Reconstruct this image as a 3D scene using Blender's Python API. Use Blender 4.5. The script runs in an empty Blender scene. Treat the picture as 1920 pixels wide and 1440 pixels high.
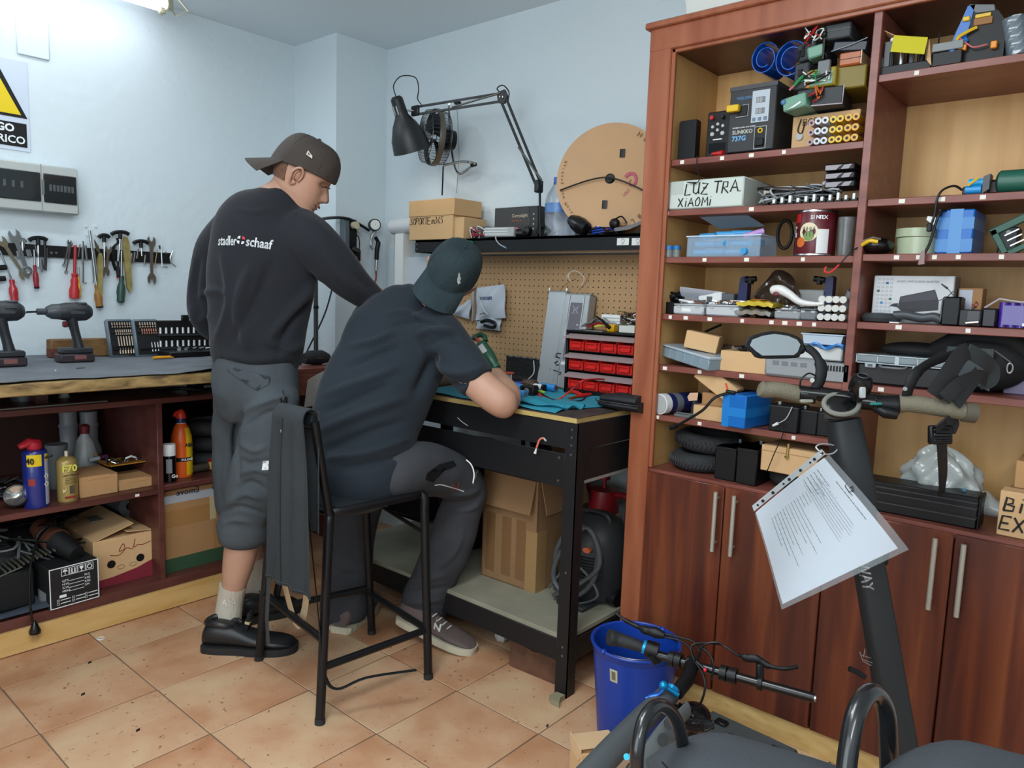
import bpy,bmesh,math,random
import numpy as np
from mathutils import Vector,Matrix,Euler,noise as mnoise
random.seed(7)
SC=bpy.context.scene
COL=SC.collection
PI=math.pi
# ---------------------------------------------------------------- camera
YAW,PITCH,ROLL,FPX,EYE=math.radians(40.629),math.radians(6.904),math.radians(1.943),1394.7,1.3
_cy,_sy,_cp,_sp=math.cos(YAW),math.sin(YAW),math.cos(PITCH),math.sin(PITCH)
CF=Vector((_cy*_cp,_sy*_cp,-_sp));_r0=Vector((_sy,-_cy,0));_u0=_r0.cross(CF)
CR=math.cos(ROLL)*_r0+math.sin(ROLL)*_u0
CU=-math.sin(ROLL)*_r0+math.cos(ROLL)*_u0
EYEP=Vector((0,0,EYE))
cam_d=bpy.data.cameras.new('camera');cam=bpy.data.objects.new('camera',cam_d);COL.objects.link(cam)
cam_d.sensor_width=36;cam_d.lens=FPX/1920*36;cam_d.clip_start=.02
cam.matrix_world=Matrix(((CR.x,CU.x,-CF.x,0),(CR.y,CU.y,-CF.y,0),(CR.z,CU.z,-CF.z,EYE),(0,0,0,1)))
SC.camera=cam
WA,WB,ZC=3.54,2.62,2.54
# ---------------------------------------------------------------- world, lights, exposure
SC.view_settings.view_transform='Standard';SC.view_settings.look='None'
SC.view_settings.gamma=1;SC.view_settings.use_curve_mapping=False
SC.view_settings.exposure=0.14
wd=bpy.data.worlds.new('world');SC.world=wd;wd.use_nodes=True
wd.node_tree.nodes['Background'].inputs[0].default_value=(.75,.85,1,1)
wd.node_tree.nodes['Background'].inputs[1].default_value=.3
def area(name,loc,sx,sy,power,col=(1,1,1),rot=(0,0,0)):
 l=bpy.data.lights.new(name,'AREA');l.shape='RECTANGLE';l.size=sx;l.size_y=sy;l.energy=power;l.color=col
 o=bpy.data.objects.new(name,l);COL.objects.link(o);o.location=loc;o.rotation_euler=rot;return o
area('ceiling_tube_light',(.95,2.75,ZC-.10),1.2,.12,6,(.82,.93,1))
def bulb(name,loc,power,col,r=.12):
 l=bpy.data.lights.new(name,'POINT');l.energy=power;l.color=col;l.shadow_soft_size=r
 o=bpy.data.objects.new(name,l);COL.objects.link(o);o.location=loc
bulb('ceiling_fill_light',(.45,1.2,ZC-.42),18,(.9,.96,1));bulb('ceiling_fill_light_rear',(-.9,-.6,ZC-.45),18,(.9,.96,1))  # unseen point lamps added to brighten ceiling and walls, no globe fixtures here
area('room_panel_light',(.35,.9,ZC-.05),1.3,.5,21,(.93,.97,1))
area('room_panel_light_rear',(-.9,-.9,ZC-.05),1.3,.6,26,(.95,.98,1))
area('shop_door_daylight',(-1.55,.6,1.45),1.8,1.9,34,(.86,.93,1),(0,-PI/2,0))
# ---------------------------------------------------------------- pixel rays to real planes
def ray(px,py):return CF+CR*((px-960)/FPX)+CU*((720-py)/FPX)
def at(px,py,ax,v):
 r=ray(px,py);i='xyz'.index(ax);return EYEP+r*((v-EYEP[i])/r[i])
def dp(px,py,d):return EYEP+ray(px,py)*d
# ---------------------------------------------------------------- mesh builder
def V3(a):return Vector(a)
class G:
 def __init__(s):s.v=[];s.f=[];s.mi=[];s.mats=[];s.cur=0;s.T=None
 def use(s,m):
  if m not in s.mats:s.mats.append(m)
  s.cur=s.mats.index(m);return s
 def add(s,vs,fs,T=None):
  b=len(s.v)
  for p in vs:
   p=Vector(p)
   if T is not None:p=T@p
   if s.T is not None:p=s.T@p
   s.v.append(p)
  for f in fs:s.f.append([b+i for i in f]);s.mi.append(s.cur)
  return s
 def bx(s,x0,x1,y0,y1,z0,z1,c=0,T=None):
  if x1<x0:x0,x1=x1,x0
  if y1<y0:y0,y1=y1,y0
  if z1<z0:z0,z1=z1,z0
  if c<=0:
   vs=[(x,y,z)for z in(z0,z1)for y in(y0,y1)for x in(x0,x1)]
   return s.add(vs,[(0,2,3,1),(4,5,7,6),(0,1,5,4),(2,6,7,3),(0,4,6,2),(1,3,7,5)],T)
  c=min(c,(x1-x0)*.49,(y1-y0)*.49,(z1-z0)*.49)
  vs=[];idx={}
  for iz,z in enumerate((z0,z1)):
   for iy,y in enumerate((y0,y1)):
    for ix,x in enumerate((x0,x1)):
     dx,dy,dz=(c if ix==0 else-c),(c if iy==0 else-c),(c if iz==0 else-c)
     k=(ix,iy,iz)
     idx[k+(0,)]=len(vs);vs.append((x,y+dy,z+dz))
     idx[k+(1,)]=len(vs);vs.append((x+dx,y,z+dz))
     idx[k+(2,)]=len(vs);vs.append((x+dx,y+dy,z))
  I=idx;fs=[]
  for s_ in(0,1):
   for a in range(3):
    o=[b for b in range(3)if b!=a];q=[]
    for u,w in((0,0),(1,0),(1,1),(0,1)):
     k=[0,0,0];k[a]=s_;k[o[0]]=u;k[o[1]]=w;q.append(I[tuple(k)+(a,)])
    fs.append(q)
  for a in range(3):
   o=[b for b in range(3)if b!=a]
   for u in(0,1):
    for w in(0,1):
     q=[]
     for t,ax in((0,o[0]),(0,o[1]),(1,o[1]),(1,o[0])):
      k=[0,0,0];k[a]=t;k[o[0]]=u;k[o[1]]=w;q.append(I[tuple(k)+(ax,)])
     fs.append(q)
  for ix in(0,1):
   for iy in(0,1):
    for iz in(0,1):fs.append([I[(ix,iy,iz,a)]for a in range(3)])
  return s.add(vs,fs,T)
 def cb(s,cx,cy,z0,w,d,h,c=0,T=None):
  return s.bx(cx-w/2,cx+w/2,cy-d/2,cy+d/2,z0,z0+h,c,T)
 def tube(s,path,r,n=8,closed=False,caps=True,T=None,flat=None,up=None):
  P=[Vector(p)for p in path];m=len(P)
  R=r if hasattr(r,'__len__')else[r]*m
  vs=[];fs=[];nrm=None
  for i in range(m):
   if closed:t=P[(i+1)%m]-P[i-1]
   else:t=P[min(i+1,m-1)]-P[max(i-1,0)]
   if t.length<1e-9:t=Vector((0,0,1))
   t.normalize()
   if nrm is None:
    a=Vector(up)if up is not None else(Vector((0,0,1))if abs(t.z)<.9 else Vector((1,0,0)))
    nrm=(a-t*a.dot(t)).normalized()
   elif up is not None:
    a=Vector(up);q=a-t*a.dot(t)
    if q.length>1e-4:nrm=q.normalized()
   else:
    nrm=nrm-t*nrm.dot(t)
    nrm=nrm.normalized()if nrm.length>1e-6 else t.orthogonal().normalized()
   b=t.cross(nrm)
   for j in range(n):
    a=2*PI*(j+.5)/n;k=1 if flat is None else flat
    vs.append(P[i]+(nrm*math.cos(a)*k+b*math.sin(a))*R[i])
  for i in range(m if closed else m-1):
   for j in range(n):
    a=i*n+j;b_=i*n+(j+1)%n;c_=((i+1)%m)*n+(j+1)%n;d=((i+1)%m)*n+j
    fs.append((a,b_,c_,d))
  if caps and not closed:
   fs.append(tuple(range(n))[::-1]);fs.append(tuple((m-1)*n+j for j in range(n)))
  return s.add(vs,fs,T)
 def cyl(s,p0,p1,r,n=16,r1=None,T=None):return s.tube([p0,p1],[r,r if r1 is None else r1],n,T=T)
 def lathe(s,prof,n=24,T=None,a0=0,a1=2*PI):
  vs=[];fs=[];full=abs(a1-a0-2*PI)<1e-6;nn=n if full else n+1
  for r,z in prof:
   for j in range(nn):
    a=a0+(a1-a0)*j/n;vs.append((r*math.cos(a),r*math.sin(a),z))
  for i in range(len(prof)-1):
   for j in range(n):
    k=(j+1)%nn
    fs.append((i*nn+j,i*nn+k,(i+1)*nn+k,(i+1)*nn+j))
  return s.add(vs,fs,T)
 def prism(s,poly,z0,z1,T=None):
  n=len(poly);vs=[(x,y,z0)for x,y in poly]+[(x,y,z1)for x,y in poly]
  fs=[tuple(range(n))[::-1],tuple(n+i for i in range(n))]+[(i,(i+1)%n,n+(i+1)%n,n+i)for i in range(n)]
  return s.add(vs,fs,T)
 def ell(s,c,rx,ry,rz,n=16,m=10,T=None):
  vs=[];fs=[]
  for i in range(m+1):
   th=PI*i/m
   for j in range(n):
    a=2*PI*j/n;vs.append((c[0]+rx*math.sin(th)*math.cos(a),c[1]+ry*math.sin(th)*math.sin(a),c[2]-rz*math.cos(th)))
  for i in range(m):
   for j in range(n):fs.append((i*n+j,i*n+(j+1)%n,(i+1)*n+(j+1)%n,(i+1)*n+j))
  return s.add(vs,fs,T)
 def sheet(s,fn,nu,nv,th=.001,T=None):
  P=[[Vector(fn(i/nu,j/nv))for j in range(nv+1)]for i in range(nu+1)]
  vs=[];fs=[];w=nv+1
  N=[]
  for i in range(nu+1):
   for j in range(nv+1):
    a=P[min(i+1,nu)][j]-P[max(i-1,0)][j];b=P[i][min(j+1,nv)]-P[i][max(j-1,0)]
    q=a.cross(b);N.append(q.normalized()if q.length>1e-12 else Vector((0,0,1)))
  K=(nu+1)*w
  for sg in(.5,-.5):
   for i in range(nu+1):
    for j in range(nv+1):vs.append(P[i][j]+N[i*w+j]*th*sg)
  for i in range(nu):
   for j in range(nv):
    a=i*w+j;fs.append((a,a+w,a+w+1,a+1));fs.append((K+a,K+a+1,K+a+w+1,K+a+w))
  for i in range(nu):
   a=i*w;fs.append((a,K+a,K+a+w,a+w));a=i*w+nv;fs.append((a,a+w,K+a+w,K+a))
  for j in range(nv):
   a=j;fs.append((a,a+1,K+a+1,K+a));a=nu*w+j;fs.append((a,K+a,K+a+1,a+1))
  return s.add(vs,fs,T)
 def mesh(s,name):
  me=bpy.data.meshes.new(name);me.from_pydata([tuple(p)for p in s.v],[],s.f)
  for m in(s.mats or[None]):me.materials.append(m)
  if len(s.mats)>1:me.polygons.foreach_set('material_index',s.mi)
  bm=bmesh.new();bm.from_mesh(me);bmesh.ops.recalc_face_normals(bm,faces=bm.faces);bm.to_mesh(me);bm.free()
  me.shade_smooth();me.set_sharp_from_angle(angle=math.radians(38));me.update()
  return me
def g(m):return G().use(m)
def link(name,data,parent=None,loc=None):
 o=bpy.data.objects.new(name,data);COL.objects.link(o)
 if parent is not None:o.parent=parent
 if loc is not None:o.location=loc
 return o
def part(parent,name,gb,label=None,kind=None):
 o=link(name,gb.mesh(name),parent)
 if label:o['label']=label
 if kind:o['kind']=kind
 return o
def tag(o,label,cat,group=None,kind=None):
 o['label']=label;o['category']=cat
 if group:o['group']=group
 if kind:o['kind']=kind
 return o
def thing(name,label,cat,loc=(0,0,0),rz=0,group=None,rot=None):
 o=link(name,None);o.empty_display_size=.02;o.location=loc
 o.rotation_euler=rot if rot is not None else(0,0,rz)
 return tag(o,label,cat,group)
def mono(name,gb,label,cat,loc=(0,0,0),rz=0,group=None,rot=None,kind=None):
 o=link(name,gb.mesh(name));o.location=loc;o.rotation_euler=rot if rot is not None else(0,0,rz)
 return tag(o,label,cat,group,kind)
def struct(name,gb,parent=None):
 o=link(name,gb.mesh(name),parent);o['kind']='structure';return o
def copy_tree(o,parent=None):
 c=o.copy();COL.objects.link(c);c.parent=parent
 for ch in list(o.children):copy_tree(ch,c)
 return c
def TR(loc=(0,0,0),rx=0,ry=0,rz=0,s=1):return Matrix.Translation(loc)@Euler((rx,ry,rz)).to_matrix().to_4x4()@Matrix.Scale(s,4)
def frame(o,x,z):
 x=Vector(x).normalized();z=Vector(z);y=z.cross(x).normalized();z=x.cross(y)
 return Matrix(((x.x,y.x,z.x,o[0]),(x.y,y.y,z.y,o[1]),(x.z,y.z,z.z,o[2]),(0,0,0,1)))
# ---------------------------------------------------------------- materials
def lin(h):
 c=[int(h[i:i+2],16)/255 for i in(0,2,4)]
 return tuple(x/12.92 if x<=.04045 else((x+.055)/1.055)**2.4 for x in c)
_mc={}
def mt(hx,rough=.5,metal=0,var=0,vs=8,bump=0,bs=60,trans=0,alpha=1,emit=0,coat=0,spec=.5,sheen=0,stretch=None):
 key=(hx,rough,metal,var,vs,bump,bs,trans,alpha,emit,coat,spec,sheen,stretch)
 if key in _mc:return _mc[key]
 m=bpy.data.materials.new('surface_'+hx);m.use_nodes=True;nt=m.node_tree;b=nt.nodes['Principled BSDF']
 c=lin(hx);b.inputs['Base Color'].default_value=(*c,1);b.inputs['Roughness'].default_value=rough
 b.inputs['Metallic'].default_value=metal;b.inputs['Specular IOR Level'].default_value=spec
 b.inputs['Coat Weight'].default_value=coat;b.inputs['Transmission Weight'].default_value=trans;b.inputs['Alpha'].default_value=alpha
 b.inputs['Sheen Weight'].default_value=sheen
 if emit:b.inputs['Emission Color'].default_value=(*c,1);b.inputs['Emission Strength'].default_value=emit
 if var or bump:
  tc=nt.nodes.new('ShaderNodeTexCoord');src=tc.outputs['Object']
  if stretch:
   mp=nt.nodes.new('ShaderNodeMapping');mp.inputs['Scale'].default_value=stretch;nt.links.new(src,mp.inputs[0]);src=mp.outputs[0]
 if var:
  n=nt.nodes.new('ShaderNodeTexNoise');n.inputs['Scale'].default_value=vs;n.inputs['Detail'].default_value=5
  r=nt.nodes.new('ShaderNodeMapRange');r.inputs['To Min'].default_value=1-var;r.inputs['To Max'].default_value=1+var
  r.inputs['From Min'].default_value=.3;r.inputs['From Max'].default_value=.7
  x=nt.nodes.new('ShaderNodeMix');x.data_type='RGBA';x.blend_type='MULTIPLY';x.inputs[0].default_value=1
  x.inputs[6].default_value=(*c,1);nt.links.new(src,n.inputs['Vector']);nt.links.new(n.outputs[0],r.inputs[0])
  nt.links.new(r.outputs[0],x.inputs[7]);nt.links.new(x.outputs[2],b.inputs['Base Color'])
 if bump:
  n=nt.nodes.new('ShaderNodeTexNoise');n.inputs['Scale'].default_value=bs;n.inputs['Detail'].default_value=4
  k=nt.nodes.new('ShaderNodeBump');k.inputs['Strength'].default_value=bump;k.inputs['Distance'].default_value=.01
  nt.links.new(src,n.inputs['Vector']);nt.links.new(n.outputs[0],k.inputs['Height']);nt.links.new(k.outputs[0],b.inputs['Normal'])
 _mc[key]=m;return m
def ramp_mat(name,cols,scale,stretch,rough=.4,detail=6,dist=0,bump=0,rnd=False,wave=None,coat=0,fleck=None):
 m=bpy.data.materials.new(name);m.use_nodes=True;nt=m.node_tree;b=nt.nodes['Principled BSDF']
 b.inputs['Roughness'].default_value=rough;b.inputs['Coat Weight'].default_value=coat
 tc=nt.nodes.new('ShaderNodeTexCoord');src=tc.outputs['Object']
 mp=nt.nodes.new('ShaderNodeMapping');mp.inputs['Scale'].default_value=stretch;nt.links.new(src,mp.inputs[0])
 if rnd:
  oi=nt.nodes.new('ShaderNodeObjectInfo');ml=nt.nodes.new('ShaderNodeVectorMath');ml.operation='SCALE';ml.inputs['Scale'].default_value=37
  cx=nt.nodes.new('ShaderNodeCombineXYZ')
  for i in range(3):nt.links.new(oi.outputs['Random'],cx.inputs[i])
  nt.links.new(cx.outputs[0],ml.inputs[0]);nt.links.new(ml.outputs[0],mp.inputs['Location'])
 n=nt.nodes.new('ShaderNodeTexNoise');n.inputs['Scale'].default_value=scale;n.inputs['Detail'].default_value=detail
 n.inputs['Distortion'].default_value=dist;nt.links.new(mp.outputs[0],n.inputs['Vector'])
 cr=nt.nodes.new('ShaderNodeValToRGB');e=cr.color_ramp.elements
 while len(e)<len(cols):e.new(.5)
 for i,(p,h)in enumerate(cols):e[i].position=p;e[i].color=(*lin(h),1)
 nt.links.new(n.outputs[0],cr.inputs[0]);out=cr.outputs[0]
 if fleck:
  n2=nt.nodes.new('ShaderNodeTexNoise');n2.inputs['Scale'].default_value=fleck[0];n2.inputs['Detail'].default_value=3
  nt.links.new(mp.outputs[0],n2.inputs['Vector'])
  r=nt.nodes.new('ShaderNodeMapRange');r.inputs['From Min'].default_value=fleck[1];r.inputs['From Max'].default_value=fleck[2]
  nt.links.new(n2.outputs[0],r.inputs[0]);x=nt.nodes.new('ShaderNodeMix');x.data_type='RGBA'
  nt.links.new(r.outputs[0],x.inputs[0]);nt.links.new(out,x.inputs[6]);x.inputs[7].default_value=(*lin(fleck[3]),1);out=x.outputs[2]
 nt.links.new(out,b.inputs['Base Color'])
 if bump:
  k=nt.nodes.new('ShaderNodeBump');k.inputs['Strength'].default_value=bump;k.inputs['Distance'].default_value=.01
  nt.links.new(n.outputs[0],k.inputs['Height']);nt.links.new(k.outputs[0],b.inputs['Normal'])
 return m
M_wall=mt('d3dfe4',.8,bump=.35,bs=22,var=.02,vs=2)
M_ceil=mt('dfeaef',.85,bump=.1,bs=30)
M_tile=ramp_mat('terracotta_tile',[(.30,'ae7a56'),(.43,'bd8c68'),(.56,'c89f7c'),(.72,'cfb08a')],4,(1,1,1),.5,10,.3,.05,True,fleck=(60,.66,.74,'75482c'))
M_grout=mt('7d6a58',.9)
M_maho=ramp_mat('mahogany_wood',[(.25,'401d17'),(.45,'54271b'),(.6,'6b3520'),(.8,'844a28')],2.2,(3,9,.55),.32,7,.6,.02,True)
M_mahoh=ramp_mat('mahogany_edge',[(.3,'6b3a30'),(.5,'7c453a'),(.75,'8b5446')],5,(3,1,6),.38,5,.2)
M_frame=ramp_mat('cherry_frame',[(.3,'8a4b33'),(.5,'97573b'),(.75,'a26446')],4,(3,6,.8),.35,5,.2)
M_beech=ramp_mat('beech_laminate',[(.3,'bd9353'),(.5,'cba567'),(.75,'d3b177')],4,(1,.4,6),.45,6,.2)
M_beechx=ramp_mat('beech_laminate_x',[(.3,'bd9a5c'),(.5,'cba96c'),(.75,'d6b87d')],4,(.5,5,14),.4,6,.2)
M_back=ramp_mat('beech_back',[(.3,'cb9c60'),(.5,'d6a96c'),(.75,'deb578')],3,(4,9,.6),.5,5,.1)
M_dark=ramp_mat('dark_red_wood',[(.3,'4a2722'),(.5,'5a312b'),(.75,'683c34')],4,(1,3,5),.4,5,.2)
M_ply=ramp_mat('worn_plywood',[(.3,'54422a'),(.5,'8a7044'),(.7,'a88e5e')],14,(1,1,3),.7,8,.3,.2)
M_card=mt('b78d5f',.8,var=.06,vs=6,bump=.05,bs=90)
M_card2=mt('a37a50',.8,var=.08,vs=5,bump=.08,bs=70)
M_cardl=mt('cda87a',.8,var=.05,vs=6,bump=.05,bs=90)
M_tape=mt('a07648',.25,var=.05,vs=5)
M_blk=mt('0c0d0f',.45,spec=.35)
M_blkm=mt('131517',.6,bump=.05,bs=200,spec=.35)
M_blkg=mt('0a0b0d',.24)
M_gry=mt('55595c',.5)
M_lgry=mt('a9adad',.45)
M_wht=mt('dfe2e0',.45)
M_steel=mt('b4b6b6',.3,1)
M_steeld=mt('6c6e70',.35,1)
M_rub=mt('1f2022',.75,bump=.1,bs=120)
M_red=mt('b01c1c',.4)
M_blue=mt('0d5aa8',.4)
M_clear=mt('e8f0f4',.12,trans=.85,alpha=.35)
M_clearb=mt('c3dff0',.15,trans=.6,alpha=.45)
M_skin=mt('b48a73',.5,var=.05,vs=14,bump=.03,bs=150)
M_txt=mt('15151a',.7)
M_twht=mt('e8ecee',.6)
# ---------------------------------------------------------------- lettering
def text(parent,s,size,T,mat,name='lettering',ext=.0004,align='LEFT',bold=0,label=None,spacing=1):
 c=bpy.data.curves.new('t','FONT');c.body=s;c.size=size;c.extrude=ext;c.align_x=align;c.offset=bold*size;c.space_character=spacing
 c.resolution_u=2
 o=bpy.data.objects.new('t',c);COL.objects.link(o)
 dg=bpy.context.evaluated_depsgraph_get();me=bpy.data.meshes.new_from_object(o.evaluated_get(dg));COL.objects.unlink(o);bpy.data.objects.remove(o)
 me.materials.clear();me.materials.append(mat);me.transform(T)
 p=link(name,me,parent)
 if label:p['label']=label
 return p
ST={'A':[[(0,0),(.45,1),(.9,0)],[(.2,.4),(.75,.4)]],'B':[[(0,0),(.1,1),(.6,.9),(.6,.6),(.1,.5),(.75,.4),(.7,.05),(0,0)]],
 'C':[[(.8,.85),(.4,1),(.05,.6),(.1,.1),(.5,0),(.8,.15)]],'E':[[(.8,1),(.1,1),(0,0),(.8,0)],[(.05,.5),(.65,.5)]],
 'I':[[(.2,.7),(.15,0)],[(.22,.95),(.24,1)]],'L':[[(.1,1),(0,0),(.7,.05)]],'M':[[(0,0),(.1,1),(.45,.4),(.8,1),(.95,0)]],
 'm':[[(0,0),(.08,.6)],[(.06,.45),(.25,.62),(.4,.5),(.4,0)],[(.4,.45),(.6,.62),(.78,.5),(.8,0)]],
 'O':[[(.4,1),(.05,.6),(.15,.05),(.6,.05),(.8,.5),(.6,.95),(.4,1)]],'P':[[(0,0),(.1,1),(.6,.95),(.65,.55),(.08,.45)]],
 'R':[[(0,0),(.1,1),(.6,.95),(.6,.55),(.1,.5),(.75,0)]],'S':[[(.7,.9),(.3,1),(.1,.75),(.6,.4),(.5,.05),(0,.1)]],
 'T':[[(0,1),(.9,.98)],[(.45,1),(.4,0)]],'U':[[(0,1),(.05,.15),(.4,0),(.65,.2),(.7,1)],[(.66,.3),(.75,0)]],
 'X':[[(0,1),(.8,0)],[(.75,1),(.05,0)]],'Z':[[(.05,1),(.75,.95),(0,.05),(.8,0)],[(.2,.5),(.6,.5)]],
 '3':[[(.1,.9),(.5,1),(.55,.7),(.25,.55),(.6,.35),(.4,0),(0,.1)]],'6':[[(.6,1),(.15,.5),(.1,.1),(.45,0),(.6,.3),(.15,.4)]],
 '5':[[(.65,1),(.2,1),(.15,.6),(.5,.6),(.55,.15),(.1,0)]],'.':[[(.1,0),(.15,.05)]],' ':[],
 'j':[[(.4,.6),(.3,-.3),(0,-.2)],[(.42,.9),(.45,.95)]],'o':[[(.3,.6),(.05,.3),(.3,0),(.55,.3),(.3,.6)]],'n':[[(0,0),(.05,.6)],[(.05,.4),(.3,.62),(.5,.4),(.5,0)]]}
def hand(parent,s,h,T,mat=None,r=.0016,adv=.95,slant=.08,label=None):
 gb=g(mat or M_txt);x=0;rnd=random.Random(len(s)*7+3)
 for ch in s:
  for st in ST.get(ch,[]):
   dy=rnd.uniform(-.05,.05)
   pts=[Vector(((x+a+slant*b)*h*.8,(b+dy)*h,0))for a,b in st]
   gb.tube(pts,r,5,flat=1,T=T)
  x+=adv*(1.0 if ch not in 'I. ' else.5)
 p=part(parent,'handwriting',gb,label);return p
# ================================================================ room
fl=struct('floor',g(M_grout).bx(-2.2,WB,-1.9,WA,-.1,-.003))
tg=g(M_tile).bx(-.1645,.1645,-.1705,.1705,-.003,0,.0012);tme=tg.mesh('tile')
for i in range(-7,4):
 for j in range(-9,6):
  o=link('tile',tme,fl,(1.32+.333*i+.1665,1.612+.345*j+.1725,0));o['kind']='structure'
  if(i+j)%2:o.rotation_euler.z=PI
struct('ceiling',g(M_ceil).bx(-2.2,WB+.2,-1.9,WA+.2,ZC,ZC+.1))
wb_=struct('wall_back',g(M_wall).bx(-2.2,WB+.2,WA,WA+.2,0,ZC))
struct('wall_right',g(M_wall).bx(WB,WB+.2,-1.9,WA,0,ZC))
struct('wall_left',g(M_wall).bx(-2.3,-2.2,-1.9,WA,0,ZC))
struct('wall_front',g(M_wall).bx(-2.2,WB,-2,-1.9,0,ZC))
struct('pillar',g(M_wall).bx(2.30,WB,3.18,WA,0,ZC))
a=at(32,95,'y',WA-.006);b=at(91,55,'y',WA-.006)
part(wb_,'cover_plate',g(M_wall).bx(a.x,b.x,WA-.008,WA,a.z-.01,b.z+.05,.003))
A=at(318,14,'z',ZC-.07)
t=thing('ceiling_light','white fluorescent tube light with glowing diffuser fixed under the ceiling','ceiling light',(A.x,A.y,ZC-.001),0)
part(t,'housing',g(M_wht).bx(-1.25,.0,-.06,.06,-.045,0,.004))
part(t,'tube',g(mt('f4f8ff',.4,emit=7)).cyl((-1.22,-.03,-.07),(-.03,-.03,-.07),.016,12).cyl((-1.22,.03,-.07),(-.03,.03,-.07),.016,12),'glowing tube')
part(t,'end_socket',g(mt('b9b49a',.3,.6)).bx(-.03,-.005,-.05,-.02,-.095,-.02,.004).bx(-.03,-.005,.02,.05,-.095,-.02,.004).tube([(.0,-.05,-.03),(.05,-.06,-.08),(.05,.05,-.08),(.0,.04,-.03)],.004,6))
# ================================================================ bookcase (front plane X=2.13)
BX=2.13;YL,YLi,YM0,YM1,YRi,YR=1.29,1.213,.634,.612,.03,-.05
bc=thing('bookcase','tall cherry red wooden bookcase with open shelves above four doors','bookcase',(0,0,0))
part(bc,'face_frame',g(M_frame).bx(BX-.02,BX,YLi,YL,.075,2.13,.004).bx(BX-.02,BX,YR,YRi,.075,2.13,.004).bx(BX-.021,BX,YR,YL,2.062,2.135,.004)
 .bx(BX-.012,BX,YLi-.012,YLi+.002,.75,2.07,.002).bx(BX-.012,BX,YRi,YLi,2.052,2.064,.002))
part(bc,'side_panel',g(M_back).bx(BX,WB-.005,YLi,YL,0,2.13));part(bc,'side_panel',g(M_back).bx(BX,WB-.005,YR,YRi,0,2.13))
part(bc,'top_panel',g(M_dark).bx(BX,WB-.005,YRi,YLi,2.058,2.13));part(bc,'crown',g(M_frame).bx(BX-.035,WB-.005,YR-.01,YL+.012,2.13,2.150,.004))
part(bc,'back_panel',g(M_back).bx(2.435,2.45,YRi,YLi,.07,2.06))
part(bc,'divider',g(M_mahoh).bx(BX-.004,2.435,YM1,YM0,.76,2.058,.002))
ZL=[1.733,1.579,1.433,1.253,1.088,.926];ZR=[1.896,1.58,1.437,1.257,1.09]
for z in ZL:part(bc,'shelf',g(M_mahoh).bx(BX+.003,2.435,YM0,YLi,z-.019,z,.0015))
for z in ZR:part(bc,'shelf',g(M_mahoh).bx(BX+.003,2.435,YRi,YM1,z-.019,z,.0015))
part(bc,'bottom_board',g(M_mahoh).bx(BX-.01,2.435,YRi,YLi,.724,.748,.002))
dy=[1.2165,.944,.658,.335,.028]
dy=[1.2165,.943,.640,.3285,.020]
for i in range(4):
 d=part(bc,'door',g(M_maho).bx(BX-.018,BX,dy[i+1]+.0015,dy[i]-.0015,.078,.738,.003))
 yh=dy[i+1]+.02 if i%2==0 else dy[i]-.038
 yh=[.961,.902,.366,.303][i]
 part(d,'handle',g(mt('b9b7ac',.35,.5)).tube([(BX-.04,yh,.535),(BX-.04,yh,.722)],.0065,12).cyl((BX-.04,yh,.56),(BX-.017,yh,.56),.004,8).cyl((BX-.04,yh,.70),(BX-.017,yh,.70),.004,8),'pale metal bar handle')
part(bc,'plinth',g(M_beechx).bx(BX-.004,BX+.02,YR,YL-.05,0,.075,.001),'pale beech plinth')
M_tag=mt('e3e0d6',.7)
def tags(zs,px,lo=BX+.0025):
 for x,y in px:
  p=at(x,y,'x',lo);z=min(zs,key=lambda q:abs(q-.01-p.z));w=.011+.002*((x*7)%3)
  part(bc,'price_tag',g(M_tag).bx(lo-.001,lo+.001,p.y-w/2,p.y+w/2,z-.015,z-.004,.0004))
tags(ZL,[(1279,305),(1354,297),(1409,290),(1470,285),(1250,401),(1409,391),(1245,486),(1321,486),(1400,485),(1506,481),(1257,592),(1286,592),(1331,595),(1392,597),(1447,599),(1472,601),(1499,602),(1527,603),(1247,686),(1312,694),(1391,701),(1232,779),(1312,791),(1488,819)])
tags(ZR,[(1719,136),(1691,378),(1766,373),(1843,370),(1681,484),(1722,484),(1752,484),(1797,481),(1878,480),(1685,613),(1815,622),(1652,728)])
# ================================================================ left shelf unit and workbench top
LY=2.88
lu=thing('shelf_unit','dark red wooden shelf unit under the left workbench','shelf unit',(0,0,0))
def zy(x,y,Y=LY):return at(x,y,'y',Y).z
zt,zm,zb=zy(150,759),zy(150,942),zy(200,1108)
part(lu,'top_board',g(M_dark).bx(-.35,1.80,LY,3.5,zt-.022,zt,.002))
XD=at(301,850,'y',LY).x
part(lu,'shelf',g(M_dark).bx(-.35,XD-.011,LY,3.5,zm-.022,zm,.002));part(lu,'shelf',g(M_dark).bx(XD+.011,1.78,LY+.01,3.5,zm-.016,zm+.006,.002))
part(lu,'bottom_board',g(M_dark).bx(-.35,1.80,LY,3.5,.085,.125,.002))
for x in(XD,1.79,-.36):part(lu,'divider',g(M_dark).bx(x-.011,x+.011,LY+.001,3.5,.12,zt-.02,.002))
part(lu,'back_panel',g(mt('3a1713',.6)).bx(-.35,1.8,3.49,3.5,.1,zt))
part(lu,'plinth',g(M_beech).bx(-.35,1.835,LY-.014,LY,.004,.088,.001),'pale beech plinth with a dark gap below')
part(lu,'price_tag',g(M_tag).bx(1.17,1.185,LY-.001,LY+.001,zm-.016,zm-.006))
for x in(-.3,.9,1.77):part(lu,'support_block',g(M_dark).bx(x-.02,x+.02,LY+.1,LY+.5,zt,.932))
ZA=.975;FA=2.64
def wob(x):return.006*math.sin(9*x)+.004*math.sin(23*x+1)+.003*math.sin(51*x)
tb=thing('workbench','worn plywood workbench top with ragged edge above the shelf unit','workbench',(0,0,0))
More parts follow.
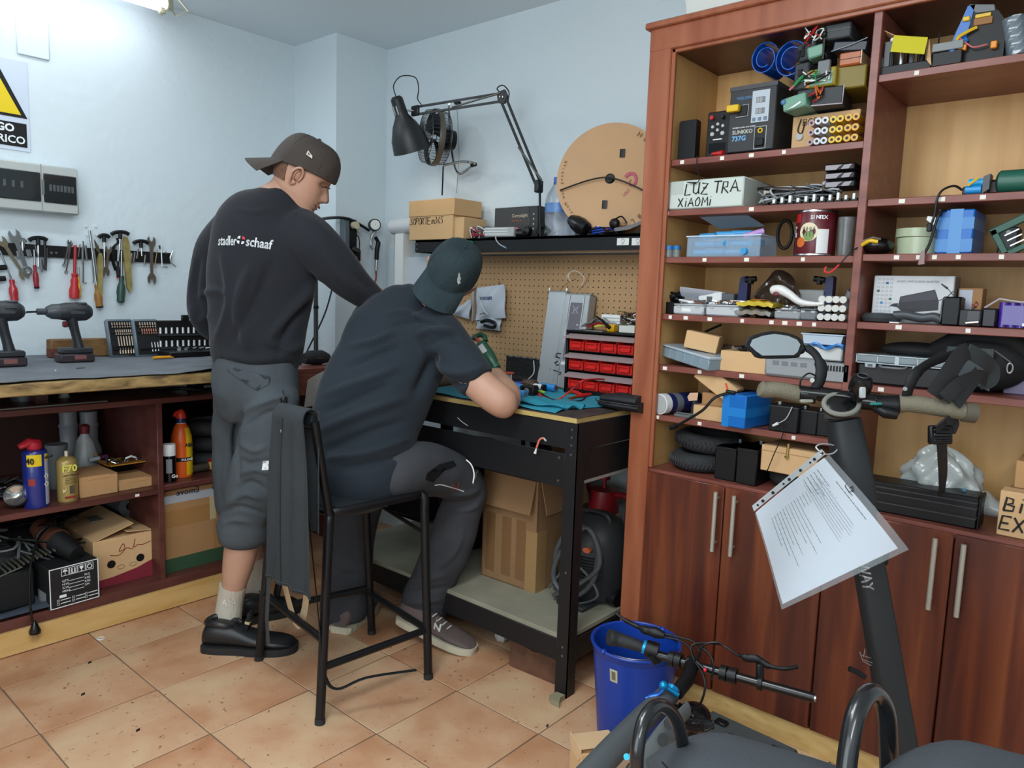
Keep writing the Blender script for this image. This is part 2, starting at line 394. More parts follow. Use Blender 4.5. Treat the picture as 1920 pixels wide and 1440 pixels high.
part(tb,'board',g(M_ply).bx(-.5,1.60,FA,WA-.002,ZA-.043,ZA-.004,.003));
mono('bench_mat',g(mt('686c72',.85,var=.15,vs=9,bump=.3,bs=40)).sheet(lambda u,v:(-.5+2.1*u,FA+(.012+wob(-.5+2.1*u)*1.6)*(1-v)**3+(WA-.003-FA)*v,ZA+(.002+max(0,.007*math.sin(11*u*2.1+.5)+.005*math.sin(29*u))*(1-v)**6*1.0)),120,12,.0025),
 'grey rubber felt mat with curled torn edge covering the left workbench','mat')
mono('side_table',g(M_mahoh).bx(1.82,2.27,2.95,3.50,.90,.925,.003).bx(1.82,2.27,2.95,2.965,.80,.90,.003).bx(1.82,1.84,2.97,3.48,.0,.90).bx(2.24,2.26,2.97,3.48,.0,.90),'small red wooden side table in the corner behind the standing person','table')
# ================================================================ black steel workbench on the right
FX=1.865;ZB=.925;YB0,YB1=1.325,2.60;PGX=2.55
M_st=mt('17181b',.5,.2,bump=.04,bs=120);M_bolt=mt('8a8c90',.35,.9)
wb=thing('workbench','black steel workbench with plywood edged top and lower shelf','workbench',(0,0,0))
part(wb,'table_top',g(mt('3b3231',.6,var=.5,vs=22)).bx(FX-.004,PGX,YB0,YB1,ZB-.002,ZB,0).use(mt('b39b5f',.7,var=.1,vs=9)).bx(FX-.003,PGX,YB0+.003,YB1,ZB-.018,ZB-.0021))
for y in(YB0+.02,YB1-.02):
 for x,s in((FX,1),(PGX-.0,-1)):
  sy=1 if y<1.5 else-1
  part(wb,'leg',g(M_st).bx(x,x+s*.003,y-.022*1,y+.026,0,ZB-.019).bx(x,x+s*.045,y-.022*sy,y-.019*sy,0,ZB-.019))
def beam(y0,y1,z0,z1,x,d=.003):return g(M_st).bx(x,x+d,y0,y1,z0,z1,.001)
part(wb,'front_beam',beam(YB0+.047,YB1-.04,ZB-.105,ZB-.0185,FX+.001));
part(wb,'lower_beam',beam(YB0+.055,YB1-.04,ZB-.235,ZB-.125,FX+.012))
part(wb,'side_beam',g(M_st).bx(FX+.046,PGX-.05,YB0,YB0+.003,ZB-.105,ZB-.02,.001).bx(FX+.046,PGX-.05,YB0+.004,YB0+.007,ZB-.21,ZB-.11,.001));
part(wb,'side_strip',g(mt('9a9b97',.4,.3)).bx(FX+.02,PGX-.05,YB0+.003,YB0+.009,ZB-.218,ZB-.208))
part(wb,'shelf_beam',beam(YB0+.047,YB1-.04,.115,.190,FX+.001));part(wb,'shelf_beam',g(M_st).bx(FX+.04,PGX-.04,YB0,YB0+.003,.115,.190,.001))
part(wb,'lower_shelf',g(mt('8c8a78',.8,var=.12,vs=7)).bx(FX+.004,PGX,YB0+.01,YB1-.01,.19,.206,.001),'dusty chipboard lower shelf')
bg=g(M_bolt)
for y,z in[(YB0+.02,ZB-.04),(YB0+.02,ZB-.065),(YB0+.02,ZB-.09),(YB0+.02,ZB-.12),(YB0+.02,.14),(YB0+.02,.17),(YB0+.02,.42)]:
 bg.cyl((FX-.003,y,z),(FX,y,z),.004,8)
for y,z in[(YB0+.075,ZB-.14),(YB0+.075,ZB-.215)]:bg.cyl((FX+.009,y,z),(FX+.012,y,z),.0045,8)
part(wb,'bolts',bg,kind='stuff')
y0,y1,z0,z1=1.30,2.62,ZB,1.47
pb=thing('pegboard','tan perforated pegboard panel standing behind the right workbench','pegboard',(0,0,0))
part(pb,'panel',g(mt('b08e66',.7,var=.05,vs=5)).bx(PGX,PGX+.006,y0,y1,z0,z1))
hg=g(mt('3b2a1c',.9));s=.0262
for i in range(int((y1-y0)/s)):
 for j in range(int((z1-z0)/s)):
  y=y0+.02+i*s;z=z0+.02+j*s
  if j<1 and False:continue
  hg.add([(PGX-.0006,y+.0032*math.cos(a),z+.0032*math.sin(a))for a in[k*PI/3 for k in range(6)]],[(0,1,2,3,4,5)])
part(pb,'peg_holes',hg,kind='stuff')
os_=thing('overhead_shelf','long black steel shelf mounted above the pegboard','shelf',(0,0,0))
OX,OZ=2.40,1.537;OY1=at(779,452,'x',OX).y
part(os_,'front_beam',g(M_blkm).bx(OX,OX+.003,1.30,OY1,OZ-.058,OZ,.001));part(os_,'deck',g(M_blkm).bx(OX,WB-.003,1.30,OY1,OZ-.012,OZ,.001))
part(os_,'end_beam',g(M_blkm).bx(OX,WB-.003,OY1-.003,OY1,OZ-.058,OZ-.012));part(os_,'under_strip',g(mt('8b7257',.7)).bx(OX+.02,OX+.04,1.30,OY1-.1,OZ-.068,OZ-.058))
part(os_,'bolt',g(M_bolt).cyl((OX-.002,OY1-.012,OZ-.02),(OX,OY1-.012,OZ-.02),.004,8));part(os_,'bolt',g(M_bolt).cyl((OX-.002,OY1-.012,OZ-.042),(OX,OY1-.012,OZ-.042),.004,8))
for q in((1168,453),(1196,453)):
 p=at(*q,'x',OX-.001);part(os_,'safety_label',g(M_wht).bx(OX-.0015,OX-.0002,p.y-.026,p.y+.026,p.z-.013,p.z+.013).use(M_gry).tube([(OX-.002,p.y+.007*math.cos(k),p.z+.003+.007*math.sin(k))for k in np.linspace(0,5.6,12)],.0009,4).bx(OX-.002,OX-.001,p.y-.006,p.y+.006,p.z-.010,p.z-.008))
# ================================================================ people
from mathutils.bvhtree import BVHTree
def crom(P,k=5):
 P=[np.array(p,float)for p in P];out=[]
 for i in range(len(P)-1):
  p0=P[max(i-1,0)];p1=P[i];p2=P[i+1];p3=P[min(i+2,len(P)-1)]
  for j in range(k):
   t=j/k;out.append(.5*((2*p1)+(p2-p0)*t+(2*p0-5*p1+4*p2-p3)*t*t+(3*p1-p0-3*p2+p3)*t**3))
 out.append(P[-1]);return out
def limb(gb,P,n=22,k=5,tip=True):
 """P rows: (px,py,depth,half width in px,half thickness in m) -> closed tapering body volume"""
 Q=[]
 for px,py,d,hw,hb in P:
  w=dp(px,py,d);Q.append((w.x,w.y,w.z,hw*d/FPX,hb))
 Q=crom(Q,k);C_=[Vector(q[:3])for q in Q];m=len(Q);vs=[];fs=[]
 rows=[]
 for i in range(m):
  t=(C_[min(i+1,m-1)]-C_[max(i-1,0)]).normalized();nn=CF-t*CF.dot(t)
  nn=nn.normalized()if nn.length>.15 else(CU-t*CU.dot(t)).normalized()
  rows.append((C_[i],t,nn,t.cross(nn),max(Q[i][3],.004),max(Q[i][4],.004)))
 if tip:
  def capr(r,s):
   c,t,a,b,ra,rb=r;q=min(ra,rb)*.6
   return[(c+t*s*q*math.sin(x),t,a,b,ra*math.cos(x),rb*math.cos(x))for x in(.45,.9,1.25,1.5)]
  rows=capr(rows[0],-1)[::-1]+rows+capr(rows[-1],1)
 for c,t,a,b,ra,rb in rows:
  for j in range(n):
   an=2*PI*j/n;vs.append(c+b*math.cos(an)*ra+a*math.sin(an)*rb)
 M_=len(rows)
 for i in range(M_-1):
  for j in range(n):fs.append((i*n+j,i*n+(j+1)%n,(i+1)*n+(j+1)%n,(i+1)*n+j))
 fs.append(tuple(range(n))[::-1]);fs.append(tuple((M_-1)*n+j for j in range(n)))
 gb.add(vs,fs);return gb
def fuse(gb,vox=.009,it=8,fac=.5):
 me=bpy.data.meshes.new('f');me.from_pydata([tuple(p)for p in gb.v],[],gb.f)
 bm=bmesh.new();bm.from_mesh(me);bmesh.ops.recalc_face_normals(bm,faces=bm.faces);bm.to_mesh(me);bm.free()
 o=bpy.data.objects.new('f',me);COL.objects.link(o)
 r=o.modifiers.new('r','REMESH');r.mode='VOXEL';r.voxel_size=vox
 if it:s=o.modifiers.new('s','SMOOTH');s.factor=fac;s.iterations=it
 dg=bpy.context.evaluated_depsgraph_get();out=bpy.data.meshes.new_from_object(o.evaluated_get(dg))
 bpy.data.objects.remove(o);return out
def pxy(P):
 D=P-np.array(EYEP);f=D@np.array(CF);return 960+FPX*(D@np.array(CR))/f,720-FPX*(D@np.array(CU))/f
def wrinkle(me,lines,nz=.0,ns=9,seed=0,facing=True,k=2.3):
 n=len(me.vertices);co=np.empty(n*3);me.vertices.foreach_get('co',co);co=co.reshape(-1,3)
 no=np.array([v.normal[:]for v in me.vertices]);X,Y=pxy(co);d=np.zeros(n)
 fc=np.clip(-(no@np.array(CF))*1.6+.25,0,1)if facing else np.ones(n)
 for pts,w,amp in lines:
  best=np.full(n,1e9);prm=np.zeros(n)
  pts=crom(pts,6)if len(pts)>2 else[np.array(p,float)for p in pts];L=len(pts)-1
  for i in range(L):
   a,b=np.array(pts[i][:2]),np.array(pts[i+1][:2]);ab=b-a;l2=max(ab@ab,1e-9)
   t=np.clip(((X-a[0])*ab[0]+(Y-a[1])*ab[1])/l2,0,1);q=np.hypot(X-a[0]-t*ab[0],Y-a[1]-t*ab[1])
   m=q<best;best[m]=q[m];prm[m]=((i+t)/L)[m]
  d+=k*amp*np.exp(-(best/w)**2)*np.sin(np.clip(prm,.02,.98)*PI)**.6*fc
 if nz:
  for i in range(n):
   p=Vector(co[i])*ns;d[i]+=nz*mnoise.noise(p+Vector((seed,0,0)))
 co+=no*d[:,None];me.vertices.foreach_set('co',co.ravel());me.update()
def finish(me,mat):
 me.materials.clear();me.materials.append(mat);me.shade_smooth();return me
def colour_parts(me,mats,fn):
 me.materials.clear()
 for m in mats:me.materials.append(m)
 for p in me.polygons:p.material_index=fn(p)
 me.shade_smooth()
def bvh(me):return BVHTree.FromPolygons([v.co[:]for v in me.vertices],[p.vertices[:]for p in me.polygons])
def drape(o,tree,off=.0016,direction=None):
 """press a flat printed mark (already in world space) onto the cloth under it"""
 me=o.data;bm=bmesh.new();bm.from_mesh(me);bmesh.ops.triangulate(bm,faces=bm.faces)
 for _ in range(2):
  es=[e for e in bm.edges if e.calc_length()>.008]
  if es:bmesh.ops.subdivide_edges(bm,edges=es,cuts=1)
 d=direction or CF
 for v in bm.verts:
  h=tree.ray_cast(v.co-d*.3,d,1.5)
  if h[0]is not None:v.co=h[0]-d*off
 bm.to_mesh(me);bm.free()
def plane_px(px,py,px2,py2,d):
 a=dp(px,py,d);b=dp(px2,py2,d);x=(b-a).normalized();z=-CF;y=z.cross(x).normalized();z=x.cross(y)
 return Matrix(((x.x,y.x,z.x,a.x),(x.y,y.y,z.y,a.y),(x.z,y.z,z.z,a.z),(0,0,0,1))),(b-a).length
def vdir(a):return(CR*a[0]+CU*a[1]-CF*a[2]).normalized()
def head_frame(px,py,d,f,u):
 c=dp(px,py,d);y=vdir(f);z=vdir(u);z=(z-y*z.dot(y)).normalized();x=y.cross(z)
 return Matrix(((x.x,y.x,z.x,c.x),(x.y,y.y,z.y,c.y),(x.z,y.z,z.z,c.z),(0,0,0,1)))
HZ=[-.122,-.114,-.1,-.085,-.06,-.03,0,.03,.06,.085,.103,.112]
def hI(z,v):return float(np.interp(z,HZ,v))
HF=[.062,.080,.088,.080,.083,.082,.081,.089,.082,.06,.03,.006]
HB=[.03,.0,-.03,-.055,-.078,-.09,-.099,-.101,-.092,-.07,-.04,-.006]
HW=[.018,.034,.047,.055,.063,.069,.073,.076,.071,.055,.033,.004]
def head_mesh(gb,T,smile=0.):
 n=72;lv=np.linspace(-.122,.112,70);vs=[];fs=[]
 for z in lv:
  f,b,w=hI(z,HF),hI(z,HB),hI(z,HW)
  for j in range(n):
   a=2*PI*j/n;cx,sy=math.sin(a),math.cos(a)
   x=w*math.copysign(abs(cx)**.85,cx);m=(f+b)/2;y=m+(f-m)*math.copysign(abs(sy)**.8,sy)
   if sy>0:
    nz=float(np.interp(z,[-.058,-.05,-.044,-.036,-.02,-.002,.016,.03],[0,.012,.024,.027,.019,.009,.003,0]))
    nw=float(np.interp(z,[-.06,-.045,-.01,.03],[.017,.014,.008,.007]))
    y+=nz*math.exp(-(x/nw)**2)
    y-=.011*math.exp(-((abs(x)-.031)/.015)**2-((z-.002)/.013)**2)
    y+=.004*math.exp(-((abs(x)-.03)/.02)**2-((z-.021)/.006)**2)
    zz=z+.072-smile*.006*(x/.025)**2
    y+=.006*math.exp(-(x/.022)**2)*(math.exp(-((zz-.006)/.005)**2)+math.exp(-((zz+.006)/.005)**2))
    y-=.006*math.exp(-(x/.026)**4)*math.exp(-(zz/.0022)**2)
    y-=.005*math.exp(-(x/.02)**2-((z+.09)/.006)**2)
   vs.append((x,y,z))
 for i in range(len(lv)-1):
  for j in range(n):fs.append((i*n+j,i*n+(j+1)%n,(i+1)*n+(j+1)%n,(i+1)*n+j))
 fs.append(tuple(range(n))[::-1]);fs.append(tuple((len(lv)-1)*n+j for j in range(n)))
 gb.add(vs,fs,T)
 for s in(-1,1):
  E_=T@TR((s*.074,-.008,-.008),0,s*.28,s*.35)
  rim=[(0,.017*math.cos(a)*(1-.2*(a>PI))+.002*math.sin(a),.031*math.sin(a)-.002)for a in np.linspace(-.5,2*PI-1.2,22)]
  gb.tube([(s*(.008+.006*max(0,math.sin(i*.15))),y,z)for i,(x,y,z)in enumerate(rim)],.0042,8,T=E_)
  gb.ell((s*.003,0,-.001),.005,.015,.027,14,8,T=E_);gb.ell((s*.006,.004,-.026),.005,.008,.009,10,8,T=E_)
  gb.tube([(s*.008,.002,.02),(s*.010,-.006,.008),(s*.010,-.006,-.008),(s*.008,.004,-.018)],.003,6,T=E_)
def cap_parts(parent,T,mat,sgn=1,brim_label=None,brim_mat=None,tiltb=.25,drop=0.):
 """baseball cap; sgn=1 brim over the face, -1 worn backwards"""
 n=60;lv=16;vs=[];fs=[]
 gb=g(mat)
 def sh(a,t,off):
  k=max(0.,math.cos(t*PI/2))**.55;f,b=.094,-.106;m=(f+b)/2
  base=.034+drop-.020*(.5-.5*math.cos(a)*sgn)**1*0-.030*(.5+.5*math.cos(a)*sgn)-.008*(.5+.5*math.cos(2*a))+(.004 if sgn<0 else 0)
  z=base+(.124-base)*math.sin(t*PI/2);return((.081+off)*k*math.sin(a),m+(f-m+off)*k*math.cos(a),z)
 for shell,off in((0,.009),(1,.005)):
  b0=len(vs)
  for i in range(lv+1):
   t=i/lv
   for j in range(n):
    x,y,z=sh(2*PI*j/n,t,off+(.0012*math.sin(j*.94+t*7)*(1-t)if shell==0 else 0));vs.append((x,y,z-(0 if shell==0 else.003)))
  for i in range(lv):
   for j in range(n):
    q=(b0+i*n+j,b0+i*n+(j+1)%n,b0+(i+1)*n+(j+1)%n,b0+(i+1)*n+j);fs.append(q if shell==0 else q[::-1])
 N=n*(lv+1)
 for j in range(n):fs.append((j,N+j,N+(j+1)%n,(j+1)%n))
 gb.add(vs,fs,T)
 o=part(parent,'cap',gb);c=part(o,'seams',g(mat),None)if False else None
 sg=g(mat)
 for j in range(6):
  sg.tube([sh(2*PI*j/6,i/12,.0088)for i in range(13)],.0011,5,T=T)
 sg.ell((0,-.006,.126),.006,.006,.004,10,6,T=T);part(o,'seam_stitching',sg)
 def brim(u,v):
  a=(u-.5)*2.1;e=v*.080*math.cos((u-.5)*2.1*.62)**.8
  x,y,z=sh(a if sgn>0 else PI-a,0,.008);dz=sh(0 if sgn>0 else PI,0,.008)[2]
  e=e*(1 if sgn>0 else.9)
  return(x*(1+.06*v),y+sgn*e,z*(1-v)+(dz-.02*(abs(x)/.088)**2)*v+.004*(1-v)-v*tiltb*.1)
 part(o,'brim',g(brim_mat or mat).sheet(brim,26,8,.0028,T=T),brim_label)
 return o
def shoe(parent,heel,toe,up,mat,solemat,name='shoe',w=.048,h=.085,chunky=0,label=None):
 """heel,toe world points on the sole line; up vector"""
 heel,toe=Vector(heel),Vector(toe);y=(toe-heel).normalized();z=Vector(up);z=(z-y*z.dot(y)).normalized();x=y.cross(z);L=(toe-heel).length
 T=Matrix(((x.x,y.x,z.x,heel.x),(x.y,y.y,z.y,heel.y),(x.z,y.z,z.z,heel.z),(0,0,0,1)))
 S=[(0,.62,.75),(.04,.8,1),(.15,.88,1.08),(.3,.84,1.0),(.42,.86,.86),(.55,.96,.70),(.7,1.0,.58),(.82,.98,.52),(.92,.8,.44),(.98,.5,.32),(1.0,.2,.2)]
 gb=g(mat);n=20;vs=[];fs=[];base=.024
 S2=crom(S,3)
 for t,wk,hk in S2:
  cx=.008*math.sin(t*PI)
  for j in range(n):
   a=2*PI*j/n;cx_,sy_=math.cos(a),math.sin(a)
   hh=max(.004,h*hk-base)
   vs.append((cx+w*wk*math.copysign(abs(cx_)**.75,cx_),t*L,base+hh*(.5+.5*math.copysign(abs(sy_)**.8,sy_))))
 for i in range(len(S2)-1):
  for j in range(n):fs.append((i*n+j,i*n+(j+1)%n,(i+1)*n+(j+1)%n,(i+1)*n+j))
 fs.append(tuple(range(n))[::-1]);fs.append(tuple((len(S2)-1)*n+j for j in range(n)))
 gb.add(vs,fs,T);o=part(parent,name,gb,label)
 sg=g(solemat);out=[(t,wk)for t,wk,hk in S2]
 poly=[(.008*math.sin(t*PI)+(w+.004)*wk,-.004+t*(L+.008))for t,wk in out]+[(.008*math.sin(t*PI)-(w+.004)*wk,-.004+t*(L+.008))for t,wk in out[::-1]]
 sg.prism(poly,.004,.026,T);sg.prism([(a*.97,b)for a,b in poly],0,.004,T)
 if chunky:
  for k in range(9):
   for s in(-1,1):
    t=.05+.1*k;wk=float(np.interp(t,[q[0]for q in out],[q[1]for q in out]));sg.bx(s*(w*wk)-.008,s*(w*wk)+.008,t*L-.011,t*L+.008,.002,.022,.004,T)
 part(o,'sole',sg)
 lg=g(mt('c9c4ba',.8)if chunky else M_blkm)
 for k in range(5):
  t=.36+.07*k;hk=float(np.interp(t,[s[0]for s in S],[s[2]for s in S]));z=h*hk+.003
  lg.tube([(-.022,t*L,z-.008),(0,t*L+.006,z+.002),(.022,t*L,z-.008)],.0028,6,T=T)
 lg.tube([(0,.36*L,h*.95),(.02,.33*L,h*.98+.015),(.03,.37*L,h*.9)],.002,6,T=T);lg.tube([(0,.36*L,h*.95),(-.02,.34*L,h*.98+.01),(-.03,.39*L,h*.88)],.002,6,T=T)
 part(o,'laces',lg);return o,T
M_sweat=mt('10141c',.9,var=.12,vs=5,bump=.12,bs=260,sheen=.08)
M_tee=mt('111d27',.88,var=.1,vs=5,bump=.1,bs=300,sheen=.07)
M_trou=mt('42494e',.9,var=.12,vs=9,bump=.15,bs=240)
M_trou2=mt('36383d',.9,var=.14,vs=9,bump=.15,bs=240)
M_hair=mt('6e4f3e',.9,bump=.5,bs=300,var=.2,vs=80)
# ---------------------------------------------------------------- standing person
p1=None
bod=g(M_skin)
H1=head_frame(570,329,2.60,(.86,-.46,-.16),(.45,.88,.12))@Matrix.Scale(1.06,4)
limb(bod,[(512,385,2.62,44,.07),(533,360,2.61,31,.062),(548,335,2.60,30,.06),(562,318,2.60,32,.06)])
limb(bod,[(525,392,2.63,50,.07),(505,430,2.63,82,.09),(492,520,2.64,78,.09),(482,600,2.65,70,.09),(480,690,2.66,72,.09),(478,740,2.66,64,.09)])
limb(bod,[(590,445,2.55,30,.05),(640,500,2.58,27,.045),(690,550,2.66,22,.038),(722,560,2.72,17,.03)])
limb(bod,[(420,445,2.75,28,.045),(385,520,2.80,26,.045),(382,580,2.84,25,.04),(420,600,3.0,20,.035),(470,600,3.1,15,.028)])
limb(bod,[(492,745,2.64,36,.06),(485,850,2.64,34,.055),(466,940,2.66,30,.05),(455,1010,2.69,31,.055),(447,1055,2.70,29,.052),(436,1110,2.71,21,.04),(428,1150,2.72,20,.036),(425,1180,2.72,20,.034)])
limb(bod,[(452,745,2.76,32,.06),(438,850,2.84,22,.045),(446,940,2.9,22,.042),(466,1010,2.93,25,.048),(474,1060,2.95,20,.04),(478,1100,2.97,19,.035),(480,1125,2.98,18,.033)])
me=fuse(bod,.0085,5)
hd=g(M_skin);head_mesh(hd,H1,.7)
def add_fingers(gb,T,curl=.6,s=1.):
 """palm with four unequal curled fingers and a thumb; local x across, y out, z up"""
 gb.ell((0,.035*s,0),.040*s,.048*s,.016*s,16,10,T=T)
 for k,(x,L)in enumerate(((-.029,.068),(-.010,.078),(.010,.074),(.028,.058))):
  P=[Vector((x*s,.062*s,.002))];a=.15
  for q,f_ in enumerate((.45,.32,.25)):
   a+=curl*(.5+.35*q);P.append(P[-1]+Vector((0,math.cos(a),-math.sin(a)))*L*f_*s)
  gb.tube(P,[.0095*s,.009*s,.008*s,.0065*s],8,T=T);gb.ell(P[-1],.0068*s,.0068*s,.0068*s,8,6,T=T)
  for q in P[:3]:gb.ell(q,.0095*s,.0095*s,.0092*s,8,6,T=T)
 P=[Vector((-.03*s,.012*s,-.004)),Vector((-.052*s,.035*s,-.014)),Vector((-.055*s,.058*s,-.022)),Vector((-.046*s,.076*s,-.03))]
 gb.tube(P,[.013*s,.011*s,.0095*s,.007*s],8,T=T);gb.ell(P[-1],.0075*s,.0075*s,.0075*s,8,6,T=T);gb.ell(P[1],.0115*s,.0115*s,.0115*s,8,6,T=T)
def body_join(me,hd,name,label):
 b=bmesh.new();b.from_mesh(me);m2=bpy.data.meshes.new('h');m2.from_pydata([tuple(p)for p in hd.v],[],hd.f);b.from_mesh(m2)
 bmesh.ops.recalc_face_normals(b,faces=b.faces);out=bpy.data.meshes.new(name);b.to_mesh(out);b.free();finish(out,M_skin)
 return tag(link(name,out),label,'person')
def hand_at(px,py,d,ydir,zdir,s=1.,curl=.6):
 c=dp(px,py,d);y=vdir(ydir);z=vdir(zdir);z=(z-y*z.dot(y)).normalized();x=y.cross(z)
 return Matrix(((x.x,y.x,z.x,c.x),(x.y,y.y,z.y,c.y),(x.z,y.z,z.z,c.z),(0,0,0,1)))
add_fingers(hd,hand_at(722,560,2.72,(.8,-.35,-.5),(.2,.9,.3)),.25)
add_fingers(hd,hand_at(470,600,3.1,(.9,-.1,-.4),(.1,.9,.2)),.5)
p1=body_join(me,hd,'person','standing person in black sweatshirt and backwards brown cap leaning over seated person')
fg=g(mt('2a1a14',.6));fgw=g(mt('d8cfc8',.3))
for s in(-1,1):
 fg=g(mt('2a1a14',.6));fgw=g(mt('d8cfc8',.3))
 fg.tube([(s*.016,.093,.022),(s*.03,.092,.027),(s*.046,.081,.022)],.0028,6,T=H1)
 fg.tube([(s*.018,.083,.000),(s*.031,.0865,.004),(s*.043,.080,-.002),(s*.048,.074,-.004)],.0019,6,T=H1)
 part(p1,'eyebrow',fg,'dark eyebrow and lashes')
part(p1,'lips',g(mt('a85f52',.5)).tube([(x,.0905-.9*x*x*12,-.072+.7*.006*(x/.025)**2+.0015)for x in np.linspace(-.022,.022,9)],.0024,6,T=H1))
hg_=g(M_hair);vs=[]
def hairf(u,v):
 a=PI*.60+u*PI*.80;z=-.045+.10*v;w,b,f=hI(z,HW),hI(z,HB),hI(z,HF);m=(f+b)/2
 return((w+.0012)*math.copysign(abs(math.sin(a))**.85,math.sin(a)),m+(f-m+.0012)*math.copysign(abs(math.cos(a))**.8,math.cos(a)),z)
part(p1,'hair',hg_.sheet(hairf,40,8,.003,T=H1),'short brown hair at the nape')
M_cap1=mt('3b332d',.8,var=.12,vs=12,bump=.15,bs=200)
c1=cap_parts(p1,H1,M_cap1,-1,tiltb=.38,drop=-.006)
mk=g(mt('c9c3b8',.6)).prism([(0,0),(.022,-.003),(.019,.005),(0,.014)],0,.0012,H1@TR((.094,-.004,.062),PI/2,0,PI/2+.0)@TR((0,0,0)))
mk.use(M_cap1).bx(.004,.007,.002,.009,.0008,.0018,T=H1@TR((.094,-.004,.062),PI/2,0,PI/2)).bx(.009,.0115,.002,.008,.0008,.0018,T=H1@TR((.094,-.004,.062),PI/2,0,PI/2))
part(c1,'side_emblem',mk,'small white triangular flag emblem')
sw=g(M_sweat)
limb(sw,[(540,376,2.60,38,.068),(528,392,2.61,62,.085),(508,425,2.62,98,.105),(496,470,2.62,103,.115),(489,540,2.63,100,.12),(484,600,2.64,92,.12),(484,650,2.65,87,.12),(485,676,2.65,82,.115),(486,690,2.65,75,.11)],n=30)
limb(sw,[(555,430,2.58,46,.07),(588,455,2.56,45,.07),(622,490,2.57,42,.062),(655,526,2.60,37,.055),(692,556,2.66,29,.047),(712,568,2.69,22,.04)])
limb(sw,[(445,430,2.70,48,.07),(408,475,2.76,44,.065),(391,535,2.80,37,.06),(389,585,2.83,34,.06),(405,612,2.92,30,.055),(450,612,3.04,26,.045)])
me=fuse(sw,.009,10)
wrinkle(me,[([(415,470),(430,560),(405,640)],7,.007),([(470,500),(445,580),(470,660)],10,.010),([(510,490),(480,560),(430,650)],9,-.008),([(600,520),(560,570),(500,640)],9,.010),([(585,560),(540,610),(520,670)],8,-.008),
 ([(605,470),(640,520),(680,555)],8,.006),([(640,480),(672,520),(700,545)],6,-.005),([(375,480),(365,540),(375,590)],7,-.006),([(390,590),(370,600),(362,570)],7,.007),([(365,560),(400,545),(430,552)],6,.005),
 ([(400,672),(480,690),(560,682)],5,-.006),([(420,665),(480,676),(560,660)],8,.006),([(560,400),(590,420),(620,450)],8,.004),([(445,392),(480,398),(512,390)],3,.002),([(500,640),(540,655),(575,640)],7,.008)],.006,7,3)
finish(me,M_sweat);sweat=link('sweatshirt',me,p1);sweat['label']='black sweatshirt with white and red company lettering across the back'
tw=bvh(me)
T_,L_=plane_px(401,456,447,459,2.5);k=L_/.0470
t_=text(sweat,'stadler',.043,T_@Matrix.Diagonal((.60,1.05,1,1)),M_twht,bold=.022);drape(t_,tw)
T_,L_=plane_px(459,460,521,468,2.5)
t_=text(sweat,'schaaf',.043,T_@Matrix.Diagonal((.83,1.05,1,1)),M_twht,bold=.022);drape(t_,tw)
T_,_=plane_px(450,449,460,450.5,2.5)
def petal(a,m):
 q=[(.0035+.0105*math.cos(b)*1.0,.0035+.0105*math.sin(b))for b in np.linspace(0,PI/2,7)]+[(.0035,.0035)]
 R_=Matrix.Rotation(a,4,'Z');return g(m).prism(q,0,.0004,T_@R_)
lgm=petal(PI/2,M_twht);lgm.use(M_twht)
for a in(PI,3*PI/2):lgm.prism([(.0035+.0105*math.cos(b),.0035+.0105*math.sin(b))for b in np.linspace(0,PI/2,7)]+[(.0035,.0035)],0,.0004,T_@Matrix.Rotation(a,4,'Z'))
lgm.use(mt('d8443c',.6)).prism([(.0035+.0105*math.cos(b),.0035+.0105*math.sin(b))for b in np.linspace(0,PI/2,7)]+[(.0035,.0035)],0,.0004,T_)
lo=part(sweat,'emblem',lgm,'four petal emblem, three white and one red');drape(lo,tw)
tr=g(M_trou)
limb(tr,[(481,655,2.65,74,.10),(480,690,2.65,79,.115),(480,730,2.66,80,.12),(482,770,2.68,74,.10)],n=28)
limb(tr,[(508,740,2.62,54,.085),(500,800,2.62,55,.085),(490,860,2.62,54,.08),(474,920,2.64,50,.075),(460,970,2.67,45,.07),(456,1002,2.68,42,.068)])
limb(tr,[(456,968,2.675,45,.072),(455,985,2.68,49,.077),(455,1006,2.685,46,.075)])
limb(tr,[(450,740,2.76,46,.085),(438,810,2.80,38,.08),(434,880,2.84,33,.075),(438,940,2.88,34,.07),(466,985,2.91,36,.068),(470,1008,2.92,36,.066)])
me=fuse(tr,.008,6)
wrinkle(me,[([(452,770),(440,820),(446,900)],5,-.014),([(540,740),(500,752),(450,775)],6,.009),([(545,770),(500,775),(462,800)],5,-.008),([(450,830),(475,845),(500,838)],5,.007),([(450,860),(470,870),(510,862)],5,-.006),
 ([(445,890),(480,880),(520,890)],6,.007),([(440,920),(470,905),(500,920)],5,-.007),([(430,945),(460,925),(490,935)],5,.008),([(415,960),(450,950),(500,965)],4,-.007),([(412,985),(440,975),(470,980)],5,.005),([(415,840),(412,900),(418,950)],6,-.004),([(478,800),(478,840),(482,900)],2,-.003)],.006,12,8,k=1.8)
finish(me,M_trou);trous=link('trousers',me,p1);trous['label']='grey work trousers rolled up at the calf'
tt=bvh(me)
T_,L_=plane_px(415,690,500,706,2.5)
pf=part(trous,'pocket_flap',g(M_trou).prism([(-.002,-.003),(.075,-.036),(.12,-.055),(.150,-.028),(.153,-.008),(.145,.0),(.03,.006)],-.001,.001,T_));drape(pf,tt,.004)
T_,L_=plane_px(484,884,512,883,2.5)
pl=part(trous,'label_patch',g(M_wht).prism([(0,0),(.048,0),(.048,.030),(0,.030)],0,.001,T_).use(M_red).prism([(.010,.012),(.014,.015),(.030,.022),(.018,.014),(.032,.010),(.014,.012)],.001,.0014,T_).use(M_txt).bx(.008,.038,.005,.0075,.001,.0014,T=T_));drape(pl,tt,.003)
T_,L_=plane_px(519,775,527,775,2.5)
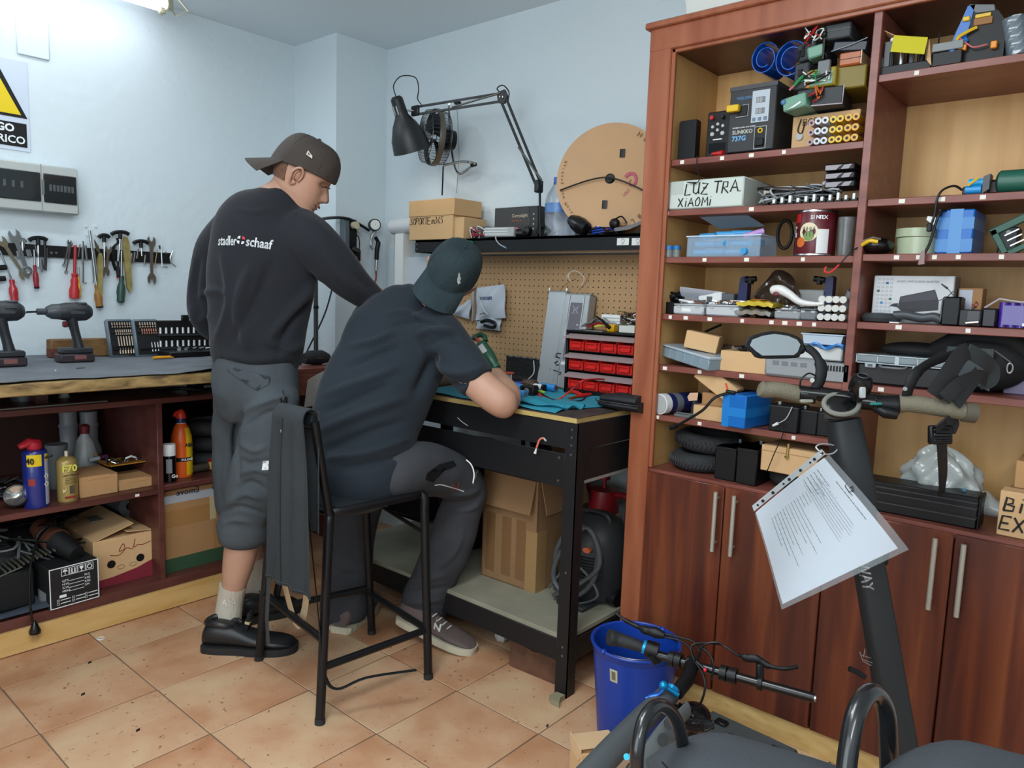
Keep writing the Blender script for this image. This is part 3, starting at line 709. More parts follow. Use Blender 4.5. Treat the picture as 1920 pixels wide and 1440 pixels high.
ps=part(trous,'black_panel',g(M_blkm).prism([(0,-.05),(.013,-.05),(.018,.05),(-.001,.08)],0,.001,T_));drape(ps,tt,.003)
M_sock=mt('b8b0a0',.95,bump=.4,bs=160,stretch=(1,1,.1))
sg_=g(M_sock);limb(sg_,[(437,1098,2.71,25,.045),(431,1130,2.72,24,.043),(427,1165,2.72,25,.045),(428,1190,2.72,27,.045)],tip=False)
so=part(p1,'sock',sg_,'ribbed beige crew sock with white numbers');ts=bvh(so.data)
T_,L_=plane_px(410,1140,440,1143,2.65);t_=text(so,'A38',.036,T_@Matrix.Diagonal((.8,1,1,1)),mt('e8e4dc',.8),bold=.02);drape(t_,ts,.0015)
sg_=g(M_sock);limb(sg_,[(474,1045,2.95,24,.045),(477,1075,2.96,22,.042),(480,1105,2.97,22,.042),(482,1125,2.98,23,.042)],tip=False);part(p1,'sock',sg_)
M_boot=mt('17191b',.42,bump=.05,bs=180);M_sole=mt('1c1d1e',.7)
r_h=at(385,1215,'z',0);r_t=at(556,1219,'z',0)
s1,TS=shoe(p1,r_h,r_t,(0,0,1),M_boot,M_sole,w=.052,h=.10)
part(s1,'padded_collar',g(M_boot).tube([(.036*math.cos(a),.062+.052*math.sin(a),.098+.022*math.cos(2*a)*.3-.01*math.sin(a))for a in np.linspace(0,2*PI,20,endpoint=False)],.012,8,closed=True,T=TS))
part(s1,'tongue_tab',g(M_blkm).bx(-.02,.02,.125,.14,.10,.17,.004,TS@TR((0,0,0),-.2)).use(mt('b8aa80',.6)).bx(.0,.021,.124,.141,.13,.14,.001,TS@TR((0,0,0),-.2)))
l_h=at(448,1168,'z',0);l_t=at(562,1139,'z',0)
s2,TS=shoe(p1,l_h,l_t,(0,0,1),M_boot,M_sole,w=.05,h=.10)
part(s2,'tongue_tab',g(M_blkm).bx(-.02,.02,.125,.14,.10,.17,.004,TS@TR((0,0,0),-.2)))
# ---------------------------------------------------------------- bar stool
SX,SY=1.477,1.974;ZS=.645
st=thing('bar_stool','black metal bar stool with low back rail on the tiled floor','bar stool',(0,0,0))
M_tube=mt('15171a',.38,.3)
feet=[(1.235,1.774),(1.315,2.252),(1.717,2.133),(1.642,1.737)]
top=[(1.285,1.80),(1.32,2.155),(1.655,2.11),(1.640,1.775)]
for i,((fx,fy),(tx,ty))in enumerate(zip(feet,top)):
 P=[(fx,fy,0),(fx*.1+tx*.9,fy*.1+ty*.9,ZS-.06),(tx,ty,ZS-.02),(tx+(SX-tx)*.12,ty+(SY-ty)*.12,ZS-.008)]
 l=part(st,'leg',g(M_tube).tube([P[0]]+[tuple(q[:3])for q in crom(P[1:],4)],.0145,12));part(l,'rubber_foot',g(M_rub).cyl((fx,fy,0),(fx+(tx-fx)*.03,fy+(ty-fy)*.03,.018),.0158,12))
def leg_at(i,z):a,b=Vector((*feet[i],0)),Vector((*top[i],ZS-.05));return a+(b-a)*(z/(ZS-.05))
for i,j,z in((0,3,.17),(3,2,.17),(2,1,.19),(1,0,.25)):
 a,b=leg_at(i,z),leg_at(j,z);part(st,'foot_rail',g(M_tube).cyl(a,b,.012,10))
for i,j,z in((3,2,.50),):part(st,'brace',g(M_tube).cyl(leg_at(2,ZS-.09),leg_at(3,.50),.007,8))
sp=[Vector((*q,0))for q in top];c_=sum(sp,Vector())/4
poly=[]
for i in range(4):
 a=sp[i]+(sp[i-1]-sp[i])*.12;b=sp[i]+(sp[(i+1)%4]-sp[i])*.12;e=sp[i]
 for t in(0,.33,.66,1):poly.append(tuple(((1-t)**2*a+2*t*(1-t)*e+t*t*b)[:2]))
part(st,'seat',g(mt('1a2024',.5,bump=.05,bs=150)).prism(poly,ZS-.018,ZS-.002))
part(st,'seat_rim',g(M_tube).tube([(x,y,ZS-.012)for x,y in poly],.013,8,closed=True))
bk=[(1.285,1.80,ZS-.02),(1.262,1.80,.75),(1.225,1.79,.92)];_b=at(522,773,'x',1.25);bl=[(1.32,2.13,ZS-.02),(1.29,2.10,.75),(1.25,_b.y,.92)]
part(st,'back_upright',g(M_tube).tube(crom(bk,4),.0135,10));part(st,'back_upright',g(M_tube).tube(crom(bl,4),.0135,10))
part(st,'back_rail',g(mt('22262a',.4)).tube(crom([bk[2],(1.195,1.92,.925),bl[2]],6),.022,10,flat=.45,up=(1,0,0)))
part(st,'back_bar',g(M_tube).tube(crom([bk[1],(1.235,1.94,.75),bl[1]],6),.0075,8))
GY=[at(521,800,'x',1.19).y,at(507,1020,'x',1.19).y,at(572,800,'x',1.19).y,at(592,1020,'x',1.19).y]
def ap(u,v):
 yl=GY[0]+(GY[1]-GY[0])*v;yr=GY[2]+(GY[3]-GY[2])*v
 yy=yl*(1-u)+yr*u
 xr=1.195-.0+.0;
 if v<.12:a=v/.12*PI*.9;x=xr+.012+.026*math.cos(PI*.15+a);z=.935+.022*math.sin(PI*.15+a)
 else:x=xr-.018+.0*(v-.12)-.006*math.sin(u*17+v*3)*min(1,(v-.1)*4);z=.93-(v-.12)*.58
 return(x,yy,z)
apm=mt('2a2f32',.92,var=.15,vs=9,bump=.2,bs=220)
gt=thing('work_jacket','dark grey work garment draped over the stool back rail','garment',(0,0,0))
part(gt,'outer_panel',g(apm).sheet(ap,26,40,.004))
part(gt,'inner_panel',g(apm).sheet(lambda u,v:(1.235+.012*math.sin(u*9),GY[2]+(GY[0]-GY[2])*u,.945-v*.36),12,12,.004))
part(gt,'seam',g(mt('1a1e22',.9)).tube([(ap(.36,v)[0]-.003,ap(.36,v)[1],ap(.36,v)[2])for v in np.linspace(.13,1,18)],.0022,5))
part(gt,'hem',g(apm).tube([(ap(u,.985)[0]-.002,ap(u,.985)[1],ap(u,.985)[2])for u in np.linspace(0,1,20)],.004,6))
part(gt,'snap_button',g(M_steel).ell((ap(.33,.2)[0]-.004,ap(.33,.2)[1],ap(.33,.2)[2]),.003,.005,.005,10,6))
part(gt,'strap',g(mt('33383c',.9)).tube([(1.21,1.99,.80),(1.21,2.0,.50),(1.22,2.04,.25),(1.23,2.05,.16)],.011,6,flat=.2,up=(1,0,0)))
part(gt,'webbing_loop',g(mt('b59c7a',.9)).tube(crom([(1.27,2.08,.50),(1.29,2.03,.30),(1.30,1.99,.22),(1.31,1.96,.30),(1.30,1.94,.48)],5),.016,6,flat=.15,up=(1,0,0)),'beige webbing loop')
part(gt,'cord',g(M_blkm).tube(crom([(1.215,1.80,.62),(1.235,1.785,.35),(1.25,1.775,.16),(1.27,1.74,.11),(1.35,1.70,.13),(1.48,1.62,.135)],5),.008,6,flat=.25,up=(0,0,1)),'dark strap with buckle dangling')
# ---------------------------------------------------------------- seated person
bod=g(M_skin)
H2=head_frame(844,517,2.56,(-.28,-.55,.79),(.42,.60,.68))
limb(bod,[(752,600,2.60,50,.07),(780,580,2.60,40,.062),(802,560,2.59,35,.058),(826,540,2.57,36,.058)])
limb(bod,[(760,600,2.60,70,.08),(725,690,2.58,78,.09),(697,760,2.54,80,.09),(690,850,2.50,74,.09),(690,900,2.48,66,.09)])
limb(bod,[(830,632,2.52,32,.05),(862,680,2.48,31,.05),(900,722,2.44,32,.048),(938,752,2.42,31,.047),(950,756,2.43,29,.045)])
limb(bod,[(944,755,2.43,28,.044),(951,742,2.48,27,.042),(940,722,2.58,22,.036),(932,706,2.68,16,.028),(928,700,2.73,14,.024)])
limb(bod,[(690,605,2.72,34,.05),(735,660,2.85,30,.045),(800,700,2.90,26,.04),(865,700,2.92,18,.03)])
limb(bod,[(700,890,2.44,36,.055),(800,890,2.61,34,.055),(860,912,2.73,25,.045),(845,1000,2.77,30,.05),(812,1090,2.81,22,.04),(795,1145,2.83,20,.035)])
limb(bod,[(670,885,2.60,36,.055),(690,890,2.80,32,.05),(680,930,2.88,26,.045),(655,1040,2.88,19,.034),(645,1140,2.88,18,.032)])
me=fuse(bod,.0085,5)
hd=g(M_skin);head_mesh(hd,H2)
add_fingers(hd,hand_at(927,699,2.74,(-.25,.25,-.9),(.1,.95,.2)),.95)
add_fingers(hd,hand_at(870,700,2.93,(.8,-.1,-.5),(.2,.9,.3)),.7)
p2=body_join(me,hd,'person','seated person in black t-shirt and dark green cap bent over the workbench')
def hairf(u,v):
 a=PI*.60+u*PI*.80;z=-.03+.085*v;w,b,f=hI(z,HW),hI(z,HB),hI(z,HF);m=(f+b)/2
 return((w+.0012)*math.copysign(abs(math.sin(a))**.85,math.sin(a)),m+(f-m+.0012)*math.copysign(abs(math.cos(a))**.8,math.cos(a)),z)
part(p2,'hair',g(mt('6b5242',.9,bump=.4,bs=300)).sheet(hairf,40,8,.003,T=H2),'close cropped brown hair')
M_cap2=mt('1c2e33',.85,var=.15,vs=14,bump=.3,bs=90)
c2=cap_parts(p2,H2,M_cap2,1,tiltb=.25)
tc_=BVHTree.FromPolygons([v.co[:]for v in c2.data.vertices],[p.vertices[:]for p in c2.data.polygons])
T_,_=plane_px(859,533,869,527,2.45)
lo=part(c2,'front_emblem',g(mt('cdd2cc',.8)).prism([(0,0),(.004,.003),(.009,.001),(.011,.008),(.018,.012),(.019,.022),(.022,.024),(.024,.030),(.017,.029),(.014,.023),(.007,.018),(.001,.010)],0,.001,T_),'small white embroidered emblem');drape(lo,tc_,.0015)
ts_=g(M_tee)
limb(ts_,[(786,566,2.60,44,.07),(772,582,2.60,70,.085),(757,620,2.59,98,.11),(732,680,2.58,101,.125),(704,740,2.55,104,.135),(684,800,2.52,103,.14),(682,855,2.50,98,.142),(686,893,2.48,93,.146),(690,908,2.48,86,.142)],n=30)
limb(ts_,[(795,600,2.55,46,.07),(828,630,2.51,45,.072),(857,668,2.48,43,.068),(886,704,2.45,40,.062),(898,718,2.44,37,.058)],tip=False)
limb(ts_,[(720,590,2.64,46,.07),(700,612,2.72,42,.065),(735,660,2.84,38,.06)])
me=fuse(ts_,.009,8)
wrinkle(me,[([(655,650),(700,640),(740,620)],6,.008),([(645,690),(700,668),(750,650)],6,-.007),([(610,740),(680,715),(745,690)],8,.009),([(600,775),(670,745),(730,722)],7,-.008),([(595,810),(680,775),(760,745)],9,.010),([(600,850),(680,815),(760,790)],8,-.008),
 ([(610,860),(690,850),(770,820)],7,.008),([(640,880),(700,868),(770,850)],6,-.007),([(720,590),(760,585),(800,600)],5,.006),([(735,612),(780,602),(822,612)],5,-.006),([(780,628),(815,618),(850,622)],6,.009),([(800,650),(835,632),(862,640)],5,-.007),
 ([(820,690),(860,700),(905,690)],7,.008),([(815,710),(860,722),(890,715)],6,-.006),([(780,740),(800,700),(815,660)],10,-.014),([(640,640),(665,600),(700,575)],12,.005)],.006,7,11)
finish(me,M_tee);tee=link('t_shirt',me,p2);tee['label']='black cotton t-shirt with short sleeves'
tr=g(M_trou2)
limb(tr,[(692,862,2.50,70,.10),(692,890,2.49,84,.12),(700,916,2.48,84,.12)],n=28)
limb(tr,[(718,898,2.44,44,.085),(750,886,2.475,53,.088),(778,880,2.53,54,.087),(815,882,2.60,50,.08),(862,902,2.70,42,.075),(874,925,2.74,38,.07),(858,975,2.76,42,.07),(838,1030,2.78,44,.07),(812,1090,2.81,44,.072),(797,1130,2.83,46,.075),(792,1155,2.84,44,.07)])
limb(tr,[(668,885,2.60,48,.085),(700,885,2.78,46,.08),(690,915,2.86,42,.075),(668,970,2.88,42,.07),(655,1060,2.88,42,.07),(646,1120,2.88,45,.072),(645,1152,2.88,44,.07)])
me=fuse(tr,.008,6)
wrinkle(me,[([(850,930),(880,925),(900,915)],4,.007),([(845,945),(880,942),(902,928)],4,-.007),([(850,958),(880,955),(898,945)],4,.006),([(765,1090),(800,1085),(840,1075)],6,.010),([(760,1110),(800,1108),(840,1100)],5,-.010),
 ([(755,1130),(800,1128),(830,1122)],5,.008),([(620,1010),(650,1040),(680,1050)],6,.008),([(615,1060),(650,1080),(690,1075)],6,-.008),([(610,1110),(650,1105),(685,1120)],6,.008),([(800,850),(850,880),(885,900)],3,-.003),([(870,990),(850,1040),(800,1080)],6,.006)],.005,12,21,k=1.25)
finish(me,M_trou2);tro2=link('trousers',me,p2);tro2['label']='charcoal work trousers with white piping and red stitched letter'
tt=bvh(me)
T_,_=plane_px(840,937,850,937,2.4)
zz=part(tro2,'stitched_letter',g(mt('c8402c',.7)).tube([(0,0,0),(.005,.028,0),(.016,.004,0),(.021,.032,0)],.0014,5,T=T_));drape(zz,tt,.002)
for nm,pts in(('piping',[(802,927),(815,928),(835,938),(857,950)]),('piping',[(874,862),(884,872),(889,890),(885,914)])):
 P=[dp(x,y,2.3)for x,y in pts];q=part(tro2,nm,g(mt('d8dad8',.6)).tube(crom(P,5),.0022,5),'white piping');drape(q,tt,.001)
T_,_=plane_px(800,920,815,900,2.3)
q=part(tro2,'black_panel',g(M_blkm).prism([(0,0),(.05,-.006),(.082,-.03),(.09,-.01),(.06,.02),(.02,.034),(0,.026)],0,.001,T_));drape(q,tt,.002)
M_trn=mt('5f524f',.75,bump=.2,bs=200,var=.08,vs=20);M_trs=mt('c2bda6',.7)
th=at(888,1226,'z',0);hh=Vector((1.80,2.06,.05))
hh=dp(752,1162,2.84)
s3,TS3=shoe(p2,hh,(th.x,th.y,.0),(0,0,1),M_trn,M_trs,'trainer',.048,.095,1)
tb_=bvh(s3.data)
T_,_=plane_px(811,1181,838,1187,2.6);nn=text(s3,'N',.045,T_@Matrix.Diagonal((.8,.8,1,1)),mt('d9dbd6',.6),bold=.03,name='side_letter');drape(nn,tb_,.002)
lh=at(640,1186,'z',0)
s4,_=shoe(p2,(lh.x-.01,lh.y+.0,0),(lh.x+.24,lh.y+.12,0),(0,0,1),M_trn,M_trs,'trainer',.048,.095,1)
# ================================================================ left side: wall, left workbench, shelf unit
def PY(px,py,Y):return at(px,py,'y',Y)
def WI(name,label,cat,px0,px1,pyb,pyt,Y,group=None,z0=None):
 """thing standing on the plane Y facing the room: returns thing, width, height"""
 m=(px0+px1)/2;a=PY(px0,pyb,Y);b=PY(px1,pyb,Y);t_=PY(m,pyt,Y);c=PY(m,pyb,Y)
 z=c.z if z0 is None else z0
 t=thing(name,label,cat,((a.x+b.x)/2,Y,z),0,group);return t,b.x-a.x,t_.z-z
Y_=WA-.002;a=PY(54,200,Y_);top=PY(52,118,Y_).z;bot=PY(57,286,Y_).z;hh=top-bot;ww=hh*.72
sg=thing('warning_sign','white electric hazard sign with yellow triangle on the back wall','sign',(a.x-ww/2,WA,bot))
part(sg,'board',g(mt('c9d4e2',.4)).bx(-ww/2,ww/2,-.004,0,0,hh,.001))
tz0,tz1=hh*.37,hh*.98;tw_=ww*.47
part(sg,'triangle',g(M_blk).prism([(-tw_,tz0),(tw_,tz0),(.012,tz1),(-.012,tz1)],0,.0015,TR((0,-.004,0),PI/2)).use(mt('e5c80c',.4)).prism([(-tw_+.022,tz0+.011),(tw_-.022,tz0+.011),(0,tz1-.018)],.0015,.002,TR((0,-.004,0),PI/2)),'yellow triangle with black border')
part(sg,'bolt_symbol',g(M_blk).prism([(.005,hh*.80),(-.025,hh*.62),(.0,hh*.62),(-.012,hh*.48),(.028,hh*.67),(.003,hh*.67),(.02,hh*.8)],.002,.0024,TR((0,-.004,0),PI/2)))
part(sg,'caption_panel',g(M_blk).bx(-ww/2+.012,ww/2-.012,-.0055,-.004,hh*.045,hh*.31))
text(sg,'RIESGO',.041,TR((ww/2-.055,-.0056,hh*.205),PI/2),M_twht,bold=.035,align='RIGHT');text(sg,'ELECTRICO',.041,TR((ww/2-.018,-.0056,hh*.08),PI/2),M_twht,bold=.02,align='RIGHT')
Yb=WA-.07;a=PY(149,404,Yb);b=PY(147,317,Yb);xL=PY(0,350,Yb).x-.16
eb=thing('fuse_box','pale grey fuse box with two dark tinted windows above the tool strip','fuse box',(0,0,0))
M_eb=mt('b5b9b6',.45)
part(eb,'body',g(M_eb).bx(xL,a.x,Yb,WA,a.z,b.z,.006))
s_=PY(78,350,Yb).x
for x0,x1,nm in((xL+.03,s_-.004,'window'),(s_+.006,a.x-.008,'window')):
 w=part(eb,nm,g(mt('23282a',.15,coat=.5)).bx(x0,x1,Yb-.006,Yb,a.z+.040,b.z-.035,.003))
 part(w,'latch',g(mt('6d7270',.4)).bx(x0-.004,x0+.002,Yb-.009,Yb,a.z+.07,b.z-.06,.001))
 for k in range(7):part(w,'breaker_switch',g(mt('4a5052',.5)).bx(x0+.02+(x1-x0)*.11*k,x0+.02+(x1-x0)*.11*k+.010,Yb-.0068,Yb-.005,(a.z+b.z)/2-.008,(a.z+b.z)/2+.018,.0005))
part(eb,'cover_seam',g(mt('8b908d',.6)).bx(s_-.0015,s_+.0015,Yb-.0012,Yb+.001,a.z,b.z))
for x,y in((161,424),(179,424),(163,440),(180,440)):p=PY(x,y,WA);part(wb_,'wall_plug',g(M_wht).cyl((p.x,WA,p.z),(p.x,WA-.006,p.z),.006,12))
YT=WA-.022
a=PY(-30,463,YT);b=PY(322,490,YT);zz0=PY(150,480,YT).z;zz1=PY(150,469,YT).z
ms=thing('tool_strip','black magnetic tool strip screwed to the back wall','tool holder',(0,0,0))
part(ms,'bar',g(M_blk).bx(a.x,b.x,WA-.018,WA,zz0-.012,zz1+.012,.002));
for x in(97,106,312):p=PY(x,474,YT);part(ms,'screw',g(M_steel).cyl((p.x,WA-.020,p.z),(p.x,WA-.017,p.z),.005,10))
def tp(x,y,dy=0):p=PY(x,y,YT-dy);return(p.x,p.y,p.z)
M_chr=mt('a9aeb0',.28,1)
def wrench(pts,w,name,label,m=None,both=True,grp=None):
 a,b=Vector(tp(*pts[0])),Vector(tp(*pts[1]));u=(b-a).normalized();s=u.cross(Vector((0,1,0))).normalized();L=(b-a).length
 T=Matrix(((u.x,s.x,0,a.x),(0,0,-1,a.y),(u.z,s.z,0,a.z),(0,0,0,1)))
 t=thing(name,label,'wrench',(0,0,0),0,grp);m=m or M_chr
 part(t,'shank',g(m).prism([(w*.8,-w*.28),(L-w*.8,-w*.2),(L-w*.8,w*.2),(w*.8,w*.28)],0,.005,T))
 def jaw(s_,x):
  q=[(x+s_*(w*.9),-w*.3),(x+s_*w*.35,-w*.62),(x-s_*w*.35,-w*.6),(x-s_*w*.7,-w*.35),(x-s_*w*.1,-w*.22),(x+s_*w*.1,0),(x-s_*w*.1,w*.22),(x-s_*w*.7,w*.35),(x-s_*w*.35,w*.6),(x+s_*w*.35,w*.62),(x+s_*(w*.9),w*.3)]
  return g(m).prism(q,-.001,.006,T)
 part(t,'open_jaw',jaw(1,w*.5))
 if both=='ring':part(t,'ring_end',g(m).tube([T@Vector((L-w*.5+w*.4*math.cos(k),w*.4*math.sin(k),.003))for k in np.linspace(0,2*PI,16,endpoint=False)],w*.17,8,closed=True))
 else:part(t,'open_jaw',jaw(-1,L-w*.5))
def driver(tip,j,end,r,hm,label,nm='screwdriver',prof=None,bladem=None,br=.0035,cap=None):
 a,b,c=(Vector(tp(*q))for q in(tip,j,end));t=thing(nm,label,'screwdriver',(0,0,0))
 part(t,'blade',g(bladem or M_chr).cyl(a,b,br,10));u=(c-b).normalized();L=(c-b).length
 T=frame(b,u.orthogonal(),u);T=Matrix.Translation(b)@u.to_track_quat('Z','Y').to_matrix().to_4x4()
 pr=prof or[(0,0),(.55,0),(.6,.12),(.5,.22),(.9,.4),(1,.6),(.85,.8),(.9,.93),(.5,1),(0,1)]
 h=part(t,'handle',g(hm).lathe([(r*q,L*z)for q,z in pr],18,T))
 if cap:part(h,'end_cap',g(cap).lathe([(0,L*.93),(r*.92,L*.93),(r*.85,L),(0,L*1.01)],14,T))
def tkey(cx,cy,w,bottom,label,m=None):
 t=thing('hex_key',label,'hex key',(0,0,0));a,b=Vector(tp(cx-w/2,cy)),Vector(tp(cx+w/2,cy))
 part(t,'handle',g(m or M_blk).tube(crom([a+Vector((0,0,-.008)),a+(b-a)*.2,(a+b)/2+Vector((0,0,.003)),a+(b-a)*.8,b+Vector((0,0,-.008))],4),.0085,8).cyl((a+b)/2,(a+b)/2+Vector((0,0,-.028)),.008,10))
 c=(a+b)/2;e=Vector(tp(*bottom));part(t,'shaft',g(M_steel).cyl(c+Vector((0,0,-.02)),e,.003,6))
def lkey(pts,r,label,grp=None,m=None):
 mono('hex_key',g(m or M_chr).tube([tp(*q)for q in pts],r,6),label,'hex key',group=grp)
driver((0,470),(22,524),(28,566),.017,mt('a8242a',.25,coat=.3),'screwdriver with clear and red fluted handle near the left frame edge');
wrench([(24,434),(53,515)],.034,'wrench','large grey combination wrench leaning at the left of the strip',both='ring')
wrench([(0,447),(49,522)],.026,'wrench','dull brass adjustable wrench leaning behind the large grey one',m=mt('77705c',.5,.6))
mono('clamp',g(M_blk).tube([tp(-20,503),tp(12,501)],.011,8).tube([tp(-20,524),tp(10,522)],.011,8),'black clamp handles at the far left of the strip','clamp')
tkey(71,447,34,(72,500),'black curved t-handle hex key nearest the left edge');tkey(195,442,20,(196,500),'small straight black t-handle hex key in the middle of the strip')
tkey(225,436,33,(221,500),'highest black curved t-handle hex key above the wooden handles');tkey(264,453,28,(266,480),'black t-handle hex key beside the grey open wrench at right')
tkey(42,451,9,(43,470),'tiny steel t-handle key on the strip',M_steel)
mono('file_tool',g(M_blk).tube([tp(84,449),tp(85,507)],.0055,6),'black square bar tool hanging beside the left t-handle key','tool')
driver((64,468),(65,497),(69,541),.011,mt('8c1b26',.4),'small screwdriver with dark red handle and black end',cap=M_blk)
driver((141,460),(140,513),(139,559),.0205,mt('b5252b',.45),'large insulated screwdriver with bulging red handle',prof=[(0,0),(.62,0),(.62,.1),(.5,.14),(.75,.3),(.68,.45),(1,.7),(.9,1),(0,1.05)],bladem=mt('a3242a',.4),br=.0065)
driver((147,500),(147,520),(149,558),.008,mt('d8a01c',.4),'thin screwdriver with yellow handle behind the large red one')
driver((168,432),(181,534),(187,577),.0165,mt('9a6a2c',.5,var=.3,vs=40),'long screwdriver with worn wooden and dark handle',br=.005,cap=M_blk)
driver((228,470),(228,517),(226,568),.0185,mt('27493f',.45),'screwdriver with dark green bulb handle',br=.0045)
driver((222,450),(221,490),(222,522),.0085,M_blk,'slim black screwdriver with red tip on handle',cap=M_red)
def wood(pts,w,label):
 a,b=Vector(tp(*pts[0])),Vector(tp(*pts[1]));u=(b-a).normalized();s=u.cross(Vector((0,1,0))).normalized();L=(b-a).length
 T=Matrix(((u.x,s.x,0,a.x),(0,0,-1,a.y),(u.z,s.z,0,a.z),(0,0,0,1)))
 mono('file',g(mt('8d7f4a',.6,var=.3,vs=30)).prism([(0,-w*.2),(L*.12,-w*.5),(L*.9,-w*.4),(L,-w*.1),(L,w*.1),(L*.9,w*.4),(L*.12,w*.5),(0,w*.2)],0,.012,T),label,'file')
wood([(234,444),(242,547)],.028,'long pale wooden spatula tool hanging beside the green screwdriver');wood([(187,475),(186,560)],.022,'shorter mossy green wooden tool behind the worn screwdriver')
mono('scraper',g(mt('4a4436',.5)).prism([(0,0),(.018,-.03),(.022,-.055),(.008,-.05)],0,.006,Matrix.Translation(tp(176,449))@TR((0,0,0),PI/2)).tube([tp(182,468),tp(192,482)],.005,6),'pointed dark metal scriber on the strip','tool')
mono('basin_spanner',g(M_blk).tube(crom([tp(219,446),tp(221,455),tp(213,464),tp(211,485),tp(217,507)],5),[.008]*5+[.009]*5+[.013]*5+[.012]*6,8,flat=.5),'black curved hook spanner in the middle of the strip','wrench')
wrench([(203,463),(198,516)],.022,'wrench','grey open wrench left of the black hook spanner');wrench([(283,446),(284,530)],.030,'wrench','long grey open ended wrench at the right of the strip')
wrench([(130,451),(119,500)],.013,'wrench','small chrome combination wrench leaning left of the red screwdriver',both='ring',grp='small chrome wrenches');wrench([(132,455),(123,513)],.013,'wrench','second small chrome combination wrench just behind the first',both='ring',grp='small chrome wrenches')
for i,(pts,r)in enumerate([([(154,462),(154,495)],.0025),([(156,452),(156,530),(162,531)],.0035),([(160,460),(163,486)],.005),([(150,458),(147,482)],.0025),([(172,470),(175,530)],.002),([(176,466),(184,520)],.004),
 ([(52,468),(55,480)],.009),([(34,470),(36,482)],.009),([(66,460),(79,510)],.003),([(77,485),(79,505)],.006),([(88,465),(87,497)],.0025)]):
 mono('socket_bit' if r>.004 else 'rod_tool',g(M_chr).tube([tp(*q)for q in pts],r,8),['thin steel rod','long steel hex key with bent foot','short chrome extension bar','fine steel pick','thin dark pick','long chrome shaft','fat chrome socket','second fat chrome socket','slanted steel rod','brass coloured tip','short thin rod'][i]+' held on the strip '+['right of the red screwdriver','below the strip centre','beside the bent hex key','close to the red screwdriver','left of the wooden handle','beside the worn screwdriver','near the large grey wrench','at the left end','under the left t-handle key','below the left t-handle key','beside the square bar tool'][i],'tool')
for i,(x,y)in enumerate([(246,480),(249,484),(254,482),(260,476),(274,487)]):
 mono('drill_bit',g(M_chr).cyl(tp(x-1,y-9),tp(x-3,y+9),.004,8),['first chrome bit right of the wooden spatula','second chrome bit right of the wooden spatula','third chrome bit from the wooden spatula','chrome bit with dark collar below the right t-handle key','bright chrome socket left of the grey open wrench'][i],'bit',group='chrome bits on the strip')
lkey([(302,462),(304,500),(314,501)],.0028,'steel hex key with white foot near the strip end');lkey([(324,470),(319,483),(320,492),(330,500)],.0028,'bent wire tool at the right end of the strip');lkey([(295,468),(290,500)],.0022,'thin brassy pick beside the long grey wrench',m=mt('8d7f55',.5,.5));lkey([(299,460),(300,467)],.004,'short dark tip beside the bent hex key',m=M_blk)
# ---------------- on the left workbench
def drill(px,py,s,label,flip=1,Yp=3.18):
 c=PY(px,py,Yp);t=thing('cordless_drill',label,'drill',(c.x,Yp,ZA+.004));A=.17*s
 M_d=mt('23262a',.45,bump=.05,bs=120);M_d2=mt('3a3f45',.4);M_dr=mt('5a1c22',.4)
 k=flip
 part(t,'battery',g(mt('2a2226',.5)).bx(-.062*s,.062*s,-.036*s,.036*s,0,.034*s,.006).use(M_d).bx(-.052*s,.058*s,-.033*s,.033*s,.034*s,.056*s,.005).use(mt('7a4a48',.5)).bx(-.012*s,.03*s,-.0372*s,-.036*s,.012*s,.028*s,.001))
 gr=g(M_d);limbp=[(.004,.05),(.0,.085),(-.006*k,.13),(-.012*k,.165)]
 gr.tube([(k*x*s*1.0,0,z*s)for x,z in[(.018,.045),(.012,.08),(.004,.12),(-.004,.155),(-.006,.175)]],[.026*s,.0215*s,.021*s,.025*s,.028*s],12,flat=.75);part(t,'grip',gr)
 mh=g(M_d);T=TR((-.005*k*s,0,.195*s),0,-PI/2*k)
 mh.lathe([(0,-.062*s),(.026*s,-.062*s),(.034*s,-.05*s),(.036*s,-.02*s),(.035*s,.02*s),(.03*s,.045*s)],20,T);body=part(t,'motor_housing',mh)
 part(t,'nose',g(M_d2).lathe([(.030*s,.045*s),(.028*s,.07*s),(.018*s,.088*s),(.012*s,.09*s),(.012*s,.118*s),(.008*s,.12*s),(0,.12*s)],18,T),'dark grey metal nose')
 if k==1:part(t,'bit',g(M_blk).cyl((-.12*s,0,.195*s),(-.165*s,0,.193*s),.004*s,8).use(M_chr).cyl((-.160*s,0,.193*s),(-.195*s,0,.192*s),.0065*s,10,.005).cyl((-.195*s,0,.192*s),(-.215*s,0,.191*s),.0025*s,6))
 part(t,'trigger',g(M_dr).bx(-.030*s*k-.008,-.030*s*k+.01,-.010*s,.010*s,.135*s,.158*s,.004))
 part(body,'vents',g(M_d2).bx(.0,.035*s,-.0365*s,-.034*s,.205*s,.211*s,.001).bx(-.02*s,.03*s,-.0372*s,-.0355*s,.187*s,.198*s,.001).bx(.01*s,.045*s,-.02*s,.02*s,.224*s,.232*s,.003));part(body,'rear_cap',g(M_d2).lathe([(0,-.07*s),(.02*s,-.07*s),(.028*s,-.06*s)],16,T))
 return t
drill(140,668,1.0,'black impact driver with bit fitted standing on its battery',1)
drill(8,668,1.02,'second black cordless drill cut off by the left frame edge',1,3.12)
t,w,h=WI('wood_block','offcut of old brown wood with dark corner behind the impact driver','wood block',97,212,666,636,3.36,z0=ZA+.004)
part(t,'block',g(mt('7b5a34',.8,var=.3,vs=30,stretch=(1,4,8))).bx(-w/2,w/2,0,.06,0,h,.004));part(t,'rusty_end',g(mt('6a3526',.8,var=.4,vs=40)).bx(-w/2-.001,-w/2+.10,-.002,.061,0,h*.55,.004))
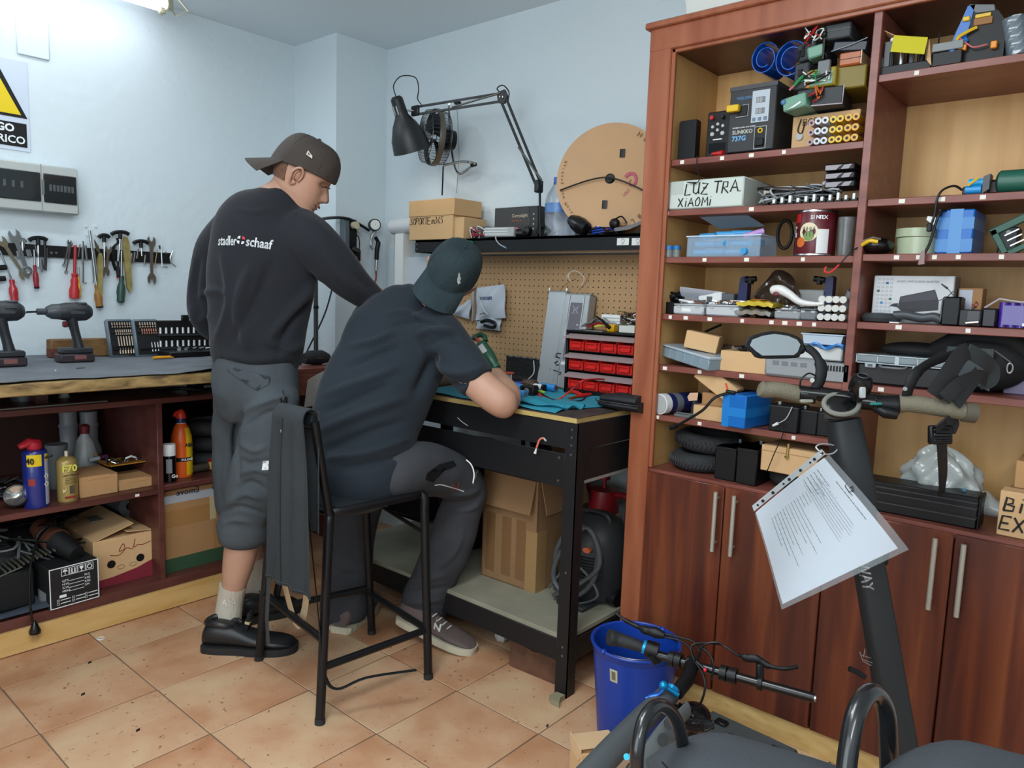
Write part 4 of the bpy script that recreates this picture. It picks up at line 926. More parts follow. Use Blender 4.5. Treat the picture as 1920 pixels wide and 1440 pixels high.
def bitcase(name,label,px0,px1,pyb,pyt,Y,rows,rz,cols=9,panel=mt('14161a',.5)):
 t,w,h=WI(name,label,'bit set',px0,px1,pyb,pyt,Y,z0=ZA+.004);t.rotation_euler=(-.22,0,rz)
 part(t,'shell',g(mt('5b6b75',.35)).bx(-w/2,w/2,.0,.022,0,h,.008).use(panel).bx(-w/2+.008,w/2-.008,-.0015,.002,.008,h-.008,.004))
 for zf,L,n,x0f,col in rows:
  rk=part(t,'bit_rack',g(M_blk).bx(-w/2+.015,w/2-.015,-.009,0,h*zf+L*.2,h*zf+L*.45,.001))
  for k in range(n):
   x=-w/2+.022+x0f*w+(w-.044-x0f*w)*k/(max(n-1,1));part(rk,'bit',g(col).cyl((x,-.006,h*zf),(x,-.006,h*zf+L),.0036,8,.0025))
 return t,w,h
M_bit=mt('b9a795',.35,.7);M_bit2=mt('b07a68',.4,.6)
bitcase('bit_case','open screwdriver bit case with long bits standing left of the second case',206,262,660,597,3.30,[(.77,.022,8,.0,M_bit),(.58,.022,8,.1,M_bit),(.08,.075,6,.15,M_bit)],.15)
bitcase('bit_case','open screwdriver bit case with copper bits and three nut drivers',256,308,658,597,3.28,[(.77,.022,7,.05,M_bit),(.60,.022,7,.1,M_bit2),(.12,.04,3,.4,M_chr)],.1)
t,w,h=WI('socket_set','black socket set lid standing open on the workbench beside the sweatshirt','socket set',297,402,662,600,3.28,z0=ZA+.004)
part(t,'lid',g(M_blk).bx(-w/2,w/2,.02,.035,.02,h,.004,TR((0,0,0),-.1)));part(t,'base',g(M_blk).bx(-w/2,w/2,-.11,.02,0,.025,.004));part(t,'latch',g(M_blk).bx(-.015,.018,.01,.025,h-.004,h+.022,.003))
for r_,zf in enumerate((.62,.25)):
 rk=part(t,'socket_rail',g(mt('2a2d31',.5)).bx(-w/2+.006,w/2-.006,.012,.02,h*zf-.012,h*zf-.004,.001))
 for k in range(10):x=-w/2+.016+(w-.03)*k/9;part(rk,'socket',g(mt('d4d7d8',.35,.5)).cyl((x,.012,h*zf),(x,.012,h*zf+.026),.0055,10,.0045))
for k in range(5):part(t,'ratchet_piece',g(M_chr).cyl((-.06+k*.03,-.05,.03),(-.045+k*.032,-.02-.01*k,.034),.008-.0008*k,10))
t,w,h=WI('utility_knife','orange yellow utility knife lying in front of the bit cases','knife',287,325,664,657,3.14,z0=ZA+.003)
part(t,'body',g(mt('dd9418',.4)).tube([(-w/2,0,.008),(-w*.2,0,.009),(w*.3,0,.009),(w/2,0,.006)],[.010,.011,.010,.004],8,flat=.6));part(t,'slider',g(M_blk).bx(-w*.2,w*.2,-.004,.004,.014,.017,.001))
mono('felt_scrap',g(mt('24262a',.9)).prism([(0,0),(.03,.006),(.045,.018),(.02,.012)],0,.002),'small torn black scrap near the edge of the mat','scrap',(PY(372,693,2.75).x,2.75,ZA+.004))
mono('felt_scrap',g(mt('24262a',.9)).prism([(0,0),(.02,.004),(.035,.012),(.01,.008)],0,.002),'tiny black scrap in the middle of the mat','scrap',(PY(142,688,2.93).x,2.93,ZA+.004))
mono('paper_speck',g(M_wht).ell((0,0,.002),.003,.003,.002,8,5),'white speck on the grey mat below the impact driver','speck',(PY(104,691,2.9).x,2.9,ZA+.003))
# ---------------- under the bench top (upper ledge)
zt0=zt
t,w,h=WI('ash_tin','flat round grey tin on the upper ledge','tin',18,76,753,733,3.1,z0=zt0);part(t,'tin',g(mt('6d7276',.4,.5)).lathe([(0,0),(w/2*.9,0),(w/2*.92,.02),(w/2,.022),(w/2,h),(w/2*.9,h),(w/2*.9,.02),(0,.02)],28))
t,w,h=WI('spool','small white spool on the upper ledge','spool',109,131,749,727,3.1,z0=zt0);part(t,'core',g(M_wht).lathe([(0,0),(w/2,0),(w/2,.003),(w*.42,.004),(w*.42,h-.004),(w/2,h-.003),(w/2,h),(0,h)],20))
mono('metal_rod',g(mt('8a8880',.4,.8)).bx(PY(-60,755,2.90).x,PY(201,749,2.90).x,2.895,2.905,zt0,zt0+.006,.001),'thin flat metal bar lying along the front of the ledge','bar')
mono('power_cable',g(M_blk).tube(crom([PY(245,745,3.0),PY(290,735,3.1),PY(340,728,3.0),PY(398,735,2.95)],5),.008,8),'black cable lying at the back of the upper ledge','cable')
mono('extension_block',g(M_blk).bx(0,.14,0,.05,0,.03,.004).use(mt('7f8588',.5)).bx(.05,.10,-.002,0,.01,.02),'dark socket block on the upper ledge beside the standing person','power strip',(PY(360,735,3.0).x,3.0,zt0))
# ---------------- middle shelf
zs=zm
def can(name,label,px0,px1,pyt,Y,mats,cap=None,cat='spray can',z0=zs,pyb=945):
 t,w,h=WI(name,label,cat,px0,px1,pyb,pyt,Y,z0=z0);r=w/2
 return t,r,h
t,r,h=can('spray_can','tall blue and yellow lubricant spray can with red nozzle cap on the middle shelf',45,92,822,2.93,None)
part(t,'can',g(mt('1c2a78',.3,coat=.3)).lathe([(0,0),(r*.96,0),(r,.004),(r,h*.80),(r*.9,h*.83),(r*.6,h*.85),(0,h*.85)],28))
part(t,'shield_panel',g(mt('e4c51c',.4)).lathe([(r+.0006,h*.62),(r+.0006,h*.79)],24,None,-PI*.80,-PI*.42));part(t,'info_panel',g(mt('a9b1c4',.4)).lathe([(r+.0006,h*.04),(r+.0006,h*.79)],24,None,-PI*.34,PI*.02))
part(t,'info_panel',g(mt('e4c51c',.4)).lathe([(r+.0009,h*.68),(r+.0009,h*.78)],12,None,-PI*.31,-PI*.06));text(t,'WD-40',.013,TR((r*.50,-r*.92,h*.71),PI/2,0,.6),M_txt,bold=.02)
text(t,'40',.030,TR((-r*.92,-r*.62,h*.66),PI/2,0,-.85),M_txt,bold=.02);part(t,'red_spot',g(mt('8f2a22',.5)).lathe([(r+.0008,h*.34),(r+.0008,h*.44)],12,None,-PI*.78,-PI*.6))
for k in(0,1):part(t,'hazard_diamond',g(M_wht).prism([(0,-.011),(.011,0),(0,.011),(-.011,0)],0,.0006,TR((r*.62,-r*.82,h*(.46-.12*k)),PI/2,0,.62)).use(M_txt).prism([(0,-.005),(.002,0),(0,.006),(-.002,0)],.0006,.001,TR((r*.62,-r*.82,h*(.46-.12*k)),PI/2,0,.62)))
part(t,'nozzle_cap',g(mt('b82333',.4)).lathe([(r*.55,h*.85),(r*.62,h*.87),(r*.60,h*.95),(0,h*.96)],18).tube([(r*.4,0,h*.93),(-r*.4,0,h*.955),(-r*1.2,0,h*.90)],[.016,.02,.012],10,flat=.8),'red flip nozzle cap')
t,r,h=can('spray_can','gold spray can with large yellow F70 lettering',108,147,845,2.94,None)
part(t,'can',g(mt('a79158',.35,.3)).lathe([(0,0),(r*.95,0),(r,.005),(r*.98,.010),(r,.014),(r,h*.80),(r*.97,h*.82),(r*.6,h*.88),(r*.3,h*.90),(0,h*.9)],28));part(t,'nozzle',g(mt('d8d2ba',.4)).cyl((0,0,h*.89),(0,0,h*1.0),r*.17,10))
text(t,'F70',.034,TR((-.027,-r-.0005,h*.62),PI/2),mt('d9d45a',.5),bold=.03);text(t,'GRASA CADENAS',.007,TR((-.027,-r-.0004,h*.53),PI/2),M_txt,bold=.01)
for k in range(4):part(t,'text_line',g(mt('5d4f2c',.6)).bx(-.018,.020,-r-.0008,-r+.001,h*(.48-.035*k),h*(.487-.035*k)))
part(t,'picture',g(mt('4a4433',.6)).bx(-.004,.012,-r-.0009,-r+.001,h*.17,h*.33).use(mt('d6c890',.5)).prism([(-.026,h*.2),(-.018,h*.22),(-.012,h*.3),(-.02,h*.26),(-.027,h*.28)],r-.0002,r+.0008,TR((0,0,0),PI/2)));part(t,'brand_strip',g(mt('8a2a22',.5)).bx(-.02,.018,-r-.0009,-r+.001,h*.08,h*.12))
t,r,h=can('paint_tub','grey plastic tub behind the lubricant can',89,131,832,3.15,None,cat='tub');part(t,'tub',g(mt('74777a',.5)).lathe([(0,0),(r*.85,0),(r*.95,h*.9),(r,h*.9),(r,h),(0,h)],26));part(t,'label_patch',g(mt('6a4a2a',.6)).lathe([(r*.93,h*.2),(r*.96,h*.7)],10,None,-PI*.5,-PI*.1))
for i,(a,b)in enumerate(((114,153),(152,191))):
 t,r,h=can('plastic_cup',['left of two upturned white bottles at the back of the shelf','right of two upturned white bottles at the back of the shelf'][i],a,b,768,3.36,None,cat='bottle');part(t,'bottle',g(mt('8f9296',.4)).lathe([(0,0),(r*1.1,0),(r*1.12,h*.35),(r*.8,h*.5),(r*.85,h*.72),(r*.95,h*.75),(r*.8,h*.8),(r*.85,h*.98),(0,h)],26));part(t,'band',g(mt('5a5336',.6)).lathe([(r*1.13,h*.02),(r*1.13,h*.28)],22))
t,r,h=can('spray_bottle','translucent white spray bottle with dark red cap',136,190,795,3.20,None,cat='bottle');part(t,'bottle',g(mt('a9b0b0',.35)).lathe([(0,0),(r,0),(r*1.0,h*.3),(r*.6,h*.7),(r*.28,h*.82),(r*.28,h*.86),(0,h*.86)],24));part(t,'cap',g(mt('6a1e26',.4)).lathe([(r*.34,h*.84),(r*.36,h*.97),(r*.2,h),(0,h)],18));part(t,'label_patch',g(mt('b8b43c',.5)).lathe([(r*.93,h*.2),(r*.80,h*.42)],14,None,-PI*.85,-PI*.2));part(t,'red_mark',g(mt('8e2f38',.5)).bx(-.005,.02,-r*.72,-r*.66,h*.42,h*.5))
def carton(name,label,px0,px1,pyb,pyt,Y,d,m=None,z0=None,rz=0,lid=True,cat='box',c=.002):
 t,w,h=WI(name,label,cat,px0,px1,pyb,pyt,Y,z0=z0);t.rotation_euler.z=rz;t.location.y+=0
 part(t,'carton',g(m or M_card).bx(-w/2,w/2,0,d,0,h,c))
 if lid:part(t,'lid_flap',g(m or M_card).bx(-w/2+.001,w/2-.001,0,d,h,h+.0025,.001).bx(-w*.3,w*.3,-.0015,0,h-.012,h+.002,.001))
 return t,w,h
carton('small_box','flat brown cardboard box right of the gold spray can',150,222,937,892,2.93,.17,z0=zs)
carton('small_box','low brown cardboard box with tucked tab at the shelf end',223,291,927,897,2.94,.14,z0=zs)
t,w,h=WI('parts_box','open amber cardboard box of metal screws and clips stacked on top','box',205,287,895,868,2.99,z0=zs+.085)
mm=mt('a8742a',.35,var=.1,vs=20)
part(t,'tray',g(mm).bx(-w/2,w/2,0,.003,0,h).bx(-w/2,w/2,.117,.12,0,h).bx(-w/2,-w/2+.003,0,.12,0,h).bx(w/2-.003,w/2,0,.12,0,h).bx(-w/2,w/2,0,.12,0,.003));part(t,'flap',g(M_card).sheet(lambda u,v:(w/2+.03*v,.01+.1*u,h-.04*v),4,4,.002));part(t,'flap',g(M_card).sheet(lambda u,v:(-w/2+.08*u*w,.12+.03*v,h+.02*v),4,4,.002))
sc=g(M_steel);rr=random.Random(3)
for k in range(90):
 p=Vector((rr.uniform(-w/2+.01,w/2-.01),rr.uniform(.01,.11),h-.006+rr.uniform(0,.018)));q=p+Vector((rr.uniform(-.014,.014),rr.uniform(-.014,.014),rr.uniform(-.008,.01)));sc.use(rr.choice((M_steel,M_steeld,M_blk))).cyl(p,q,rr.uniform(.0015,.003),5)
sc.use(M_wht).tube([(-.01,.03,h+.014),(.01,.025,h+.022),(.03,.03,h+.012)],.004,6);part(t,'screws',sc,kind='stuff')
carton('small_box','hidden cardboard carton carrying the open box of screws',210,280,905,893,3.02,.10,z0=zs,lid=False)
mono('tube_pack',g(mt('6c2f58',.4)).tube([(0,0,.01),(.05,.01,.01)],.009,8).use(mt('b5c4cc',.4)).tube([(-.03,-.02,.012),(.01,-.02,.014)],.008,8),'purple and white tube lying behind the flat brown box','tube',(PY(178,866,3.12).x,3.12,zs+.09));
t,w,h=WI('bike_lamp','round black torch with silver reflector lying at the left of the middle shelf','torch',0,44,950,905,2.95,z0=zs)
part(t,'body',g(M_blk).lathe([(0,-.12),(.022,-.12),(.026,-.04),(.036,0),(.036,.02)],22,TR((.02,0,.040),1.15,0,-.5)@TR((0,0,0))));part(t,'reflector',g(mt('c6ccca',.15,.9)).lathe([(.034,.021),(.02,.012),(.006,.004),(0,.004)],22,TR((.02,0,.040),1.15,0,-.5)));part(t,'rim',g(M_steeld).lathe([(.038,.015),(.040,.02),(.038,.026),(.034,.024)],22,TR((.02,0,.040),1.15,0,-.5)))
mono('tangled_parts',(lambda q:[q.use(rr.choice((M_blk,M_gry,M_steeld))).tube([(rr.uniform(-.1,.12),rr.uniform(0,.2),rr.uniform(.005,.05))for _ in range(3)],.004,5)for _ in range(26)]and q)(G()),'dark heap of small wires and metal parts behind the torch','wires',(PY(10,930,3.05).x,3.05,zs),kind='stuff')
zr=zm+.006
t,r,h=can('spray_can','slim black spray can with white cap beside the orange bottle',307,330,832,2.94,None,pyb=915,z0=zr);part(t,'can',g(M_blkg).lathe([(0,0),(r,.002),(r,h*.70),(0,h*.72)],20));part(t,'cap',g(M_wht).lathe([(r*1.02,h*.70),(r*1.02,h*.97),(r*.9,h),(0,h)],20));part(t,'label_patch',g(mt('7d8084',.5)).lathe([(r+.0005,h*.25),(r+.0005,h*.62)],12,None,-PI*.8,-PI*.5));text(t,'Go',.02,TR((-.004,-r-.0005,h*.12),PI/2),M_twht,bold=.02)
t,r,h=can('degreaser_bottle','tall orange and yellow bottle with red spout on the right shelf bay',323,360,767,3.00,None,cat='bottle',pyb=905,z0=zr)
part(t,'bottle',g(mt('d95a1a',.35)).lathe([(0,0),(r*.98,0),(r,h*.05),(r,h*.45),(r*.95,h*.6),(r*.7,h*.74),(r*.42,h*.8),(0,h*.81)],26));part(t,'yellow_side',g(mt('ddb51c',.4)).lathe([(r+.001,h*.03),(r+.001,h*.45),(r*.96+.001,h*.6),(r*.73,h*.73)],14,None,-PI*.5,0));part(t,'neck_ring',g(mt('1c2450',.4)).lathe([(r*.45,h*.80),(r*.5,h*.81),(r*.48,h*.87),(0,h*.87)],18));part(t,'spout',g(mt('c8301c',.4)).lathe([(r*.5,h*.87),(r*.52,h*.9),(r*.3,h*.98),(r*.16,h),(0,h)],18).tube([(-r*.1,0,h*.97),(-r*.5,0,h*.95),(-r*.7,-.003,h*.9)],.008,8))
text(t,'ABE',.02,TR((-.006,-r-.0015,h*.46),PI/2),M_txt,bold=.03);part(t,'black_band',g(M_blk).lathe([(r+.0018,h*.24),(r+.0018,h*.30)],14,None,-PI*.95,-PI*.35));text(t,'PULGAS',.013,TR((-.022,-r-.0026,h*.255),PI/2),M_twht,bold=.02);part(t,'neck_label',g(M_wht).lathe([(r*.46,h*.77),(r*.46,h*.80)],14))
for k in range(6):part(t,'rib',g(mt('ddb51c',.4)).lathe([(r+.0008,h*(.06+.07*k)),(r+.0026,h*(.065+.07*k)),(r+.0008,h*(.07+.07*k))],16,None,-PI*.35,PI*.2))
t,r,h=WI('sealant_tube','sealant tube with fat red cap lying at the end of the right bay','tube',362,416,905,882,3.0,z0=zr);part(t,'tube',g(mt('3b332b',.5)).cyl((-.07,0,.02),(.01,0,.022),.017,18).use(mt('c9a24a',.5)).cyl((.002,0,.022),(.016,0,.022),.0175,18));part(t,'cap',g(mt('a61c20',.35)).cyl((.016,0,.027),(.075,0,.027),.027,20,.029),'red screw cap')
for k in range(3):
 mono('tyre',g(M_rub).tube([(.11*math.cos(a),.11*math.sin(a),.035)for a in np.linspace(0,2*PI,28,endpoint=False)],.033,10,closed=True).use(mt('8a8d90',.3,.6)).lathe([(.075,.05),(.078,.055),(.075,.06)],24),['bottom black tyre of the stack in the right shelf bay','middle black tyre of the stack in the right shelf bay','top black tyre of the stack in the right shelf bay'][k],'tyre',(PY(395,840,3.14).x,3.16,zr+.068*k),group='tyres stacked in the left shelf unit')
# ---------------- bottom shelf
z1=.125
t,w,h=WI('shipping_box','black shipping box with white outline and handling symbols on the bottom shelf','box',94,190,1153,1068,2.86,z0=.126)
a=PY(95,1148,2.862);b=PY(190,1124,2.862);w=(b-a).length;h=PY(100,1062,2.862).z-.126-.012;t.location=((a.x+b.x)/2,2.872,.126);t.rotation_euler.z=.06
M_bb=mt('17181a',.6)
part(t,'carton',g(M_bb).bx(-w/2,w/2,0,.26,0,h,.002))
ou=g(M_twht)
for x0,x1,za,zb_ in((-w/2+.001,w/2-.001,.001,.004),(-w/2+.001,w/2-.001,h-.004,h-.001),(-w/2+.001,-w/2+.004,.001,h),(w/2-.004,w/2-.001,.001,h)):ou.bx(x0,x1,-.0008,.0005,za,zb_)
part(t,'white_outline',ou)
for k in range(4):
 x=-w*.26+k*w*.165;fr=g(M_twht)
 for q in((x,x+.026,.0,.0015),(x,x+.026,.0255,.027),(x,x+.0015,0,.027),(x+.0245,x+.026,0,.027)):fr.bx(q[0],q[1],-.0009,.0005,h*.80-.005+q[2],h*.80-.005+q[3])
 z=h*.80-.005
 if k==0:fr.prism([(x+.004,z+.015),(x+.008,z+.021),(x+.013,z+.023),(x+.018,z+.021),(x+.022,z+.015)],-.0005,.0009,TR((0,0,0),PI/2)).bx(x+.012,x+.014,-.0009,.0005,z+.004,z+.016)
 if k==1:fr.bx(x+.006,x+.010,-.0009,.0005,z+.006,z+.022).bx(x+.016,x+.020,-.0009,.0005,z+.006,z+.022).bx(x+.004,x+.022,-.0009,.0005,z+.003,z+.005)
 if k==2:fr.prism([(x+.006,z+.022),(x+.020,z+.022),(x+.018,z+.013),(x+.014,z+.010),(x+.014,z+.005),(x+.018,z+.003),(x+.008,z+.003),(x+.012,z+.005),(x+.012,z+.010),(x+.008,z+.013)],-.0005,.0009,TR((0,0,0),PI/2))
 if k==3:fr.tube([(x+.013+.008*math.cos(a),-.001,z+.0135+.008*math.sin(a))for a in np.linspace(.3,2*PI,9)],.0016,5)
 part(t,'handling_symbol',fr)
for k,(s1_,s2_)in enumerate((('QTY','PCS'),('N.W','KGS'),('G.W','KGS'),('MEAS','CM'))):
 z=h*(.62-.085*k);text(t,s1_,.011,TR((-w*.25,-.001,z),PI/2),M_twht);text(t,s2_,.011,TR((w*.20,-.001,z+.004),PI/2),M_twht);part(t,'form_line',g(M_twht).bx(-w*.12,w*.19,-.0009,.0005,z-.001,z+.0004))
part(t,'tick_label',g(M_twht).bx(-w*.31,-w*.17,-.001,.0005,h*.24,h*.31,.001))
for k in range(6):x=(-w*.36,-w*.06,w*.20)[k%3];z=h*(.16 if k<3 else.08);part(t,'check_box',g(M_twht).bx(x,x+.008,-.0009,.0005,z,z+.001).bx(x,x+.001,-.0009,.0005,z,z+.008).bx(x,x+.008,-.0009,.0005,z+.007,z+.008).bx(x+.007,x+.008,-.0009,.0005,z,z+.008).bx(x+.012,x+.045,-.0009,.0005,z+.003,z+.0055))
part(t,'side_label',g(mt('8d8f8f',.6)).bx(-w/2-.0008,-w/2,.03,.10,.01,.055))
t,w,h=WI('shoe_box','tan cardboard box with red base, script logo and two finger holes','box',176,292,1100,1000,2.95,z0=.126)
a=PY(178,1105,2.95);b=PY(291,1080,2.95);w=(b-a).length;h=PY(178,1018,2.95).z-.126;t.location=((a.x+b.x)/2,2.955,.126)
part(t,'carton',g(M_cardl).bx(-w/2,w/2,0,.34,.0,h,.002));part(t,'red_base',g(mt('7d2030',.6)).prism([(-w/2-.001,0),(w/2+.001,0),(w/2+.001,h*.38),(w*.2,h*.26),(-w*.2,h*.18),(-w/2-.001,h*.16)],0,.0012,TR((0,0,0),PI/2)))
part(t,'lid_flap',g(M_cardl).sheet(lambda u,v:(-w/2+w*.66*u,.0+.34*v,h+.045*u),4,4,.0035));part(t,'lid_flap',g(M_cardl).sheet(lambda u,v:(w/2-w*.45*u,.0+.34*v,h+.004+.012*u),4,4,.0035))
for x in(-w*.22,w*.26):part(t,'finger_hole',g(M_blk).cyl((x,-.0014,h*.46),(x,.002,h*.46),.0155,18))
part(t,'logo_script',g(mt('8a3b28',.6)).tube(crom([(-w*.24,-.001,h*.66),(-w*.1,-.001,h*.62),(0,-.001,h*.72),(-.005,-.001,h*.85),(-.02,-.001,h*.7),(.01,-.001,h*.74),(.03,-.001,h*.7),(.04,-.001,h*.90),(.035,-.001,h*.72),(.05,-.001,h*.76),(.07,-.001,h*.74),(.1,-.001,h*.78)],4),.0016,5));
for x in(-.015,.03):part(t,'small_stamp',g(mt('8f7a50',.6)).tube([(x+.013*math.cos(a),-.001,h*.36+.008*math.sin(a))for a in np.linspace(0,2*PI,12)],.0012,4))
part(t,'flap_label',g(mt('7f7c74',.6)).bx(-w*.26,-w*.05,.16,.24,h+.030,h+.034,0,TR((0,0,0),0,0,0)))
t=thing('film_roll','grey roll of film with hollow core lying at the back on the tan box','roll',(PY(228,970,3.25).x,3.16,.126+h+.055));part(t,'roll',g(mt('55585a',.6)).lathe([(.016,0),(.045,0),(.045,.2),(.016,.2)],26,TR((0,0,0),-PI/2)))
t=thing('angle_grinder','dark power tool with brown motor lying on the black shipping box','power tool',(PY(100,1035,3.0).x,2.99,PY(100,1060,2.95).z+.045))
part(t,'motor',g(mt('5a3526',.6)).cyl((0,.12,.05),(.01,.0,.03),.046,20));part(t,'grip',g(M_blkm).tube([(.01,.0,.03),(.03,-.05,.01),(.045,-.09,-.005)],[.042,.035,.030],14));part(t,'fan_ring',g(M_blk).tube([(.0+.052*math.cos(a),.02,.034+.052*math.sin(a))for a in np.linspace(0,2*PI,22,endpoint=False)],.005,6,closed=True))
hp=G();rr=random.Random(9)
for k in range(46):
 x,y,z=rr.uniform(-.26,.14),rr.uniform(.04,.3),rr.uniform(.12,.30)
 hp.use(rr.choice((M_blk,M_blk,M_gry,M_blkm))).tube(crom([(x+rr.uniform(-.09,.09),y+rr.uniform(-.05,.05),z+rr.uniform(-.05,.05))for _ in range(4)],4),rr.uniform(.002,.006),5)
hp.use(M_blkm).ell((-.08,.18,.12),.22,.13,.14,20,12)
mono('cable_heap',hp,'dark heap of cables and straps filling the bottom shelf','cables',(PY(70,1050,2.97).x,2.97,.13),kind='stuff')
t,w,h=WI('vent_tray','black ribbed tray leaning at the left of the bottom shelf','tray',-25,66,1120,1075,2.93,z0=.14)
part(t,'body',g(M_blkm).bx(-w/2,w/2,.0,.2,0,h,.006));part(t,'rim',g(mt('5d5f58',.5)).bx(-w/2,w/2,-.004,.0,h,h+.004,0,TR((0,0,0),0,-.25)))
for k in range(12):part(t,'rib',g(mt('4a4a40',.5)).bx(-w*.1+k*.014,-.1*w+k*.014+.006,.005,.19,h+.002+.0036*k,h+.010+.0036*k,.001))
mono('grey_cloth',g(mt('3a4450',.9)).sheet(lambda u,v:(-.16+.3*u,-.02+.14*v,.004+.012*math.sin(u*7+v*4)*v+.008*math.sin(v*9)+.012),20,10,.002),'blue grey cloth lying under the ribbed tray on the bottom shelf','cloth',(PY(20,1150,2.9).x,2.89,.126))
cp=[PY(96,985,2.99),PY(72,1010,2.93),PY(58,1060,2.89),PY(56,1120,2.862),PY(60,1160,2.855),PY(65,1172,2.850)]
t=thing('power_plug','black plug hanging on its cord over the pale plinth','plug',(0,0,0));part(t,'cord',g(M_blkg).tube(crom(cp,6),.0038,8));e=cp[-1]
part(t,'plug_body',g(M_blkg).lathe([(.004,.022),(.007,.016),(.019,-.012),(.018,-.022),(0,-.022)],16,Matrix.Translation(e)@TR((0,0,-.008))));part(t,'pin',g(M_steel).cyl(e+Vector((-.006,0,-.030)),e+Vector((-.007,0,-.047)),.0022,8));part(t,'pin',g(M_steel).cyl(e+Vector((.008,0,-.030)),e+Vector((.008,0,-.046)),.0022,8))
t,w,h=WI('moving_box','large taped brown cardboard box with green base in the right bay','box',309,460,1065,930,2.93,z0=.126);w=.45;h=zm-.03-.126;t.location.x=PY(309,1000,2.93).x+w/2
part(t,'carton',g(M_card2).bx(-w/2,w/2,0,.4,0,h,.003));part(t,'green_base',g(mt('2f4c34',.6)).bx(-w/2-.001,w/2+.001,-.001,.4,.0,h*.17));part(t,'printed_tape',g(mt('a6abb2',.4)).bx(-w/2-.001,w/2+.001,-.0012,.401,h*.84,h*.94));
for x in(-.17,-.02,.12):text(t,'Emove',.035,TR((x+.09,-.0016,h*.925),-PI/2,PI,0)@TR((0,0,0)),mt('1c2a50',.6),bold=.01)
part(t,'packing_tape',g(M_tape).bx(-w/2-.0005,w/2,-.0008,0,h*.55,h*.75));part(t,'packing_tape',g(M_tape).bx(-.02,.05,-.0009,0,h*.17,h*.9));part(t,'masking_tape',g(mt('b3a67e',.7)).bx(-w*.08,-w*.02,-.001,0,h*.55,h*.9))
t=thing('glasses_case','dark grey zipped case lying on the small side table','case',(PY(588,670,3.1).x,3.08,.926));part(t,'shell',g(mt('2a2a2e',.8,bump=.2,bs=200)).tube([(-.07,0,.03),(-.03,0,.036),(.03,0,.036),(.07,0,.028)],[.025,.034,.034,.022],14,flat=1));part(t,'zip',g(M_steeld).tube([(-.075,-.02,.028),(0,-.036,.034),(.07,-.022,.028)],.002,6))
mono('sponge',g(mt('b48a2c',.8)).prism([(-.04,0),(.03,-.01),(.045,.03),(-.02,.05)],0,.03),'yellow brown cloth lump behind the zipped case','cloth',(PY(612,652,3.12).x,3.22,.926))
t=thing('lamp_stand','thin metal pole standing in the corner behind the people','pole',(PY(602,560,3.06).x,3.10,.926));part(t,'pole',g(mt('55585a',.35,.8)).cyl((0,0,0),(-.004,0,.5),.011,12));part(t,'joint',g(M_blk).cyl((-.001,0,.27),(-.001,0,.285),.013,12));part(t,'foot',g(M_blkm).lathe([(0,0),(.03,0),(.02,.012),(0,.014)],16))
mono('corner_cable',g(M_blk).tube(crom([PY(632,500,3.16),PY(612,580,3.15),PY(580,650,3.12),PY(560,690,3.1)],6),.004,6),'black cable slanting behind the metal pole','cable')
mono('paper_sheet',g(M_wht).sheet(lambda u,v:(.0+.13*u,.01*math.sin(u*3)+.03*v,-.06-.13*v+.05*u*(1-v)),6,6,.001),'white folded sheet hanging below the side table','paper',(PY(575,715,2.93).x,2.92,PY(575,700,2.93).z+.03))
# ================================================================ right workbench, overhead shelf, wall B
RX=-PI/2
def PX(px,py,X):return at(px,py,'x',X)
def XI(name,label,cat,px0,px1,pyb,pyt,X,z0=None,rz=0,group=None):
 """thing with its front on plane X, facing the room (local x to the viewer's right, local y deeper)"""
 m=(px0+px1)/2;a=PX(px0,pyb,X);b=PX(px1,pyb,X);c=PX(m,pyb,X);tt_=PX(m,pyt,X)
 z=c.z if z0 is None else z0
 t=thing(name,label,cat,(X,(a.y+b.y)/2,z),RX+rz,group);return t,a.y-b.y,tt_.z-z
TB=ZB+.0005
def zig(x,y,z=TB):p=at(x,y,'z',z);return p
mono('teal_mat',g(mt('2a93ab',.7,var=.1,vs=9)).sheet(lambda u,v:(1.875+.50*v,2.06-.02-.62*u+.02*math.sin(9*v),TB+.003+max(0,.006*math.sin(u*11+v*5)*math.sin(v*7+u*3))),40,24,.002),'bright teal repair mat spread over the right workbench','mat')
mono('teal_cloth',g(mt('1f7d92',.8,var=.15,vs=14)).sheet(lambda u,v:(1.89+.13*v+.04*u,1.76-.33*u+.01*math.sin(7*v),TB+.008+.007*math.sin(v*14+u*2)+.004*math.sin(u*16)),30,24,.003),'folded dark teal cloth lying at the bench edge right of the elbow','cloth')
def sbat(name,label,pb0,pb1,pt0,pt1,Xb,Xt,d,extra=None):
 a,b=zig(*pb0),zig(*pb1);a.x=b.x=Xb;a=PX(*pb0,Xb);b=PX(*pb1,Xb);tl=PX(*pt0,Xt);tr_=PX(*pt1,Xt)
 a.z=b.z=TB+.001
 t=thing(name,label,'battery',(0,0,0));ys=(a+b)/2;yt=(tl+tr_)/2;w=(a-b).length;up=(yt-ys);L=up.length;up.normalize();x=(b-a).normalized();z=x.cross(up)*-1
 y=up.cross(x);T=Matrix(((x.x,y.x,up.x,ys.x),(x.y,y.y,up.y,ys.y),(x.z,y.z,up.z,ys.z),(0,0,0,1)))
 part(t,'case',g(mt('a2a6a8',.35,.5,var=.04,vs=6)).bx(-w/2,w/2,0,d,.0,L,.004,T));part(t,'end_cap',g(mt('8a8d8f',.4,.5)).bx(-w/2-.001,w/2+.001,-.001,d+.001,L-.008,L,.002,T));part(t,'end_cap',g(M_blk).bx(-w/2+.004,w/2-.004,.002,d-.002,-.0,.006,.001,T))
 return t,T,w,L
sb1,T1,w1,L1=sbat('scooter_battery','plain silver battery pack leaning on the pegboard, left of the pair',(1005,712),(1040,716),(1032,545),(1060,545),2.41,2.52,.03)
